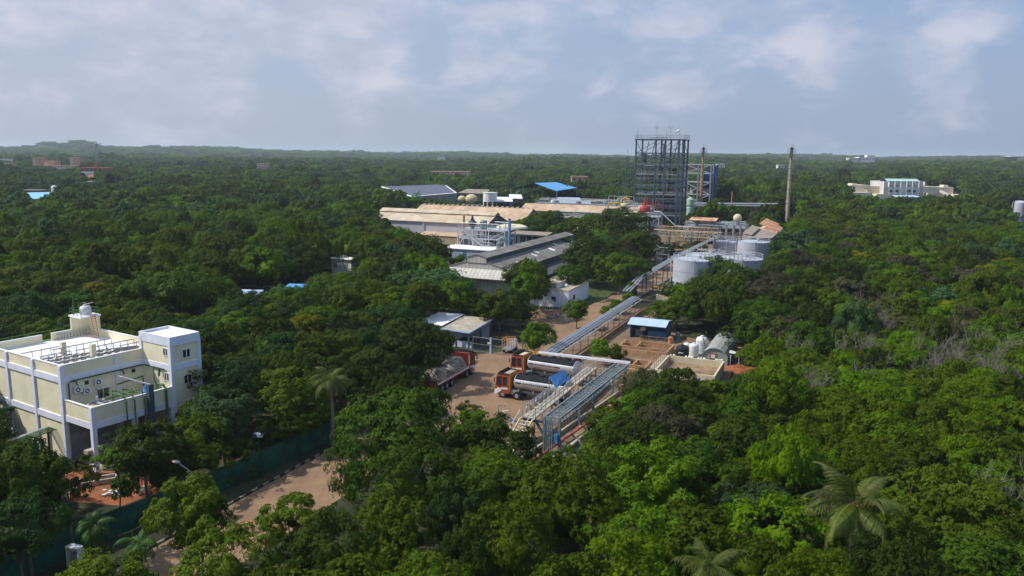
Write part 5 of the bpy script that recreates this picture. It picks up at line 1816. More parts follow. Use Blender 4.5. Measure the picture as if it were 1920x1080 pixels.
    for k in range(34):
        b = MB()
        x, y = rr.uniform(1, 21), rr.uniform(.5, 11)
        z0_ = rr.choice([0] + lv[:-1])
        h_ = rr.choice([4, 8, 12])
        x2 = rr.uniform(1, 21)
        b.tube([(x, y, z0_), (x, y, z0_ + h_), (x2, y, z0_ + h_), (x2, y, z0_ + h_ - 2)], rr.uniform(.12, .3), 6)
        b.build('pipe', rr.choice(['steel_grey', 'galv', 'steel_light', 'steel_teal', 'steel_blue']), t)
    # dark sheet added low at the back to darken the lower floors
    b = MB(); b.box(1, WY_ + .3, 0, WX_ - 1, WY_ + .5, 13); b.build('darkening_sheet', 'sheet_dark', t)
    return t


tower()
# frame and blue clad building behind
p = atY(1283, 420, 420)
x0, y0 = unpl((p.x, p.y))
t = plthing('crusher_frame', 'grey cross braced steel frame behind the right side of the process tower', 'steel structure', x0 - 1, y0)
b = MB()
for x in (0, 7, 13.5):
    for y in (0, 8):
        b.box(x - .35, y - .35, 0, x + .35, y + .35, 28.5)
b.build('column', 'steel_grey', t)
b = MB()
for z in (7, 13, 19.5, 24, 28.5):
    b.bar((0, 0, z), (13.5, 0, z), .5); b.bar((0, 8, z), (13.5, 8, z), .5)
    b.box(0, 0, z - .1, 13.5, 8, z) if z in (13, 19.5) else None
for a, c in ((7, 13), (13, 19.5), (24, 28.5), (0, 7)):
    b.bar((0, 0, a), (13.5, 0, c), .4); b.bar((0, 0, c), (13.5, 0, a), .4)
b.build('beam', 'steel_light', t)
b = MB(); b.slab([(0, 1, 29), (13.5, 1, 29), (13.5, 7, 26), (0, 7, 26)], .3); b.lathe([(1.6, 13), (1.6, 18)], 4, 4, 14); b.box(8, 2, 13, 12, 6, 16); b.build('machine', 'sheet_grey', t)
p = atY(1321, 420, 425)
x0, y0 = unpl((p.x, p.y))
t = plthing('blue_building', 'tall narrow deep blue clad building behind the shorter chimney', 'building', x0 - 4, y0)
b = MB(); b.box(0, 0, 0, 8, 8, 19); b.box(-.4, -.4, 19, 8.4, 8.4, 28); b.build('wall', 'blue_plant', t)
b = MB(); b.box(-.5, -.5, 28, 8.5, 8.5, 28.3); b.build('roof', 'steel_teal', t)

def chimney(label, px, pyb, pyt, r, m, seed):
    p = at(px, pyb)
    lo, hi = 0, 80
    for _ in range(40):
        k = (lo + hi) / 2
        if proj((p.x, p.y, k))[1] > pyt: lo = k
        else: hi = k
    H = lo
    t = thing('chimney', label, 'chimney', p, 0)
    b = MB(); b.lathe([(r * 1.5, 0), (r * 1.1, H * .12), (r, H * .5), (r * .75, H * .97)], 0, 0, 16); b.build('shaft', m, t, True)
    for k, z in enumerate((H * .9, H * .94)):
        b = MB(); b.lathe([(r * .8, z), (r * 2.3, z), (r * 2.3, z + .15), (r * .8, z + .15)], 0, 0, 14)
        for i in range(8):
            a = i * math.pi / 4
            b.bar((r * 2.2 * math.cos(a), r * 2.2 * math.sin(a), z + .1), (r * 2.2 * math.cos(a), r * 2.2 * math.sin(a), z + 1.3), .1)
        b.lathe([(r * 2.2, z + 1.2), (r * 2.3, z + 1.2), (r * 2.3, z + 1.3), (r * 2.2, z + 1.3)], 0, 0, 14)
        b.build('platform', 'steel_grey', t)
    b = MB(); b.lathe([(r * .6, H * .97), (r * 1.0, H * .985), (r * .5, H)], 0, 0, 10); b.bar((0, 0, H), (0, 0, H + 1.6), .12); b.bar((.8, 0, H * .95), (.8, 0, H + .8), .1); b.build('tip', 'dark', t)
    b = MB()
    for z in range(2, int(H * .9), 1):
        b.bar((-r * 1.15, -.25, z), (-r * 1.15, .25, z), .07)
    b.bar((-r * 1.4, -.25, 1), (-r * 1.0, -.25, H * .93), .08); b.bar((-r * 1.4, .25, 1), (-r * 1.0, .25, H * .93), .08)
    b.build('ladder', 'steel_grey', t)
    b = MB()
    for z in (H * .33, H * .5, H * .62, H * .75):
        b.lathe([(r * 1.15, z), (r * 1.3, z + .1), (r * 1.3, z + .3), (r * 1.15, z + .4)], 0, 0, 14)
    b.build('flange', 'steel_grey', t)
mat('chim_tan', (.42, .33, .24), .8, var=.2, scale=.4, col2=(.36, .16, .07), amt=.45, streak=.3)
mat('chim_rust', (.46, .28, .12), .8, var=.2, scale=.4, col2=(.28, .18, .12), amt=.4, streak=.3)
chimney('tall slender rust streaked chimney standing alone right of the tank farm', 1474, 432, 276, .76, 'chim_tan', 1)
chimney('shorter orange brown chimney in front of the blue clad building', 1312, 417, 276, .72, 'chim_rust', 2)
p = at(1368, 448); 
t = thing('vent_pole', 'thin rusty vent pole rising beside the beige ball tank', 'pole', p, 0)
b = MB(); b.tube([(0, 0, 0), (0, 0, 19)], .38, 8, .2); b.build('pipe', 'rust_pipe', t)
def lattice(label, p, H, w_, m='steel_light', name='lattice_mast', cat='mast'):
    t = thing(name, label, cat, p, 0)
    b = MB()
    n = int(H / 2)
    for sx, sy in ((-1, -1), (1, -1), (1, 1), (-1, 1)):
        b.bar((sx * w_, sy * w_, 0), (sx * w_ * .35, sy * w_ * .35, H), .16)
    for k in range(n):
        z0_, z1_ = H * k / n, H * (k + 1) / n
        a0, a1 = w_ * (1 - .65 * k / n), w_ * (1 - .65 * (k + 1) / n)
        for (ax, ay), (bx, by) in (((-1, -1), (1, -1)), ((1, -1), (1, 1)), ((1, 1), (-1, 1)), ((-1, 1), (-1, -1))):
            b.bar((ax * a0, ay * a0, z0_), (bx * a1, by * a1, z1_), .09)
            b.bar((ax * a0, ay * a0, z0_), (bx * a0, by * a0, z0_), .09)
    b.build('lattice', m, t)
    b = MB(); b.box(-w_ * .8, -w_ * .8, H, w_ * .8, w_ * .8, H + .15); b.bar((0, 0, H), (0, 0, H + 4), .12); b.bar((.6, 0, H), (.6, 0, H + 2), .08); b.build('antenna', m, t)
    return t
p = atY(1172, 420, 420)
lattice('thin pale green lattice mast left of the process tower', Vector((p.x, p.y, 0)), 32, 1.1, 'steel_teal')
for k, (px, h_) in enumerate(((1158, 14), (1166, 19), (1182, 16))):
    p = atY(px, 420, 425)
    t = thing('lightning_rod', 'slender grey rod standing beside the lattice mast', 'rod', (p.x, p.y, 0), 0, 'rods beside the lattice mast')
    b = MB(); b.tube([(0, 0, 0), (0, 0, h_)], .22, 6, .08); b.build('pole', 'steel_teal', t)

# ============================================================ tank farm
def stank(label, px, Y, pytop, dia_px, z0=0, rails=True):
    p = atY(px, pytop, Y)
    r = dia_px * Y / FPX / 2
    H = p.z
    t = thing('storage_tank', label, 'storage tank', (p.x, p.y, 0), PA, 'pale grey storage tanks of the tank farm')
    b = MB(); b.lathe([(r, 0), (r, H)], 0, 0, 44, False); b.build('shell', 'tank_paint', t, True)
    b = MB(); b.lathe([(r + .02, H - .02), (r + .05, H + .04), (r * .5, H + .04 + r * .07), (.1, H + .04 + r * .1)], 0, 0, 44); b.build('roof', 'tank_paint', t)
    b = MB()
    for z in (H * .33, H * .66):
        b.lathe([(r + .01, z - .04), (r + .035, z - .04), (r + .035, z + .04), (r + .01, z + .04)], 0, 0, 44, False)
    b.build('seam_band', 'steel_light', t)
    b = MB()
    n = 26
    pts = [(r * math.cos(2 * math.pi * k / n), r * math.sin(2 * math.pi * k / n), H + .05) for k in range(n + 1)]
    for a, c in zip(pts[:-1], pts[1:]):
        b.bar(a, (a[0], a[1], H + 1.15), .06)
        b.bar((a[0], a[1], H + 1.15), (c[0], c[1], H + 1.15), .07)
        b.bar((a[0], a[1], H + .6), (c[0], c[1], H + .6), .05)
    b.build('railing', 'steel_light', t)
    b = MB()
    b.tube([(-r - .3, -r * .3, 0), (-r - .3, -r * .3, H + .6), (-r + .6, -r * .3, H + .9), (-r + .6, -r * .3, H + .1)], .14, 7)
    b.tube([(r * .2, -r - .25, 0), (r * .2, -r - .25, H + .4), (r * .2, -r + .8, H + .4)], .1, 7)
    b.lathe([(.5, H + .1), (.5, H + r * .1 + .5), (.3, H + r * .1 + .6)], r * .3, -r * .2, 12)
    b.tube([(-r * .4, 0, H + .3), (-r * .4, 0, H + 1.4), (r * .5, .3, H + 1.4), (r * .5, .3, H + .3)], .1, 6)
    b.build('pipe', 'silver', t)
    return t
stank('nearest and widest pale grey tank at the front left of the tank farm', 1301, 190, 486, 76)
stank('shorter pale grey tank just behind the nearest one, under a maze of railings', 1322, 214, 478, 72)
stank('broad shaded grey tank at the front right of the tank farm', 1388, 206, 484, 82)
stank('small pale tank at the back left of the tank farm', 1361, 252, 453, 40)
stank('pale tank with rusty drip line at the back right of the tank farm', 1413, 246, 453, 58)
t = thing('walkway', 'railed steel walkway linking the roofs of the front tanks', 'walkway', atY(1345, 483, 198), PA)
b = MB(); b.box(-4, -.5, -.1, 9, .5, 0); rail(b, [(-4, -.5, 0), (9, -.5, 0)], 1.1, .04, 1); rail(b, [(-4, .5, 0), (9, .5, 0)], 1.1, .04, 1); b.build('deck', 'steel_light', t)
b = MB()
for k in range(10):
    b.tube([(-3 + k, 1.2, -.5), (-3 + k, 1.2, .5 + (k % 3) * .3), (-2.3 + k, 1.9, .5 + (k % 3) * .3)], .1, 6)
b.build('pipe', 'silver', t)
t = plthing('bund_wall', 'low pale wall and pipes around the foot of the nearest tank', 'low wall', -39, 176)
b = MB(); b.box(0, 0, 0, 12, .25, 1.1); b.box(0, .25, 0, .25, 16, 1.1); b.build('wall', 'beige', t)
b = MB()
for k in range(7):
    b.tube([(1 + k * 1.2, 2, 0), (1 + k * 1.2, 2, 1.6), (1 + k * 1.2, 4, 1.6)], .09, 6)
b.tube([(-2, 1.2, 2.0), (10, 1.2, 2.0)], .12, 7)
b.build('pipe', 'galv', t)
# cable tray ramp
t = plthing('cable_bridge', 'ladder like cable tray bridge climbing from the conveyor to the tank farm', 'pipe bridge', -43.3, 166)
b = MB()
P_ = [(0, 0, 3.2), (.2, 10, 4.6), (.6, 50, 5.2), (2.5, 110, 5.6)]
for x in (-.8, .0, .8):
    b.tube([(p[0] + x, p[1], p[2]) for p in P_], .1, 5)
for a, c in zip(P_[:-1], P_[1:]):
    a, c = Vector(a), Vector(c)
    n = int((c - a).length / 1.0)
    for k in range(n):
        m_ = a.lerp(c, k / n)
        b.bar(m_ - Vector((.9, 0, 0)), m_ + Vector((.9, 0, 0)), .14, .06)
    rail(b, [a + Vector((.95, 0, 0)), c + Vector((.95, 0, 0))], 1.0, .035, 2)
b.build('tray', 'steel_light', t)
for k, (y, z) in enumerate(((0, 3.2), (5, 3.8), (10, 4.6), (20, 4.7), (30, 4.9), (42, 5), (54, 5.2), (70, 5.2), (90, 5.4))):
    b = MB(); x = .02 * y
    b.bar((x - .8, y, 0), (x - .8, y, z), .2); b.bar((x + .8, y, 0), (x + .8, y, z), .2); b.bar((x - 1, y, z - .15), (x + 1, y, z - .15), .2); b.build('support', 'steel_blue', t)
for (px, py, lab, m_) in ((1246, 478, 'grey cabinet beside the cable bridge', 'steel_light'), (1238, 487, 'teal cabinet beside the cable bridge', 'steel_teal')):
    p = at(px, py, 2)
    t = thing('control_cabinet', lab, 'cabinet', (p.x, p.y, 0), PA)
    b = MB(); b.box(-.8, -.4, .2, .8, .4, 2.4); b.build('casing', m_, t)
    b = MB(); b.box(-.7, -.45, .3, -.02, -.405, 2.3); b.box(.02, -.45, .3, .7, -.405, 2.3); b.build('door', m_, t)
p = at(1225, 545)
t = thing('pump_skid', 'yellow pumps and pipes on bare soil left of the nearest tank', 'pumps', (p.x, p.y, 0), PA)
b = MB()
for k in range(4):
    b.tube([(k * 1.7, 0, .7), (k * 1.7 + 1.0, 0, .7)], .4, 10); b.box(k * 1.7 + .1, -.3, 0, k * 1.7 + .9, .3, .4)
b.build('pump', 'yellow_pipe', t)
b = MB()
for k in range(7):
    b.tube([(k, 1, 0), (k, 1, 1.8), (k, 2.5, 1.8)], .09, 6)
b.build('pipe', 'galv', t)

p = atY(1383, 409, 275)
t = thing('ball_tank', 'beige ball shaped tank on a grey platform above the tank farm', 'tank', (p.x, p.y, 0), PA)
b = MB(); b.ball((0, 0, p.z), 1.5, 20); b.build('shell', 'beige', t, True)
b = MB(); b.lathe([(.9, p.z - 2.4), (1.0, p.z - 1)], 0, 0, 14); b.box(-4, -1.5, p.z - 2.6, 3.2, 1.5, p.z - 2.3)
for x in (-3.6, -1, 1.2, 3):
    b.bar((x, -1.2, 0), (x, -1.2, p.z - 2.5), .4); b.bar((x, 1.2, 0), (x, 1.2, p.z - 2.5), .4)
rail(b, [(-4, -1.5, p.z - 2.3), (3.2, -1.5, p.z - 2.3)], 1.1, .05, 1.2)
b.build('stand', 'steel_grey', t)
# rusty roofed sheds right of it
p = atY(1425, 452, 262)
x0, y0 = unpl((p.x, p.y))
def roofpiece(label, pts, wallz, roofm, wallm):
    o_ = pts[0].copy(); o_.z = 0
    t = thing('corrugated_shed', label, 'shed', o_, 0, 'jumbled corrugated sheds beside the tank farm')
    b = MB(); b.slab([p - o_ for p in pts], .15); b.build('roof', roofm, t)
    b = MB(); b.prism([((p - o_).x, (p - o_).y) for p in pts], 0, wallz); b.build('wall', wallm, t)
    return t
roofpiece('corrugated shed with brightest rust orange roof at the top of the group', [atY(1424, 419, 276), atY(1447, 429, 272), atY(1462, 420, 290), atY(1437, 409, 296)], atY(1447, 429, 272).z - .3, 'corr_rust', 'beige')
roofpiece('corrugated shed with rust stained roof beside the tall chimney', [atY(1435, 429, 266), atY(1455, 438, 262), atY(1468, 427, 280), atY(1447, 415, 286)], atY(1455, 437, 262).z - 1, 'corr_rust', 'beige')
roofpiece('corrugated shed with dull brown roof in front of the others', [atY(1392, 437, 258), atY(1410, 440, 254), atY(1426, 426, 268), atY(1410, 422, 272)], atY(1410, 440, 254).z - .4, 'corr_brown', 'corr_brown')
roofpiece('corrugated shed with wide grey brown roof next to the back tanks', [atY(1404, 446, 252), atY(1448, 446, 250), atY(1458, 437, 262), atY(1424, 429, 268)], atY(1448, 448, 250).z - .4, 'corr_brown', 'corr_brown')
roofpiece('small shed with pale blue roof beside the foot of the tall chimney', [atY(1461, 436, 262), atY(1474, 436, 262), atY(1474, 430, 275), atY(1464, 430, 275)], atY(1461, 437, 262).z - .6, 'pale_blue', 'blue_wall')

FOOT.append((*at(1908, 428).xy, 9))
t = thing('silo', 'white upright silo with ladder pipe at the right edge of the photo', 'silo', at(1908, 428), PA)
b = MB(); b.lathe([(2.3, 0), (2.3, 5), (2.0, 5.4), (2.6, 5.8), (2.6, 12.5), (1.2, 13.3)], 0, 0, 22); b.build('shell', 'tank_paint', t, True)
b = MB(); b.tube([(-3.4, -1, 0), (-3.4, -1, 12.5), (-2.4, -1, 13.2), (0, -1, 13.4)], .16, 6); b.box(-3.6, -1.4, 5.2, 2.8, 1.4, 5.4); rail(b, [(-3.6, -2.7, 5.4), (2.8, -2.7, 5.4)], 1.1, .06, 1.2); b.build('ladder', 'steel_light', t)

# ============================================================ far buildings
def far_block(label, px0, px1, pyb, pyt, dist, m, depth=10, name='building', roofm=None, parts=None, cat='building'):
    a, c = atY(px0, pyb, dist), atY(px1, pyb, dist)
    top = atY(px0, pyt, dist).z
    t = thing(name, label, cat, (a.x, a.y, 0), math.atan2(c.y - a.y, c.x - a.x))
    w_ = (c - a).length
    FOOT.append(((a.x + c.x) / 2, (a.y + c.y) / 2 + depth / 2, max(w_, depth) / 2 + 4))
    b = MB(); b.box(0, 0, 0, w_, depth, top); b.build('wall', m, t)
    b = MB(); b.box(-.5, -.5, top, w_ + .5, depth + .5, top + .5); b.build('roof', roofm or m, t)
    if parts:
        parts(t, w_, top)
    return t
def rows(n, z0, z1, m='dark', name='window'):
    def f(t, w_, top):
        z0_, z1_ = (top - 5.5 * (1 - z0), top - 5.5 * (1 - z1))
        for k in range(n):
            x = w_ * (k + .25) / n
            b = MB(); b.box(x, -.12, z0_, x + w_ * .45 / n, .02, z1_); b.build(name, m, t)
    return f
# institute on the right
for k_ in range(9):
    FOOT.append((275 + k_ * 12.5, 655, 22))
for k_ in range(5):
    FOOT.append((-98 + k_ * 15, 560 - k_ * 14, 34))
D0 = 640
a = atY(1598, 372, D0); c = atY(1808, 376, D0)
t = thing('institute_building', 'wide cream building with tall grey pilastered centre block and stepped wings', 'building', (a.x, a.y, 0), 0)
s = D0 / FPX
zt = lambda px, py: atY(px, py, D0).z
W_ = (1808 - 1598) * s
def blk(px0, px1, pyt, y0, y1, m, name='wall'):
    b = MB(); b.box((px0 - 1598) * s, y0, 0, (px1 - 1598) * s, y1, zt((px0 + px1) / 2, pyt)); return b.build(name, m, t)
blk(1596, 1632, 361, 0, 10, 'inst'); blk(1601, 1640, 348, 10, 30, 'inst'); blk(1607, 1616, 345, 12, 20, 'inst')
blk(1640, 1660, 350, 12, 26, 'inst'); blk(1738, 1766, 351, 10, 26, 'inst'); blk(1764, 1800, 352, 12, 30, 'inst'); blk(1786, 1808, 365, 0, 12, 'inst'); blk(1783, 1792, 348, 14, 20, 'inst')
blk(1645, 1672, 364, 2, 12, 'inst')
blk(1740, 1752, 362, 2, 10, 'inst')
b = MB(); b.box((1660 - 1598) * s, 6, 0, (1737 - 1598) * s, 30, zt(1700, 341)); b.build('centre_block', 'inst_grey', t)
b = MB()
for px in (1659, 1669, 1680, 1691, 1702, 1713, 1725, 1735):
    b.box((px - 1598) * s, 4.2, zt(1700, 369), (px + 1.6 - 1598) * s, 6, zt(px, 341))
b.build('pilaster', 'white_paint', t)
b = MB(); b.slab([((1668 - 1598) * s, 5, zt(1700, 340)), ((1728 - 1598) * s, 5, zt(1700, 340)), ((1728 - 1598) * s, 12, zt(1700, 336)), ((1668 - 1598) * s, 12, zt(1700, 336))], .4); b.build('roof', 'mint', t)
for px in (1665, 1671, 1732):
    b = MB(); b.ball(((px - 1598) * s, 14, zt(1700, 339)), 1.4, 10); b.build('roof_tank', 'dark', t, True)
for px in (1672, 1683, 1706, 1716):
    for py0, py1 in ((357, 361), (347, 350)):
        b = MB(); b.box((px - 1598) * s, 5.8, zt(px, py1), (px + 6 - 1598) * s, 6.05, zt(px, py0)); b.build('window', 'sheet_grey' if py0 == 347 else 'dark', t)
b = MB(); b.slab([((1674 - 1598) * s, -4, zt(1700, 369)), ((1722 - 1598) * s, -4, zt(1700, 369)), ((1720 - 1598) * s, 5, zt(1700, 366)), ((1676 - 1598) * s, 5, zt(1700, 366))], .3); b.build('entrance_canopy', 'pale_blue', t)
b = MB(); b.box((1678 - 1598) * s, 1, 0, (1722 - 1598) * s, 4, zt(1700, 371)); b.build('entrance_wall', 'orange', t)
b = MB(); b.slab([((1628 - 1598) * s, 2, zt(1630, 360)), ((1646 - 1598) * s, -2, zt(1640, 374)), ((1646 - 1598) * s, 4, zt(1640, 374)), ((1628 - 1598) * s, 8, zt(1630, 356))], .5); b.slab([((1764 - 1598) * s, 4, zt(1765, 360)), ((1780 - 1598) * s, -2, zt(1775, 371)), ((1790 - 1598) * s, 4, zt(1775, 367)), ((1770 - 1598) * s, 8, zt(1765, 356))], .5); b.build('ramp_wall', 'inst', t)

far_block('white flat topped building on the right horizon', 1593, 1612, 303, 296.5, 1600, 'white_paint', 18, parts=rows(4, .3, .6))
far_block('taller white building with a stepped top on the right horizon', 1610, 1640, 303, 295, 1600, 'white_paint', 20, parts=lambda t, w_, top: [MB().box(w_ * .5, 0, top + .5, w_, 12, top + 4.5).build('upper_block', 'white_paint', t), rows(5, .3, .6)(t, w_, top)])
far_block('small white house beyond the woods right of the tall chimney', 1459, 1471, 312, 309.6, 1100, 'white_paint', 8, parts=rows(2, .5, .8))
far_block('small white house in the woods right of the blue clad building', 1345, 1359, 313, 308, 1000, 'white_paint', 8, parts=rows(3, .5, .8))
far_block('tiny white house near the horizon above the large blue roof', 820, 833, 297, 291, 1700, 'white_paint', 10, parts=rows(3, .5, .8))
far_block('long low pink house row among far trees above the solar roof', 808, 880, 332, 322, 780, 'pink', 14, parts=rows(11, .5, .8, 'white_paint'))
far_block('small pale house behind the trees right of the large blue roof', 1072, 1102, 341, 331.5, 640, 'pink', 9, parts=rows(3, .5, .8))
far_block('tiny orange pink house in the far woods left of centre', 482, 502, 316, 307, 1000, 'pink', 10, parts=rows(4, .5, .8, 'white_paint'))
far_block('cream house far left behind the telecom mast', 1, 16, 303, 298.5, 1100, 'white_paint', 10, parts=rows(4, .4, .7))
far_block('low pink house at the far left edge', 4, 22, 318, 306.5, 900, 'pink', 10, parts=rows(4, .5, .8, 'white_paint'))
for lab, a_ in (('pink blocky building with a boxy turret, leftmost of the far pink group', (62, 80, 312, 296.5, 900)), ('lower pink block in the middle of the far pink group', (84, 102, 313, 302.5, 890)), ('tallest pink block with pale side face, right of the far pink group', (132, 150, 313, 296.5, 900))):
    far_block(lab, *a_, 'pink', 12, parts=lambda t, w_, top: MB().box(0, -.15, 0, w_ * .35, 0, top - .3).build('pale_face', 'beige', t))
far_block('long low arcade with white piers joining the pink blocks', 78, 142, 318, 311, 880, 'pink', 9, parts=rows(12, .45, .9, 'white_paint', 'pier'))
far_block('wide brick red building with a small chimney among the far left trees', 151, 200, 326, 315, 760, 'brick_red', 14, roofm='roof_red', parts=lambda t, w_, top: [MB().box(w_ * .5, 2, top + .5, w_ * .56, 5, top + 5).build('chimney', 'roof_red', t), rows(6, .4, .7)(t, w_, top)])
far_block('white tanks and low wall below the brick red building', 148, 176, 328, 323.5, 720, 'white_paint', 6)
def hip(t, w_, top):
    b = MB(); b._add([(-1, -1, top), (w_ + 1, -1, top), (w_ + 1, 12, top), (-1, 12, top), (w_ * .35, 6, top + 4.5), (w_ * .65, 6, top + 4.5)], [(0, 1, 5, 4), (1, 2, 5), (2, 3, 4, 5), (3, 0, 4), (3, 2, 1, 0)]); b.build('hip_roof', 'roof_red', t)
far_block('small house with red hipped roof below the brick red building', 156, 176, 345, 338, 640, 'brick_red', 11, parts=hip)
far_block('small white shed roof below the red hipped roof', 164, 174, 345, 341, 600, 'white_paint', 5)
# blue roofed hall
p0, p1, p2, p3 = atY(45, 361, 490), atY(98, 360, 490), atY(86, 377, 455), atY(60, 377, 455)
FOOT.append((*atY(72, 370, 472).xy, 26))
t = thing('blue_roof_hall', 'hall with broad pale blue roof among the trees at the left edge', 'building', (p3.x, p3.y, 0), 0)
o_ = Vector((p3.x, p3.y, 0))
b = MB(); b.slab([atY(45, 378, 452) - o_, atY(98, 378, 452) - o_, p1 - o_, p0 - o_], .4); b.build('roof', mat('cyan_roof', (.22, .50, .72), .5, var=.06, scale=.1), t)
b = MB(); b.prism([((q - o_).x, (q - o_).y) for q in (atY(45, 378, 453), atY(98, 378, 453), p1, p0)], 0, p3.z - 2); b.build('wall', 'beige', t)
tank('rooftop_tank', 'small white tank standing at the corner of the pale blue roof', *unpl(atY(102, 357, 485)[:2]), 1.6, 4, 'white_plastic', atY(102, 360, 485).z, None, 'water tank')
far_block('grey roof edge just behind the pale blue roof', 40, 75, 361, 357.5, 500, 'corr_brown', 8)
p = atY(182, 305, 1050)
lattice('tall telecom mast on the far left skyline', Vector((p.x, p.y, 0)), 36, 2.2, 'steel_grey', 'telecom_mast', 'telecom mast')
t = thing('antenna_drum', 'round antenna cluster on top of the telecom mast', 'antenna', (p.x, p.y, 36.5), 0)
b = MB(); b.lathe([(.6, 0), (1.6, .5), (1.8, 4.5), (1.0, 5.5)], 0, 0, 12); b.build('antenna', 'steel_grey', t)
# mushroom water tower
p = atY(1895, 303, 1500)
t = thing('water_tower', 'grey mushroom shaped water tower on the right horizon', 'water tower', (p.x, p.y, 0), 0)
zz = atY(1895, 294, 1500).z
b = MB(); b.lathe([(3, 0), (2.6, zz - 12), (6, zz - 8), (12, zz - 2), (13.5, zz), (13.0, zz + 1.0), (5, zz + 2.4), (1, zz + 3.5)], 0, 0, 28); b.build('bowl', 'steel_grey', t, True)
# buildings glimpsed between the trees at the left middle
p = at(640, 522, 0)
t = thing('white_house', 'white two storey house front glimpsed between trees left of the warehouses', 'house', (p.x, p.y, 0), -.5)
b = MB(); b.box(-3.2, 0, 0, 3.4, 8, 5.2); b.build('wall', 'white_paint', t)
b = MB(); b.slab([(-3.6, -.4, 5.2), (3.8, -.4, 5.2), (3.8, 8.4, 5.9), (-3.6, 8.4, 5.9)], .15); b.build('roof', 'white_roof', t)
for x in (-2.4, 1.2):
    b = MB(); b.box(x, -.06, 2.7, x + 1.1, .02, 4.2); b.build('window', 'sheet_grey', t)
for (px, py, z, lab, m_, w_) in ((466, 548, 5.0, 'thin pale blue shelter roof between the left trees', 'pale_blue', 4.5), (553, 537, 6.0, 'bright blue shelter roof edge between the left trees', 'blue_roof', 4.0)):
    p = at(px, py, z)
    t = thing('shelter', lab, 'shelter', (p.x, p.y, 0), PA + .3)
    b = MB(); b.slab([(-w_ / 2, -2, z - .3), (w_ / 2, -2, z - .3), (w_ / 2, 2, z + .2), (-w_ / 2, 2, z + .2)], .12); b.build('roof', m_, t)
    b = MB()
    for x in (-w_ / 2 + .2, w_ / 2 - .2):
        for y in (-1.7, 1.7):
            b.bar((x, y, 0), (x, y, z - .3), .12)
    b.build('post', 'steel_grey', t)
for k, (px, h_) in enumerate(((455, 13), (470, 12), (480, 13.5), (508, 13), (512, 14), (545, 13), (560, 13.5), (570, 12.5), (583, 14), (586, 13))):
    p = atY(px, 360, 330 + (k * 37) % 60)
    t = thing('dead_pole', 'bare pale pole standing above the canopy in the left woods', 'pole', (p.x, p.y, 0), 0, 'bare pale poles above the left canopy')
    b = MB(); b.tube([(0, 0, 0), (.2, 0, h_)], .16, 5, .07); b.build('pole', 'trunk_pale', t)

t = plthing('drum_row', 'row of teal and grey drums under the trussed pipe bridge', 'drums', -42, 249)
for k in range(7):
    b = MB(); b.lathe([(.8, 0), (.85, .3), (.85, 2.2), (.5, 2.5)], k * 2.6, (k % 2) * .8, 14); b.build('drum', ['steel_teal', 'steel_grey', 'pale_green'][k % 3], t)
skid('pump_station', 'low cluttered pump station on the brown ground before the pipe bridge', 'steel structure', -60, 240, 3, 1, 3.4, 4, (2.6,), 'steel_grey', 71, clutter=22)
# ============================================================ vegetation
def np_mesh(name, V, F, mats=(), smooth=False, mi=None):
    """V (n,3), F (m,k) constant k"""
    me = bpy.data.meshes.new(name)
    n, m, k = len(V), len(F), F.shape[1]
    me.vertices.add(n)
    me.vertices.foreach_set('co', V.astype(np.float32).ravel())
    me.loops.add(m * k)
    me.loops.foreach_set('vertex_index', F.astype(np.int32).ravel())
    me.polygons.add(m)
    me.polygons.foreach_set('loop_start', np.arange(0, m * k, k, dtype=np.int32))
    me.polygons.foreach_set('loop_total', np.full(m, k, dtype=np.int32))
    if smooth:
        me.polygons.foreach_set('use_smooth', [True] * m)
    for q in mats:
        me.materials.append(M[q])
    me.update()
    me.validate()
    return me


def leaves(rg, P, N, L, Wd, droop=.2):
    """diamond leaves at P with normals N"""
    n = len(P)
    N = N / np.linalg.norm(N, axis=1, keepdims=True)
    T = rg.normal(size=(n, 3))
    T -= (T * N).sum(1, keepdims=True) * N
    T /= np.linalg.norm(T, axis=1, keepdims=True)
    B = np.cross(N, T)
    l = L * rg.uniform(.6, 1.3, (n, 1))
    w_ = Wd * rg.uniform(.6, 1.3, (n, 1))
    a = P - T * l * .5
    c = P + T * l * .5 - N * l * droop
    b_ = P + B * w_ * .5
    d = P - B * w_ * .5
    V = np.stack([a, b_, c, d], 1).reshape(-1, 3)
    F = np.arange(n * 4).reshape(n, 4)
    return V, F


def sph(rg, n, up=0.0):
    v = rg.normal(size=(n, 3))
    v[:, 2] += up
    return v / np.linalg.norm(v, axis=1, keepdims=True)


def core(rg, rx, rz, cz, k=.8):
    """lumpy closed core so the far side of the crown does not show through"""
    V, F = [], []
    nu, nv = 14, 8
    for j in range(nv + 1):
        ph = -math.pi / 2 + math.pi * j / nv
        for i in range(nu):
            a = 2 * math.pi * i / nu
            r = k * (1 + .12 * math.sin(3 * a + j) + .08 * math.sin(5 * a - 2 * j))
            V.append((rx * r * math.cos(ph) * math.cos(a), rx * r * math.cos(ph) * math.sin(a), cz + rz * r * math.sin(ph)))
    for j in range(nv):
        for i in range(nu):
            F.append((j * nu + i, j * nu + (i + 1) % nu, (j + 1) * nu + (i + 1) % nu, (j + 1) * nu + i))
    return np.array(V), np.array(F)


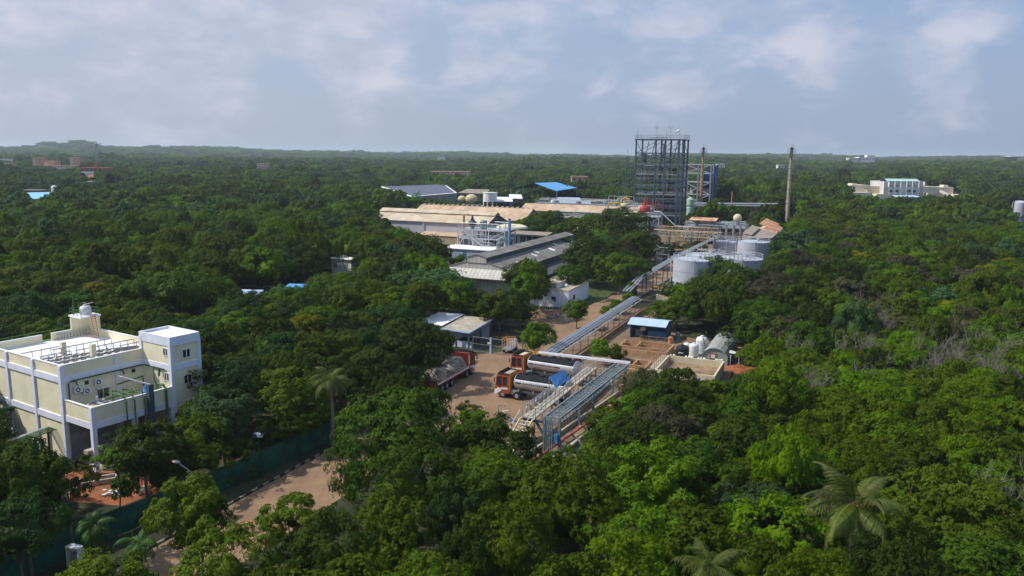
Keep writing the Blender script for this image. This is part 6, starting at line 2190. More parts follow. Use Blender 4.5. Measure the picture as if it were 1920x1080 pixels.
def tufts(rg, P, N, L, Wd, per=5):
    """rosettes of leaves standing out along N"""
    n = len(P)
    N = N / np.linalg.norm(N, axis=1, keepdims=True)
    T = rg.normal(size=(n, 3))
    T -= (T * N).sum(1, keepdims=True) * N
    T /= np.linalg.norm(T, axis=1, keepdims=True)
    B = np.cross(N, T)
    out = []
    for k in range(per):
        a = 2 * math.pi * k / per + rg.uniform(-.35, .35, (n, 1))
        d = T * np.cos(a) + B * np.sin(a)
        s = -T * np.sin(a) + B * np.cos(a)
        l = L * rg.uniform(.6, 1.25, (n, 1))
        w_ = Wd * rg.uniform(.7, 1.2, (n, 1))
        tip = P + d * l + N * l * rg.uniform(-.35, .35, (n, 1))
        m_ = P + d * l * .5 + N * l * .22
        out.append(np.stack([P, m_ - s * w_ * .5, tip, m_ + s * w_ * .5], 1))
    V = np.stack(out, 1).reshape(-1, 3)
    return V, np.arange(len(V)).reshape(-1, 4)


def crown(seed, style, n, leaf, nc=46, nl=None):
    """crown of unit radius; z 0 is crown base; several lobes carry clumps of leaf rosettes"""
    rg = np.random.default_rng(seed)
    rz, cz, cr, nlobe, lr = {'round': (.70, .62, .20, 7, .52), 'flat': (.34, .46, .16, 9, .46), 'tall': (1.1, 1.0, .22, 8, .46), 'column': (2.8, 2.7, .30, 10, .42), 'shrub': (.5, .30, .24, 5, .5), 'loose': (.78, .75, .17, 7, .42)}[style]
    if nl:
        nlobe = nl
    L = []
    for k in range(nlobe):
        a = k * 2.39996 + rg.uniform(-.4, .4)
        q = math.sqrt((k + .35) / nlobe)
        rr_ = q * .62
        zz = math.sqrt(max(0, 1 - (q * .95) ** 2))
        L.append((rr_ * math.cos(a), rr_ * math.sin(a), (zz * .55 + rg.uniform(-.22, .12)) * rz, lr * rg.uniform(.72, 1.22)))
        if style == 'column':
            f = k / nlobe
            L[-1] = (.12 * math.cos(a), .12 * math.sin(a), (f * 2 - 1) * rz * .85, .75 * (1 - .65 * f))
    Cs, Os, Rr = [], [], []
    for (x, y, z, r) in L:
        m = max(4, int(nc * 2.6 / nlobe * (r / lr) ** 2))
        d = sph(rg, m, .28)
        zsq = {'flat': .62, 'tall': 1.15, 'column': 1.3}.get(style, .9)
        c = np.array([x, y, z]) + d * r * rg.uniform(.75, 1.0, (m, 1)) * np.array([1, 1, zsq])
        ok = np.ones(m, bool)
        for (x2, y2, z2, r2) in L:
            if (x2, y2) != (x, y):
                ok &= (((c - np.array([x2, y2, z2])) / np.array([1, 1, zsq])) ** 2).sum(1) > (r2 * .72) ** 2
        Cs.append(c[ok]); Os.append(d[ok]); Rr.append(cr * rg.uniform(.6, 1.35, ok.sum()))
    C, O, Rr = np.concatenate(Cs), np.concatenate(Os), np.concatenate(Rr)
    per = max(3, n // (len(C) * 5))
    Ps, Ns = [], []
    for c, o, r in zip(C, O, Rr):
        u = sph(rg, per, .45)
        u = u + o * .5
        u /= np.linalg.norm(u, axis=1, keepdims=True)
        Ps.append(c + u * r * rg.uniform(.6, 1.1, (per, 1)) * np.array([1, 1, .75]))
        Ns.append(u + o * .35 + np.array([0, 0, .3]) + rg.normal(size=(per, 3)) * .35)
    P = np.concatenate(Ps)
    P[:, 2] += cz
    V, F = tufts(rg, P, np.concatenate(Ns), leaf, leaf * .5)
    if style != 'loose':
        if n > 4000 and style != 'column':
            L = [(0, 0, 0, .5)]
        for (x, y, z, r) in L:
            zsq = {'flat': .5, 'tall': 1.3, 'column': 1.3}.get(style, .9)
            V2, F2 = core(rg, r, r * zsq, 0, .5 if n < 4000 else .8)
            F = np.concatenate([F, F2 + len(V)])
            V = np.concatenate([V, V2 + np.array([x, y, z + cz])])
    V[:, 2] = np.maximum(V[:, 2], 0.0)
    return V, F


def trunk_mesh(seed, h=1.0, spread=.6, r=.05, n=6, bare=False):
    """unit trunk: z from -1 (ground) to crown; limbs fan into the crown"""
    rr = random.Random(seed)
    b = MB()
    base = Vector((0, 0, -1.0))
    mid = Vector((rr.uniform(-.08, .08), rr.uniform(-.08, .08), 0))
    b.tube([base, base.lerp(mid, .5) + Vector((rr.uniform(-.04, .04), rr.uniform(-.04, .04), 0)), mid], r, n, r * .7)
    for k in range(5 if not bare else 9):
        a = k * 2.4 + rr.uniform(-.4, .4)
        e = mid + Vector((math.cos(a) * spread * rr.uniform(.6, 1), math.sin(a) * spread * rr.uniform(.6, 1), rr.uniform(.45, .95)))
        m_ = mid.lerp(e, .5) + Vector((0, 0, .08))
        b.tube([mid, m_, e], r * .55, 5, r * .12)
        if bare:
            for j in range(10):
                f_ = rr.uniform(.35, 1)
                q = mid.lerp(e, f_)
                e2 = q + Vector((rr.uniform(-.35, .35), rr.uniform(-.35, .35), rr.uniform(.05, .4)))
                b.tube([q, e2], r * .2, 4, r * .05)
                for i in range(3):
                    q2 = q.lerp(e2, rr.uniform(.4, 1))
                    b.tube([q2, q2 + Vector((rr.uniform(-.2, .2), rr.uniform(-.2, .2), rr.uniform(.0, .25)))], r * .08, 3, r * .03)
    me_v = np.array(b.v)
    return b


CR, TR = {}, {}
def protos():
    spec = [('round_a', 11, 'round', 15000, .058, 46, 7), ('round_b', 12, 'round', 16000, .048, 70, 10), ('round_c', 23, 'round', 14000, .066, 40, 5), ('round_d', 24, 'round', 15000, .056, 54, 13), ('flat_a', 14, 'flat', 17000, .040, 80, 11), ('flat_b', 15, 'flat', 16000, .046, 64, 7), ('tall_a', 16, 'tall', 16000, .056, 60, 9),
            ('tall_b', 17, 'tall', 15000, .070, 44, 6), ('loose_a', 18, 'loose', 5200, .080, 40, 7), ('loose_b', 19, 'loose', 9500, .075, 44, 8), ('shrub_a', 20, 'shrub', 7000, .085, 34, 5), ('column_a', 21, 'column', 9000, .13, 40, 10)]
    for nm, sd_, st, n, lf, nc, nl in spec:
        V, F = crown(sd_, st, n, lf, nc, nl)
        CR[nm] = np_mesh('crown_' + nm, V, F, ('leaf_mid',))
    for nm, sd_, st in (('far_a', 31, 'round'), ('far_b', 32, 'round'), ('far_c', 33, 'tall'), ('far_d', 34, 'flat')):
        V, F = crown(sd_, st, 3600, .12, 22, 6)
        CR[nm] = np_mesh('crown_' + nm, V, F, ('leaf_mid',))
    for nm, sd_ in (('hz_a', 41), ('hz_b', 42)):
        V, F = crown(sd_, 'round', 1000, .2, 12, 5)
        CR[nm] = np_mesh('crown_' + nm, V, F, ('leaf_mid',))
    for k in range(3):
        b = trunk_mesh(60 + k)
        TR[k] = np_mesh_from(b, 'trunk_%d' % k, 'trunk')
    b = trunk_mesh(70, bare=True, spread=.75, r=.045)
    TR['bare'] = np_mesh_from(b, 'trunk_bare', 'trunk_pale')
    b = trunk_mesh(71, bare=True, spread=.6, r=.04)
    TR['bare2'] = np_mesh_from(b, 'trunk_bare2', 'trunk_pale')


def np_mesh_from(b, nm, m):
    me = bpy.data.meshes.new(nm)
    me.from_pydata(b.v, [], b.f)
    me.materials.append(M[m])
    me.update()
    return me


protos()
LOOK = {'leaf_dark': 'dark green', 'leaf_deep': 'blackish green', 'leaf_mid': 'mid green', 'leaf_bright': 'bright green', 'leaf_olive': 'olive green', 'leaf_yellow': 'yellow green', 'leaf_bluish': 'bluish green', 'leaf_silver': 'silvery pale', 'leaf_brown': 'brownish'}
SHAPE = {'round': 'round', 'flat': 'spreading', 'tall': 'tall', 'loose': 'thin leaved', 'shrub': 'bushy', 'column': 'columnar'}
NAME = {'round': 'broadleaf_tree', 'flat': 'spreading_tree', 'tall': 'tall_tree', 'loose': 'thin_tree', 'shrub': 'shrub', 'column': 'columnar_tree'}


def tree(x, y, h, r, cname, leaf, label=None, group=None, rz=None, rs=0, trunk=None, z0=0):
    """one tree: crown radius r, total height h"""
    st = cname.split('_')[0]
    rr = random.Random(int(x * 31 + y * 17 + rs))
    V = {'round': 1.34, 'flat': .82, 'tall': 2.15, 'loose': 1.55, 'shrub': .85, 'column': 5.5, 'far': 1.34, 'hz': 1.34}[st]
    t = thing(NAME.get(st, 'broadleaf_tree'), label, 'shrub' if st == 'shrub' else 'tree', (x, y, z0), rr.uniform(0, 6.28) if rz is None else rz, group)
    sz = r
    ch = V * r
    if ch > h * .88:
        sz = h * .88 / V
        ch = h * .88
    elif st not in ('loose', 'column') and ch < h * (.45 if st == 'flat' else .62):
        ch = h * (.45 if st == 'flat' else .62)
        sz = ch / V
    cb = h - ch
    c = bpy.data.objects.new('crown', CR[cname])
    COL.objects.link(c)
    c.parent = t
    c.location = (0, 0, cb)
    c.scale = (r, r * rr.uniform(.88, 1.1), sz)
    c.material_slots[0].link = 'OBJECT'
    c.material_slots[0].material = M[leaf]
    if st != 'shrub':
        tr = bpy.data.objects.new('trunk', TR[trunk if trunk is not None else rr.randrange(3)])
        COL.objects.link(tr)
        tr.parent = t
        up = max(cb + .1, h * .2)
        tr.location = (0, 0, up)
        tr.scale = (r * .9, r * .9, up)
        if st == 'column':
            tr.scale = (r, r, up)
    return t


def bare_tree(x, y, h, r, label, group=None):
    t = thing('bare_tree', label, 'tree', (x, y, 0), random.Random(int(x * 7 + y)).uniform(0, 6), group)
    tr = bpy.data.objects.new('branches', TR['bare' if int(x) % 2 else 'bare2'])
    COL.objects.link(tr)
    tr.parent = t
    tr.location = (0, 0, h * .45)
    tr.scale = (r, r, h * .5)
    return t


# ---- palms
def frond(rg, L, droop, n=34, wl=.55, w0=.045, tw=1.0):
    """one feather frond from the origin along +x with drooping tip"""
    V, F = [], []
    pts = []
    x, z, a = 0, 0, .55
    k = 14
    for i in range(k + 1):
        pts.append((x, 0, z))
        x += L / k * math.cos(a)
        z += L / k * math.sin(a)
        a -= droop * (1.0 + .8 * i / k) / k
    pts = np.array(pts)
    def at_(f):
        q = f * k
        i = min(k - 1, int(q))
        return pts[i] * (1 - (q - i)) + pts[i + 1] * (q - i), pts[i + 1] - pts[i]
    for i in range(k):
        p, q = pts[i], pts[i + 1]
        s = .05 * (1 - i / k) + .012
        o = len(V)
        V += [p + (0, s, 0), p - (0, s, 0), q - (0, s * .9, 0), q + (0, s * .9, 0)]
        F.append((o, o + 1, o + 2, o + 3))
    for i in range(n):
        f = .1 + .9 * i / n
        p, d = at_(f)
        d = d / np.linalg.norm(d)
        l = wl * L * .40 * math.sin(min(1, f * 1.15 + .12) * math.pi * .93 + .1) + .12
        for s in (-1, 1):
            dirv = np.array([d[0] * .55, s * .85, d[2] * .5 - .30 * tw + rg.uniform(-.12, .12)])
            dirv /= np.linalg.norm(dirv)
            m_ = p + dirv * l * .55
            e = p + dirv * l + np.array([0, 0, -.32 * l * tw])
            wv = d * w0 * rg.uniform(.8, 1.2)
            o = len(V)
            V += [p - wv * .5, p + wv * .5, m_ + wv * .6, m_ - wv * .6, e + wv * .1, e - wv * .1]
            F += [(o, o + 1, o + 2, o + 3), (o + 3, o + 2, o + 4, o + 5)]
    return np.array(V), F


def palm(x, y, h, L, label, nf=20, leaf='leaf_palm', group=None, seed=1, split=False, nut=False, droop=1.9, trunk='trunk_pale', lean=(0, 0), n_leaf=34, low=R(100)):
    rg = np.random.default_rng(seed)
    rr = random.Random(seed)
    t = thing('coconut_palm' if leaf == 'leaf_palm' else 'palm_tree', label, 'palm', (x, y, 0), rr.uniform(0, 6), group)
    b = MB()
    b.tube([(lean[0] * f, lean[1] * f, h * f) for f in (0, .25, .5, .75, 1)], .19, 8, .12)
    b.build('trunk', trunk, t)
    Vs, Fs = [], []
    off = 0
    for k in range(nf):
        az = k * 2.39996 + rr.uniform(-.2, .2)
        lv = k / nf                      # 0 young upright, 1 old hanging
        el = R(62) - lv * low + rr.uniform(-.1, .1)
        V, F = frond(rg, L * rr.uniform(.85, 1.08) * (1 - .15 * (1 - lv)), droop * (.55 + .5 * (1 - abs(lv - .5))), n_leaf if split else 22, w0=.06 if n_leaf > 40 else .045)
        el0 = el - .35
        c, s = math.cos(el0), math.sin(el0)
        X = V[:, 0] * c - V[:, 2] * s
        Z = V[:, 0] * s + V[:, 2] * c
        ca, sa = math.cos(az), math.sin(az)
        W_ = np.stack([X * ca - V[:, 1] * sa + lean[0], X * sa + V[:, 1] * ca + lean[1], Z + h], 1)
        if split:
            b = MB(); b.v = [tuple(p) for p in W_]; b.f = F; b.mi = [0] * len(F)
            me = bpy.data.meshes.new('frond'); me.from_pydata(b.v, [], b.f); me.materials.append(M[leaf]); me.update()
            o = bpy.data.objects.new('frond', me); COL.objects.link(o); o.parent = t
        else:
            Vs += [tuple(p) for p in W_]
            Fs += [tuple(i + off for i in q) for q in F]
            off += len(W_)
    if not split:
        me = bpy.data.meshes.new('crown'); me.from_pydata(Vs, [], Fs); me.materials.append(M[leaf]); me.update()
        o = bpy.data.objects.new('crown', me); COL.objects.link(o); o.parent = t
    if nut:
        b = MB()
        for k in range(9):
            a = k * 2.4
            b.ball((.3 * math.cos(a) + lean[0], .3 * math.sin(a) + lean[1], h - .25 - .1 * (k % 3)), .15, 8)
        b.build('coconut', 'rust_pipe', t, True)
        b = MB()
        for k in range(10):
            a = k * 1.3
            b.bar((lean[0], lean[1], h - .1), (lean[0] + .7 * math.cos(a), lean[1] + .7 * math.sin(a), h + .15 - .1 * (k % 3)), .07)
        b.build('stalk', 'rust_pipe', t)
    return t


# ---- where the photo shows ground or buildings: keep trees out of those sight lines (x,y in photo pixels; distance)
KEEP = [
    ([(440, 945), (520, 882), (612, 848), (618, 905), (560, 1000), (472, 985)], 400),
    ([(200, 1070), (310, 1012), (330, 1030), (300, 1079), (200, 1079)], 400),
    ([(640, 830), (500, 868), (430, 900), (330, 915), (170, 975), (150, 1010), (330, 950), (470, 880), (620, 812)], 69),
    ([(806, 722), (850, 668), (885, 655), (935, 655), (960, 658), (1000, 688), (1040, 690), (1165, 682), (1178, 700), (1170, 720), (1100, 800), (1060, 862), (1020, 848), (1000, 800), (955, 792), (860, 778), (842, 740), (815, 735)], 400),
    ([(975, 603), (1060, 598), (1068, 615), (1040, 640), (1030, 660), (1020, 600), (970, 620)], 400),
    ([(1105, 575), (1165, 535), (1180, 545), (1160, 575), (1130, 585)], 400),
    ([(1150, 655), (1180, 593), (1262, 598), (1275, 645), (1300, 615), (1310, 650), (1345, 630), (1378, 630), (1384, 668), (1372, 700), (1345, 718), (1255, 697), (1200, 700), (1150, 690)], 145),
    ([(1385, 680), (1418, 692), (1410, 710), (1375, 712)], 130),
    ([(1020, 662), (1060, 630), (1210, 550), (1222, 565), (1130, 625), (1085, 665), (1150, 690)], 170),
    ([(-20, 640), (128, 590), (160, 575), (190, 592), (255, 625), (312, 612), (368, 625), (374, 745), (330, 765), (290, 790), (200, 812), (178, 885), (165, 885), (158, 805), (120, 800), (60, 800), (0, 770)], 88),
    ([(60, 770), (130, 800), (120, 860), (60, 850), (0, 810)], 75),
    ([(150, 905), (280, 900), (285, 935), (170, 968), (130, 940)], 72),
    ([(800, 598), (915, 598), (935, 635), (935, 662), (890, 662), (885, 628), (850, 612), (820, 622)], 130),
    ([(838, 500), (880, 476), (1065, 436), (1060, 476), (1010, 492), (960, 510), (950, 550), (915, 550), (845, 522)], 260),
    ([(1040, 525), (1078, 506), (1107, 527), (1106, 548), (1064, 564), (1045, 560)], 190),
    ([(708, 405), (723, 387), (760, 385), (960, 392), (955, 470), (915, 478), (850, 472), (800, 452), (742, 432)], 300),
    ([(715, 350), (835, 345), (860, 360), (850, 384), (775, 372)], 500),
    ([(858, 355), (1080, 345), (1190, 380), (1190, 400), (1060, 402), (975, 400), (860, 388)], 440),
    ([(1060, 385), (1215, 385), (1240, 440), (1245, 478), (1218, 470), (1212, 402), (1060, 408)], 330),
    ([(1192, 262), (1282, 264), (1276, 420), (1230, 420), (1200, 390)], 400),
    ([(1282, 308), (1330, 308), (1330, 385), (1282, 400)], 440),
    ([(1318, 272), (1324, 272), (1318, 395), (1308, 395)], 480),
    ([(1330, 382), (1425, 385), (1425, 392), (1330, 391)], 385),
    ([(1482, 272), (1490, 272), (1481, 420), (1470, 420)], 400),
    ([(1172, 285), (1178, 285), (1178, 380), (1168, 380)], 400),
    ([(1230, 420), (1430, 385), (1432, 395), (1470, 418), (1466, 440), (1440, 450), (1430, 500), (1395, 505), (1390, 486), (1330, 485), (1290, 540), (1262, 540), (1200, 530), (1200, 512), (1250, 480)], 300),
    ([(1597, 350), (1600, 372), (1650, 376), (1740, 374), (1800, 376), (1802, 350), (1735, 338), (1660, 338)], 630),
    ([(1900, 378), (1925, 378), (1925, 422), (1902, 418)], 380),
    ([(48, 361), (98, 361), (86, 376), (58, 376)], 452),
    ([(60, 298), (150, 298), (150, 314), (80, 314)], 870), ([(152, 316), (198, 316), (198, 326), (160, 328)], 700), ([(158, 337), (176, 337), (176, 345), (158, 345)], 600),
    ([(1594, 293), (1640, 293), (1640, 300), (1594, 300)], 1550), ([(1884, 291), (1908, 291), (1900, 304), (1890, 304)], 1450), ([(180, 262), (184, 262), (184, 300), (180, 300)], 1000),
    ([(808, 321), (880, 322), (880, 328), (808, 328)], 760), ([(1074, 331), (1100, 331), (1100, 339), (1074, 339)], 620), ([(1345, 306), (1360, 306), (1360, 312), (1345, 312)], 880),
    ([(612, 495), (660, 497), (660, 516), (612, 518)], 216), ([(455, 545), (485, 545), (480, 552), (456, 551)], 170), ([(545, 534), (566, 533), (566, 540), (545, 541)], 190),
    ([(680, 699), (724, 705), (722, 730), (700, 722)], 100), ([(314, 866), (366, 888), (366, 905), (340, 890)], 70), ([(476, 806), (500, 806), (498, 835), (480, 835)], 77),
    ([(1155, 482), (1186, 488), (1184, 530), (1176, 530)], 196),
    ([(1012, 573), (1035, 573), (1034, 588), (1012, 588)], 150),
    ([(1550, 830), (1650, 840), (1700, 960), (1640, 1050), (1550, 1040), (1480, 930)], 43),
]
def inpoly(x, y, pg):
    c = False
    j = len(pg) - 1
    for i in range(len(pg)):
        xi, yi = pg[i]
        xj, yj = pg[j]
        if (yi > y) != (yj > y) and x < (xj - xi) * (y - yi) / (yj - yi) + xi:
            c = not c
        j = i
    return c
KB = [(min(p[0] for p in k[0]), max(p[0] for p in k[0]), min(p[1] for p in k[0]), max(p[1] for p in k[0])) for k in KEEP]
def blocked(x, y, h, r, tol=0.86):
    """does this tree hide something the photo shows?"""
    e_ = elev(x, y)
    c = proj((x, y, h * .62 + e_))
    if c[2] < 5:
        return False
    rx = r / c[2] * FPX * tol
    tp = proj((x, y, h + e_))[1]
    bt = proj((x, y, h * .3 + e_))[1]
    cy, ry = (tp + bt) / 2, abs(bt - tp) / 2 * tol
    for (pg, dist), bb in zip(KEEP, KB):
        if y > dist or c[0] + rx < bb[0] or c[0] - rx > bb[1] or cy + ry < bb[2] or cy - ry > bb[3]:
            continue
        for i in range(10):
            a = i * .628
            for k in (1, .55):
                if inpoly(c[0] + rx * k * math.cos(a), cy + ry * k * math.sin(a), pg):
                    return True
        if inpoly(c[0], cy, pg):
            return True
        for qx, qy in pg:
            if ((qx - c[0]) / max(rx, 1)) ** 2 + ((qy - cy) / max(ry, 1)) ** 2 < .8:
                return True
    return False


def footprint(x, y, r):
    """is the trunk position inside paved or built ground?"""
    u, v = unpl((x, y))
    m = r * .35
    for (a, b_, c, d) in ((-50.6 - m, 20, -42.5 + m, 250), (-54 - m, 86, -29 + m, 114), (-42.6, 70, -24 + m, 107), (-43, 106, -15, 136), (-43, 136, -26, 142), (-43.5, 142, -37, 215), (-68, 114, -50, 125), (-87.5 - m, 158, -65 + m, 226), (-64, 155, -52, 175),
                          (-170, 250, -112, 300), (-112, 202, -84, 236), (-112, 318, -70, 345), (-104, 255, -50, 275), (-106, 372, -70, 402), (-50, 172, -15, 250), (-100, 234, -60, 246), (-120, 333, -70, 342), (-58, 298, -33, 312)):
        if a < u < c and b_ < v < d:
            return True
    for fx, fy, fr in FOOT:
        if (x - fx) ** 2 + (y - fy) ** 2 < (fr + m) ** 2:
            return True
    dx, dy = x - BO.x, y - BO.y
    bu, bv = dx * math.cos(BT) + dy * math.sin(BT), -dx * math.sin(BT) + dy * math.cos(BT)
    if -1.5 - m < bu < 13 + m and -6.5 - m < bv < 17 + m:
        return True
    return False


MAN = []          # hand placed trees: (x, y, r)
def pxtree(px, ptop, half, h, cname, leaf, label, name=None, zs=0, squash=None, **kw):
    """tree whose top shows at px, ptop and half width 'half' pixels"""
    p = at(px, ptop, h)
    d = proj((p.x, p.y, h * .6))[2]
    r = half * d / FPX
    t = tree(p.x, p.y, h, r, cname, leaf, label, rs=int(px), **kw)
    MAN.append((p.x, p.y, r))
    return t


pxtree(735, 748, 115, 10.5, 'round_a', 'leaf_dark', 'large dense dark green tree in the centre foreground, left of the tanker yard')
pxtree(768, 700, 46, 8, 'round_b', 'leaf_deep', 'dark tree at the back end of the lorry, rising beside the yard')
pxtree(880, 757, 30, 6, 'loose_a', 'leaf_olive', 'small thin leaved tree standing before the bare yard floor')
pxtree(930, 800, 78, 8.0, 'round_c', 'leaf_dark', 'dark green tree just below the yard, left of the platform stair')
pxtree(750, 870, 100, 9.5, 'flat_a', 'leaf_dark', 'spreading dark tree below the large dense foreground tree')
pxtree(1060, 880, 105, 10, 'round_a', 'leaf_mid', 'broad mid green tree below the foot of the pipe rack')
pxtree(1240, 850, 120, 10, 'round_c', 'leaf_mid', 'broad mid green tree in the foreground right of the pipe rack')
pxtree(1180, 1010, 90, 9, 'round_b', 'leaf_bright', 'bright green tree crown cut by the bottom edge near the centre')
pxtree(960, 955, 85, 9.5, 'round_b', 'leaf_olive', 'olive green tree in the bottom centre of the photo')
pxtree(1420, 915, 85, 8.5, 'loose_b', 'leaf_bluish', 'glossy leaved tree left of the big coconut palm')
pxtree(1720, 835, 62, 8.5, 'loose_b', 'leaf_mid', 'large leaved tree right behind the big coconut palm')
pxtree(1800, 900, 110, 9, 'round_a', 'leaf_olive', 'dull olive tree right of the big coconut palm')
pxtree(365, 912, 82, 8.5, 'round_c', 'leaf_olive', 'rounded olive green tree between the netting fence and the road')
pxtree(545, 938, 66, 7.5, 'loose_b', 'leaf_olive', 'open branched tree over the road with its trunk showing')
pxtree(620, 985, 80, 8.5, 'round_b', 'leaf_dark', 'dark green tree at the bottom edge right of the road')
pxtree(420, 1010, 90, 8, 'round_b', 'leaf_olive', 'olive tree at the bottom edge left of the road')
pxtree(40, 862, 85, 9.5, 'flat_b', 'leaf_dark', 'feathery dark tree in the bottom left corner before the cream building')
pxtree(30, 960, 90, 8.5, 'flat_a', 'leaf_deep', 'deep shaded feathery tree filling the bottom left corner')
pxtree(270, 803, 72, 7.5, 'round_d', 'leaf_dark', 'flat feathery tree over the netting fence below the terrace')
pxtree(360, 790, 60, 6.5, 'round_b', 'leaf_mid', 'flat mid green tree right of the terrace over the fence')
pxtree(415, 742, 68, 7.5, 'round_a', 'leaf_bluish', 'rounded grey green tree beside the right end of the cream building')
pxtree(545, 705, 72, 8, 'round_b', 'leaf_olive', 'olive tree behind the solar lamp')
pxtree(455, 672, 62, 7.5, 'flat_a', 'leaf_dark', 'flat dark tree right behind the stair tower')
pxtree(700, 665, 60, 8, 'round_c', 'leaf_dark', 'dark tree left of the loaded lorry')
pxtree(775, 612, 72, 8.5, 'round_a', 'leaf_dark', 'dark round tree hiding the corner of the gate shed')
pxtree(572, 592, 42, 8.5, 'loose_b', 'leaf_yellow', 'bright yellow green tree in the woods left of the yard')
pxtree(612, 640, 32, 7, 'loose_b', 'leaf_yellow', 'smaller yellow tipped tree beside the bright yellow green one')
pxtree(815, 512, 86, 9.5, 'round_b', 'leaf_bluish', 'wide grey green tree in front of the grey warehouse gable')
pxtree(938, 553, 44, 8, 'round_c', 'leaf_olive', 'olive tree beside the gate shed roof')
pxtree(990, 497, 48, 8.5, 'round_a', 'leaf_dark', 'dark tree covering the corner of the grey warehouse')
pxtree(1003, 612, 38, 5.5, 'round_c', 'leaf_mid', 'round green tree standing right behind the tankers')
pxtree(1133, 642, 30, 3.6, 'shrub_a', 'leaf_bright', 'bright rounded bush beside the treatment basins')
pxtree(1160, 655, 18, 2.8, 'shrub_a', 'leaf_mid', 'smaller bush hanging over the end of the white pipe bridge')
pxtree(1083, 568, 28, 5, 'round_c', 'leaf_mid', 'small green tree at the road junction beside the long conveyor')
pxtree(1185, 525, 14, 5.0, 'column_a', 'leaf_bright', 'bright green column of creeper beside the upper road')
pxtree(1160, 565, 18, 2.6, 'shrub_a', 'leaf_bright', 'low bright bush between upper road and conveyor, middle one')
pxtree(1140, 577, 16, 2.4, 'shrub_a', 'leaf_bright', 'low bright bush between upper road and conveyor, nearest one')
pxtree(1178, 552, 14, 2.8, 'shrub_a', 'leaf_bright', 'low bright bush between upper road and conveyor, farthest one')
pxtree(1168, 396, 60, 14, 'round_a', 'leaf_mid', 'tallest dense tree between the grey warehouse and the process tower')
pxtree(1120, 452, 60, 11, 'round_b', 'leaf_dark', 'dense dark tree beside the upper road bend')
pxtree(1205, 440, 40, 10, 'round_c', 'leaf_mid', 'tree at the foot of the pale scaffold tower')
pxtree(1062, 440, 13, 9.5, 'column_a', 'leaf_dark', 'dark columnar tree at the end of the grey warehouse ridge, left one')
pxtree(1080, 437, 12, 9.5, 'column_a', 'leaf_dark', 'dark columnar tree at the end of the grey warehouse ridge, middle one')
pxtree(1103, 430, 13, 10, 'column_a', 'leaf_dark', 'dark columnar tree at the end of the grey warehouse ridge, right one')
pxtree(1075, 500, 30, 7.5, 'round_a', 'leaf_dark', 'dark tree against the long side of the grey warehouse')
pxtree(1018, 401, 46, 12, 'loose_b', 'leaf_dark', 'dark green spreading tree in front of the long orange roofed shed')
pxtree(1000, 412, 34, 10.5, 'round_a', 'leaf_dark', 'dark tree rising over the ridge of the grey warehouse')
pxtree(770, 447, 62, 10.5, 'round_b', 'leaf_yellow' if False else 'leaf_olive', 'large olive yellow tree in front of the tan warehouse')
pxtree(690, 408, 50, 11, 'loose_b', 'leaf_dark', 'open crowned dark tree left of the tan warehouse')
pxtree(862, 484, 30, 6, 'round_c', 'leaf_olive', 'low olive tree in front of the pale blue cabin')
pxtree(1345, 486, 42, 8, 'round_a', 'leaf_dark', 'dark tree in front of the front tanks')
pxtree(1310, 530, 46, 7, 'round_b', 'leaf_mid', 'mid green tree at the foot of the nearest tank')
pxtree(1400, 515, 44, 8, 'round_c', 'leaf_mid', 'mid green tree right of the tank farm')
pxtree(1270, 528, 16, 5.5, 'tall_a', 'leaf_deep', 'small dark pointed tree left of the nearest tank')
pxtree(1545, 396, 62, 13, 'round_b', 'leaf_olive', 'big yellow olive tree right of the tall chimney')
pxtree(1500, 440, 50, 12, 'round_c', 'leaf_bluish', 'broad leaved tree at the right side of the back tanks')
pxtree(1625, 420, 44, 11, 'round_a', 'leaf_olive', 'olive tree below the institute building')
for k, (px, py, hw) in enumerate(((1798, 411, 20), (1520, 361, 17), (1690, 373, 24), (1640, 374, 18), (1440, 362, 10))):
    pxtree(px, py, hw, 9, 'round_c', 'leaf_silver', ['silvery pale crowned tree in the woods left of the silo', 'silvery pale tree in the woods right of the tall chimney', 'silvery pale tree before the entrance of the institute', 'silvery pale tree before the left wing of the institute', 'small silvery tree just left of the tall chimney'][k])
pxtree(545, 468, 72, 11, 'round_a', 'leaf_dark', 'large round dark tree left of the white house')
pxtree(330, 520, 88, 11, 'flat_a', 'leaf_dark', 'wide flat dark tree behind the cream building')
pxtree(280, 462, 60, 11, 'round_c', 'leaf_olive', 'autumn tinged olive tree in the left woods')
pxtree(160, 478, 62, 11, 'round_b', 'leaf_olive', 'olive yellow tree behind the cream building at the left')
pxtree(180, 530, 26, 10, 'loose_b', 'leaf_yellow', 'small yellowish tree just behind the roof tank')
for k in range(6):
    p = at(440 + k * 17, 912 - k * 8, 0) + Vector((-.8, .4, 0))
    tree(p.x, p.y, 1.3, 1.25, 'shrub_a', 'leaf_brown' if k % 2 else 'leaf_olive', 'clipped brownish hedge shrub between the netting fence and the kerb', 'hedge shrubs along the kerb')
for k in range(5):
    p = at(585 + k * 9, 838 - k * 5, 0) + Vector((-.9, .4, 0))
    tree(p.x, p.y, 1.3, 1.2, 'shrub_a', 'leaf_deep', 'dark clipped hedge shrub at the far end of the netting fence', 'dark hedge shrubs at the far end of the fence')

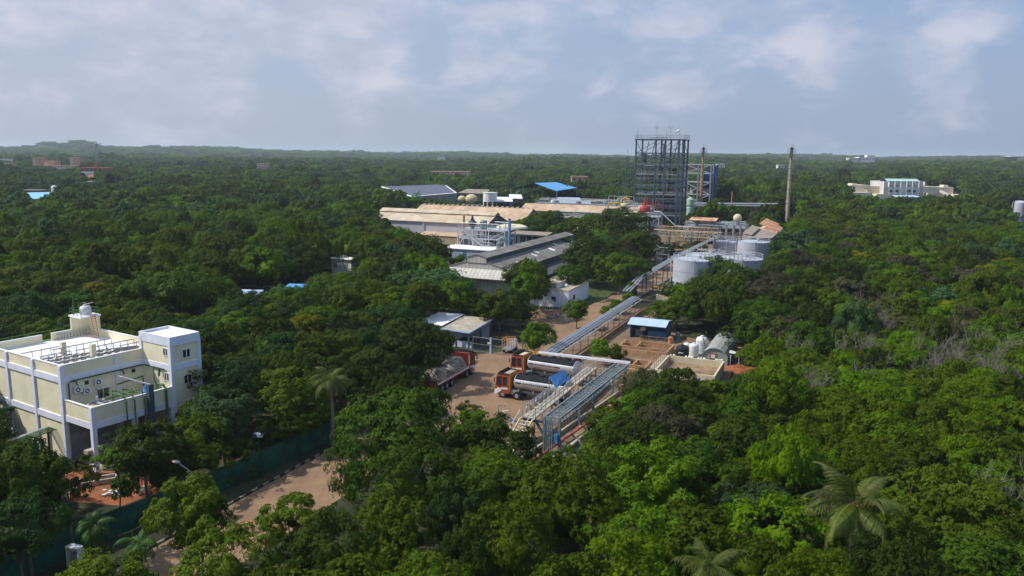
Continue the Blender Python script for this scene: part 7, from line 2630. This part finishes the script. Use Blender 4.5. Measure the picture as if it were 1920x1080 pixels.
pxtree(1095, 470, 44, 9, 'round_d', 'leaf_dark', 'dark tree at the end of the grey warehouse below the columnar trees')
pxtree(1165, 480, 52, 9, 'round_d', 'leaf_mid', 'mid green tree behind the tall street lamp at the road bend')
pxtree(1385, 500, 36, 8, 'round_b', 'leaf_dark', 'dark tree against the foot of the broad shaded tank')
pxtree(125, 868, 60, 8, 'loose_a', 'leaf_olive', 'thin feathery tree before the red soil under the cream building')
pxtree(215, 838, 40, 6.5, 'loose_a', 'leaf_mid', 'thin leaved tree standing on the red soil by the terrace post')
for k, (px, py, hf, h) in enumerate(((300, 872, 36, 3.4), (345, 850, 36, 4), (395, 838, 38, 4.2), (440, 822, 34, 4), (520, 792, 34, 4.2), (565, 775, 36, 4.5), (600, 760, 34, 4.5), (235, 892, 30, 3.0))):
    pxtree(px, py, hf, h, 'shrub_a' if h < 4 else 'round_d', ['leaf_dark', 'leaf_mid', 'leaf_olive', 'leaf_dark'][k % 4], 'low ' + ['dark green', 'mid green', 'olive', 'dark green'][k % 4] + ' tree behind the netting fence, ' + ['under the feathery tree', 'left of the lamp head', 'just right of the lamp head', 'between lamp and solar lamp', 'right of the solar lamp', 'left of the yard palm', 'at the foot of the yard palm', 'at the edge of the red soil'][k])
pxtree(858, 925, 56, 9, 'round_d', 'leaf_deep', 'blackish tree in the dark hollow at the bottom centre')
pxtree(882, 1008, 58, 8.5, 'round_b', 'leaf_dark', 'dark tree at the bottom edge below the dark hollow')
pxtree(1258, 458, 20, 5.5, 'round_d', 'leaf_deep', 'small blackish tree under the left end of the trussed pipe bridge')
pxtree(1300, 456, 24, 5.0, 'round_b', 'leaf_dark', 'small dark tree under the middle of the trussed pipe bridge')
pxtree(1338, 408, 20, 9, 'round_a', 'leaf_dark', 'dark tree between the shorter chimney and the ball tank')
pxtree(662, 832, 46, 8.5, 'round_b', 'leaf_dark', 'dark tree overhanging the far end of the visible road')
pxtree(560, 1010, 40, 6.5, 'round_d', 'leaf_dark', 'dark tree under the open branched tree by the road')
# palms
p = at(1603, 945, 10)
palm(p.x, p.y, 10, 4.6, 'big coconut palm with arching yellow green fronds at the bottom right', 21, 'leaf_palm', seed=5, split=True, nut=True, droop=1.25, n_leaf=46, low=R(122))
MAN.append((p.x, p.y, 2))
p = at(176, 985, 5)
palm(p.x, p.y, 5.0, 2.6, 'small bright green palm with pale trunk at the netting fence', 13, 'leaf_palm_green', seed=7, split=True, droop=2.2)
MAN.append((p.x, p.y, 1))
p = at(262, 1020, 4.5)
palm(p.x, p.y, 4.5, 2.4, 'small palm at the bottom edge right of the bright green one', 11, 'leaf_palm_green', seed=8, droop=2.2)
p = at(622, 712, 8)
palm(p.x, p.y, 8, 3.6, 'coconut palm rising behind the netting fence left of the lamp', 15, 'leaf_palm', seed=9, split=True)
MAN.append((p.x, p.y, 1.5))
p = at(1330, 1062, 8)
palm(p.x, p.y, 8, 3.2, 'palm top poking up at the bottom edge right of centre', 14, 'leaf_palm', seed=10, droop=1.4)
PALM0 = None
far_palms = [(782, 365, 12, 'palm in front of the solar roofed warehouse, right one of the pair'), (757, 372, 11, 'palm in front of the solar roofed warehouse, left one of the pair'), (1625, 384, 11, 'palm before the left wing of the institute'), (1128, 452, 8, 'fan of pale palm fronds beside the columnar trees'), (30, 398, 12, 'tall palm below the pale blue roof at the left edge')]
for k, (px, py, h, lab) in enumerate(far_palms):
    p = at(px, py, h)
    palm(p.x, p.y, h, 4.5, lab, 16, 'leaf_palm_green', seed=20 + k)
# palm grove far away
pp = palm(-20, 700, 13, 5, 'slender far palm standing in the palm grove above the warehouses', 12, 'leaf_bluish', 'palms of the far grove', seed=40)
rr = random.Random(77)
cnt = 0
first = True
for k in range(120):
    px = rr.choice([rr.uniform(520, 800), rr.uniform(10, 260)])
    d = rr.uniform(560, 760) if px > 400 else rr.uniform(380, 620)
    p = atY(px, 400, d)
    if cnt >= 46:
        break
    if blocked(p.x, p.y, 14, 4, 1):
        continue
    if first:
        pp.location = (p.x, p.y, 0); first = False
        continue
    c = copy_tree(pp)
    c.location = (p.x, p.y, 0)
    c.rotation_euler.z = rr.uniform(0, 6)
    s_ = rr.uniform(.8, 1.1)
    c.scale = (s_, s_, s_)
    if px < 400:
        c['label'] = 'slender palm in the left woods below the pink and red buildings'
        c['group'] = 'palms of the left woods'
    cnt += 1
# bare trees on the right
BARE = []
for k, (px, py, h) in enumerate(((1515, 590, 8), (1530, 700, 9), (1545, 462, 9), (1590, 645, 8.5), (1730, 625, 9), (1790, 640, 9), (1860, 660, 9), (1610, 630, 8), (1830, 590, 9), (1905, 640, 9), (1600, 560, 8), (1560, 610, 8), (1880, 905, 9), (1680, 560, 9), (1640, 640, 8), (1650, 665, 8), (1705, 650, 8), (1760, 655, 8), (1770, 610, 9), (1845, 625, 9), (1890, 600, 9), (1500, 640, 8), (1620, 690, 8), (1735, 680, 8), (1815, 665, 8), (1575, 470, 9), (1660, 590, 9), (1900, 690, 8.5))):
    p = at(px, py, h * .9)
    if not blocked(p.x, p.y, h, 1.5):
        BARE.append((bare_tree(p.x, p.y, h, 2.6, '', 'leafless trees in the right woods'), px, py))
        MAN.append((p.x, p.y, 1.0))

# ---- the woods
def species(px, py, y, rr, nz):
    """leaf kind and shape by where in the woods"""
    q = rr.random()
    if y > 420:
        k = nz + rr.uniform(-.9, .9)
        return 'leaf_olive' if k > 1.3 else 'leaf_bright' if k > .75 else 'leaf_mid' if k > -.2 else 'leaf_dark' if k > -.9 else 'leaf_bluish'
    if px > 1440:
        if py > 900: return ['leaf_dark', 'leaf_mid', 'leaf_olive', 'leaf_brown', 'leaf_bright'][int(q * 4.6)]
        if py > 640: return 'leaf_bright' if q < .74 else rr.choice(['leaf_mid', 'leaf_olive'])
        if px < 1600 and py > 440: return rr.choice(['leaf_dark', 'leaf_olive', 'leaf_dark', 'leaf_mid', 'leaf_brown'])
        if py > 480: return rr.choice(['leaf_mid', 'leaf_olive', 'leaf_brown', 'leaf_bright', 'leaf_mid', 'leaf_bluish', 'leaf_yellow' if q < .5 else 'leaf_olive'])
        return rr.choice(['leaf_mid', 'leaf_mid', 'leaf_bright', 'leaf_bluish', 'leaf_olive'])
    if px > 1150:
        if py > 850: return rr.choice(['leaf_mid', 'leaf_bright', 'leaf_dark', 'leaf_mid'])
        return rr.choice(['leaf_dark', 'leaf_dark', 'leaf_mid', 'leaf_brown', 'leaf_dark', 'leaf_mid', 'leaf_olive'])
    if py > 850: return rr.choice(['leaf_dark', 'leaf_mid', 'leaf_dark', 'leaf_olive'])
    if py > 560: return rr.choice(['leaf_dark', 'leaf_dark', 'leaf_deep', 'leaf_mid', 'leaf_olive'])
    if 470 < py <= 560 and 80 < px < 460: return rr.choice(['leaf_olive', 'leaf_olive', 'leaf_dark', 'leaf_mid'])
    if py > 430: return rr.choice(['leaf_mid', 'leaf_dark', 'leaf_bright', 'leaf_mid', 'leaf_bluish', 'leaf_olive'])
    return rr.choice(['leaf_mid', 'leaf_mid', 'leaf_bluish', 'leaf_bright', 'leaf_dark'])


LM = [('the big coconut palm', 1600, 945), ('the foot of the pipe rack', 1035, 850), ('the cream building', 190, 720), ('the solar lamp', 487, 830), ('the tankers', 990, 720), ('the loaded lorry', 848, 700), ('the gate shed', 860, 610), ('the arched hut', 1345, 655), ('the long brown basin', 1305, 690),
      ('the black water tank', 1283, 655), ('the nearest storage tank', 1300, 510), ('the tall chimney', 1480, 400), ('the institute', 1700, 358), ('the silo', 1908, 400), ('the process tower', 1235, 400), ('the white house', 635, 507), ('the grey warehouse', 930, 500), ('the tan warehouse', 800, 420),
      ('the solar roof', 780, 362), ('the pale blue hall roof', 72, 370), ('the roof water tank', 165, 585), ('the blue shelter roof', 553, 538), ('the grey twiggy thicket', 1800, 640), ('the palm at the bottom edge', 1330, 1060), ('the small netting palm', 176, 990), ('the road end', 560, 920),
      ('the bottom left corner', 20, 1060), ('the bottom right corner', 1890, 1060), ('the nearest leafless tree', 1530, 700), ('the middle of the right edge', 1915, 540), ('the middle of the left edge', 5, 500), ('the stair tower', 345, 690), ('the blue shed', 1220, 610)]
def region(px, py, y):
    n, lx, ly = min(LM, key=lambda l: math.hypot(px - l[1], (py - l[2]) * 1.6))
    dx, dy = px - lx, py - ly
    d = math.hypot(dx, dy)
    v = 'above' if dy < 0 else 'below'
    hh = 'left' if dx < 0 else 'right'
    if abs(dx) > 2.2 * abs(dy): w_ = hh + ' of'
    elif abs(dy) > 2.2 * abs(dx): w_ = v
    else: w_ = v + ' ' + hh + ' of'
    return ('just ' if d < 70 else '' if d < 150 else 'well ') + w_ + ' ' + n


for o_, px_, py_ in BARE:
    o_['label'] = 'grey leafless tree with fine twigs ' + region(px_ + .1, py_ + .1, 100)
cands = []
rr = random.Random(2024)
TANW = math.tan(R(36.5))
def nzf(x, y):
    return math.sin(x * .021 + 1.3) * math.cos(y * .017 + .4) + .6 * math.sin(x * .05 - y * .043) + .3 * math.sin(x * .11 + y * .13)
def add_band(y0, y1, sp, hr, rrng, side=1.0):
    y = y0
    while y < y1:
        wx = y * TANW * side + 14
        x = -wx
        while x < wx:
            X = x + rr.uniform(-.42, .42) * sp
            Y = y + rr.uniform(-.42, .42) * sp
            x += sp
            nz = nzf(X, Y)
            h = rr.uniform(*hr) + .9 * nz + (1.3 * nzf(X * .23 + 90, Y * .23) if Y > 150 else 0)
            r = rr.uniform(*rrng) * (1.35 if rr.random() < .12 else 1)
            if rr.random() < .06:
                h *= 1.25
            ok = False
            for att in range(3):
                if not blocked(X, Y, h, r):
                    ok = True
                    break
                h *= .72
                r *= .8
            if not ok or footprint(X, Y, r) or h < 2.2:
                continue
            if any((X - a) ** 2 + (Y - b_) ** 2 < (c * .75 + r * .45) ** 2 for a, b_, c in MAN):
                continue
            cands.append((X, Y, h, r, nz))
        y += sp * .9
    return
add_band(24, 120, 4.3, (6.3, 9.0), (2.5, 3.7))
add_band(120, 300, 5.2, (7.0, 10.5), (2.9, 4.6))
add_band(300, 620, 7.4, (7.0, 12.5), (3.4, 6.6))
n_near = len(cands)
add_band(620, 1300, 11.5, (8.0, 14.0), (5.0, 9.5))
add_band(1300, 2900, 24, (8, 16), (10, 19))
add_band(2900, 5400, 60, (11, 20), (30, 44))

# biggest in the picture become things of their own
def score(c):
    X, Y, h, r, nz = c
    q = proj((X, Y, h * .8))
    if q[2] < 8 or q[0] < -60 or q[0] > 1980 or q[1] > 1150 or q[1] < 0:
        return -1
    if proj((X, Y, h))[1] > 1085:
        return -1
    return r * h / q[2] ** 2
order = sorted(range(len(cands)), key=lambda i: -score(cands[i]))
NIND = 300 - len([o for o in COL.objects if o.get('category') == 'tree'])
ind = set(order[:max(0, NIND)])
shp = {'leaf_bright': ['flat_a', 'round_b', 'flat_b', 'round_a'], 'leaf_brown': ['loose_b', 'flat_a', 'round_b'], 'leaf_olive': ['round_c', 'round_b', 'tall_a', 'flat_b'], 'leaf_dark': ['round_a', 'round_d', 'flat_a', 'tall_a', 'round_b', 'flat_b'], 'leaf_deep': ['round_a', 'flat_b', 'round_b'],
       'leaf_mid': ['round_a', 'round_c', 'tall_b', 'flat_a', 'round_b', 'round_d'], 'leaf_bluish': ['round_c', 'tall_b', 'round_a'], 'leaf_yellow': ['round_c', 'loose_b']}
rest = {}
seen = {}
for i, c in enumerate(cands):
    X, Y, h, r, nz = c
    q = proj((X, Y, h * .8))
    lf = species(q[0], q[1], Y, rr, nz)
    if i in ind:
        cn = rr.choice(shp[lf])
        st = cn.split('_')[0]
        lab = '%s%s %s tree %s' % ('small ' if r < 2.9 else 'wide ' if r > 3.6 else '', SHAPE[st], LOOK[lf], region(q[0], q[1], Y))
        to = tree(X, Y, h, r, cn, lf, lab, lab.replace(' tree ', ' trees '))
        seen.setdefault(lab, []).append((q[0], to))
    else:
        if Y < 300: cn = rr.choice(shp[lf])
        elif Y < 1300: cn = rr.choice(['far_a', 'far_b', 'far_c', 'far_d'])
        else: cn = rr.choice(['hz_a', 'hz_b'])
        rest.setdefault((cn, lf), []).append((X, Y, h, r))

for lab, g_ in seen.items():
    if len(g_) == 2:
        g_.sort(key=lambda v_: v_[0])
        g_[0][1]['label'] = lab + ', left one'
        g_[1][1]['label'] = lab + ', right one'
for o_ in COL.objects:
    l_ = o_.get('label')
    if l_ and len(l_.split()) > 16:
        o_['label'] = l_.replace('well ', '').replace('just ', '').replace('wide ', '').replace('small ', '', 1)
# the woods beyond the 300 largest: one object of tree points, its crowns placed by geometry nodes
HTF = {'round': 1.34, 'flat': .82, 'tall': 2.15, 'loose': 1.55, 'shrub': .85, 'column': 5.5, 'far': 1.34, 'hz': 1.34}
keys = sorted(rest)
pts, idx, scl, rot = [], [], [], []
for ki, k in enumerate(keys):
    vf = 2.15 if k[0] == 'far_c' else (.82 if k[0] == 'far_d' else HTF[k[0].split('_')[0]])
    for (X, Y, h, r) in rest[k]:
        ch = max(min(vf * r, h * .88), h * .66)
        z = h - ch
        gz = 0
        dd = math.hypot(X, Y)
        pts.append((X, Y, z + elev(X, Y)))
        idx.append(ki)
        scl.append((r, r, ch / vf))
        rot.append((0, 0, rr.uniform(0, 6.28)))
print('TREES', len(cands), 'rest', len(pts), 'individual', len(ind))
me = bpy.data.meshes.new('woods')
me.from_pydata(pts, [], [])
at_i = me.attributes.new('kind_index', 'INT', 'POINT'); at_i.data.foreach_set('value', idx)
at_s = me.attributes.new('crown_scale', 'FLOAT_VECTOR', 'POINT'); at_s.data.foreach_set('vector', [v for s_ in scl for v in s_])
at_r = me.attributes.new('crown_rot', 'FLOAT_VECTOR', 'POINT'); at_r.data.foreach_set('vector', [v for s_ in rot for v in s_])
wood = bpy.data.objects.new('woods', me)
COL.objects.link(wood)
tag(wood, kind='stuff')
ng = bpy.data.node_groups.new('woods_nodes', 'GeometryNodeTree')
ng.interface.new_socket(name='Geometry', in_out='INPUT', socket_type='NodeSocketGeometry')
ng.interface.new_socket(name='Geometry', in_out='OUTPUT', socket_type='NodeSocketGeometry')
gi, go = ng.nodes.new('NodeGroupInput'), ng.nodes.new('NodeGroupOutput')
jn = ng.nodes.new('GeometryNodeJoinGeometry')
# mesh variants with their own leaf material live in an unlinked collection used only as the source
def attr(nm, ty):
    n = ng.nodes.new('GeometryNodeInputNamedAttribute'); n.data_type = ty; n.inputs['Name'].default_value = nm
    return n.outputs['Attribute']
ki_, ks_, kr_ = attr('kind_index', 'INT'), attr('crown_scale', 'FLOAT_VECTOR'), attr('crown_rot', 'FLOAT_VECTOR')
srcs = {}
for ki, (cn, lf) in enumerate(keys):
    o = bpy.data.objects.new('crown', CR[cn])
    o.material_slots[0].link = 'OBJECT'
    me2 = CR[cn].copy()
    me2.materials.clear()
    me2.materials.append(M[lf])
    o = bpy.data.objects.new('crown_source', me2)
    oi = ng.nodes.new('GeometryNodeObjectInfo')
    oi.inputs['Object'].default_value = o
    oi.inputs['As Instance'].default_value = True
    ip = ng.nodes.new('GeometryNodeInstanceOnPoints')
    cmpn = ng.nodes.new('FunctionNodeCompare'); cmpn.data_type = 'INT'; cmpn.operation = 'EQUAL'
    ng.links.new(ki_, cmpn.inputs[2]); cmpn.inputs[3].default_value = ki
    ng.links.new(gi.outputs[0], ip.inputs['Points'])
    ng.links.new(cmpn.outputs[0], ip.inputs['Selection'])
    ng.links.new(oi.outputs['Geometry'], ip.inputs['Instance'])
    ng.links.new(ks_, ip.inputs['Scale'])
    e2r = ng.nodes.new('FunctionNodeEulerToRotation')
    ng.links.new(kr_, e2r.inputs[0]); ng.links.new(e2r.outputs[0], ip.inputs['Rotation'])
    ng.links.new(ip.outputs[0], jn.inputs[0])
ng.links.new(jn.outputs[0], go.inputs[0])
md = wood.modifiers.new('woods', 'NODES')
md.node_group = ng

# undergrowth between the trunks
rg = np.random.default_rng(5)
n = 42000
yy = 25 + 300 * rg.random(n) ** .8
xx = (rg.random(n) * 2 - 1) * (yy * .75 + 10)
keep = [i for i in range(n) if not footprint(xx[i], yy[i], 2.5) and not blocked(xx[i], yy[i], 1.0, .8, 1.0)]
P = np.stack([xx[keep], yy[keep], rg.uniform(.1, .9, len(keep))], 1)
V, F = leaves(rg, P, rg.normal(size=(len(P), 3)) * .5 + np.array([0, 0, 1]), .5, .32)
o = bpy.data.objects.new('undergrowth', np_mesh('undergrowth', V, F, ('leaf_dark',)))
COL.objects.link(o)
tag(o, kind='stuff')

# ============================================================ haze
b = MB(); b.box(-8200, -8200, -1, 8200, 8200, 92)
hz_o = b.build('haze', 'dark')
hm = bpy.data.materials.new('haze_air')
hm.use_nodes = True
t = hm.node_tree
t.nodes.clear()
mo_ = t.nodes.new('ShaderNodeOutputMaterial')
pv = t.nodes.new('ShaderNodeVolumePrincipled')
pv.inputs['Color'].default_value = (.74, .86, 1.0, 1)
pv.inputs['Density'].default_value = .00011
pv.inputs['Anisotropy'].default_value = 0.1
t.links.new(pv.outputs[0], mo_.inputs['Volume'])
hz_o.data.materials.clear()
hz_o.data.materials.append(hm)
tag(hz_o, kind='stuff')
S.cycles.volume_bounces = 1
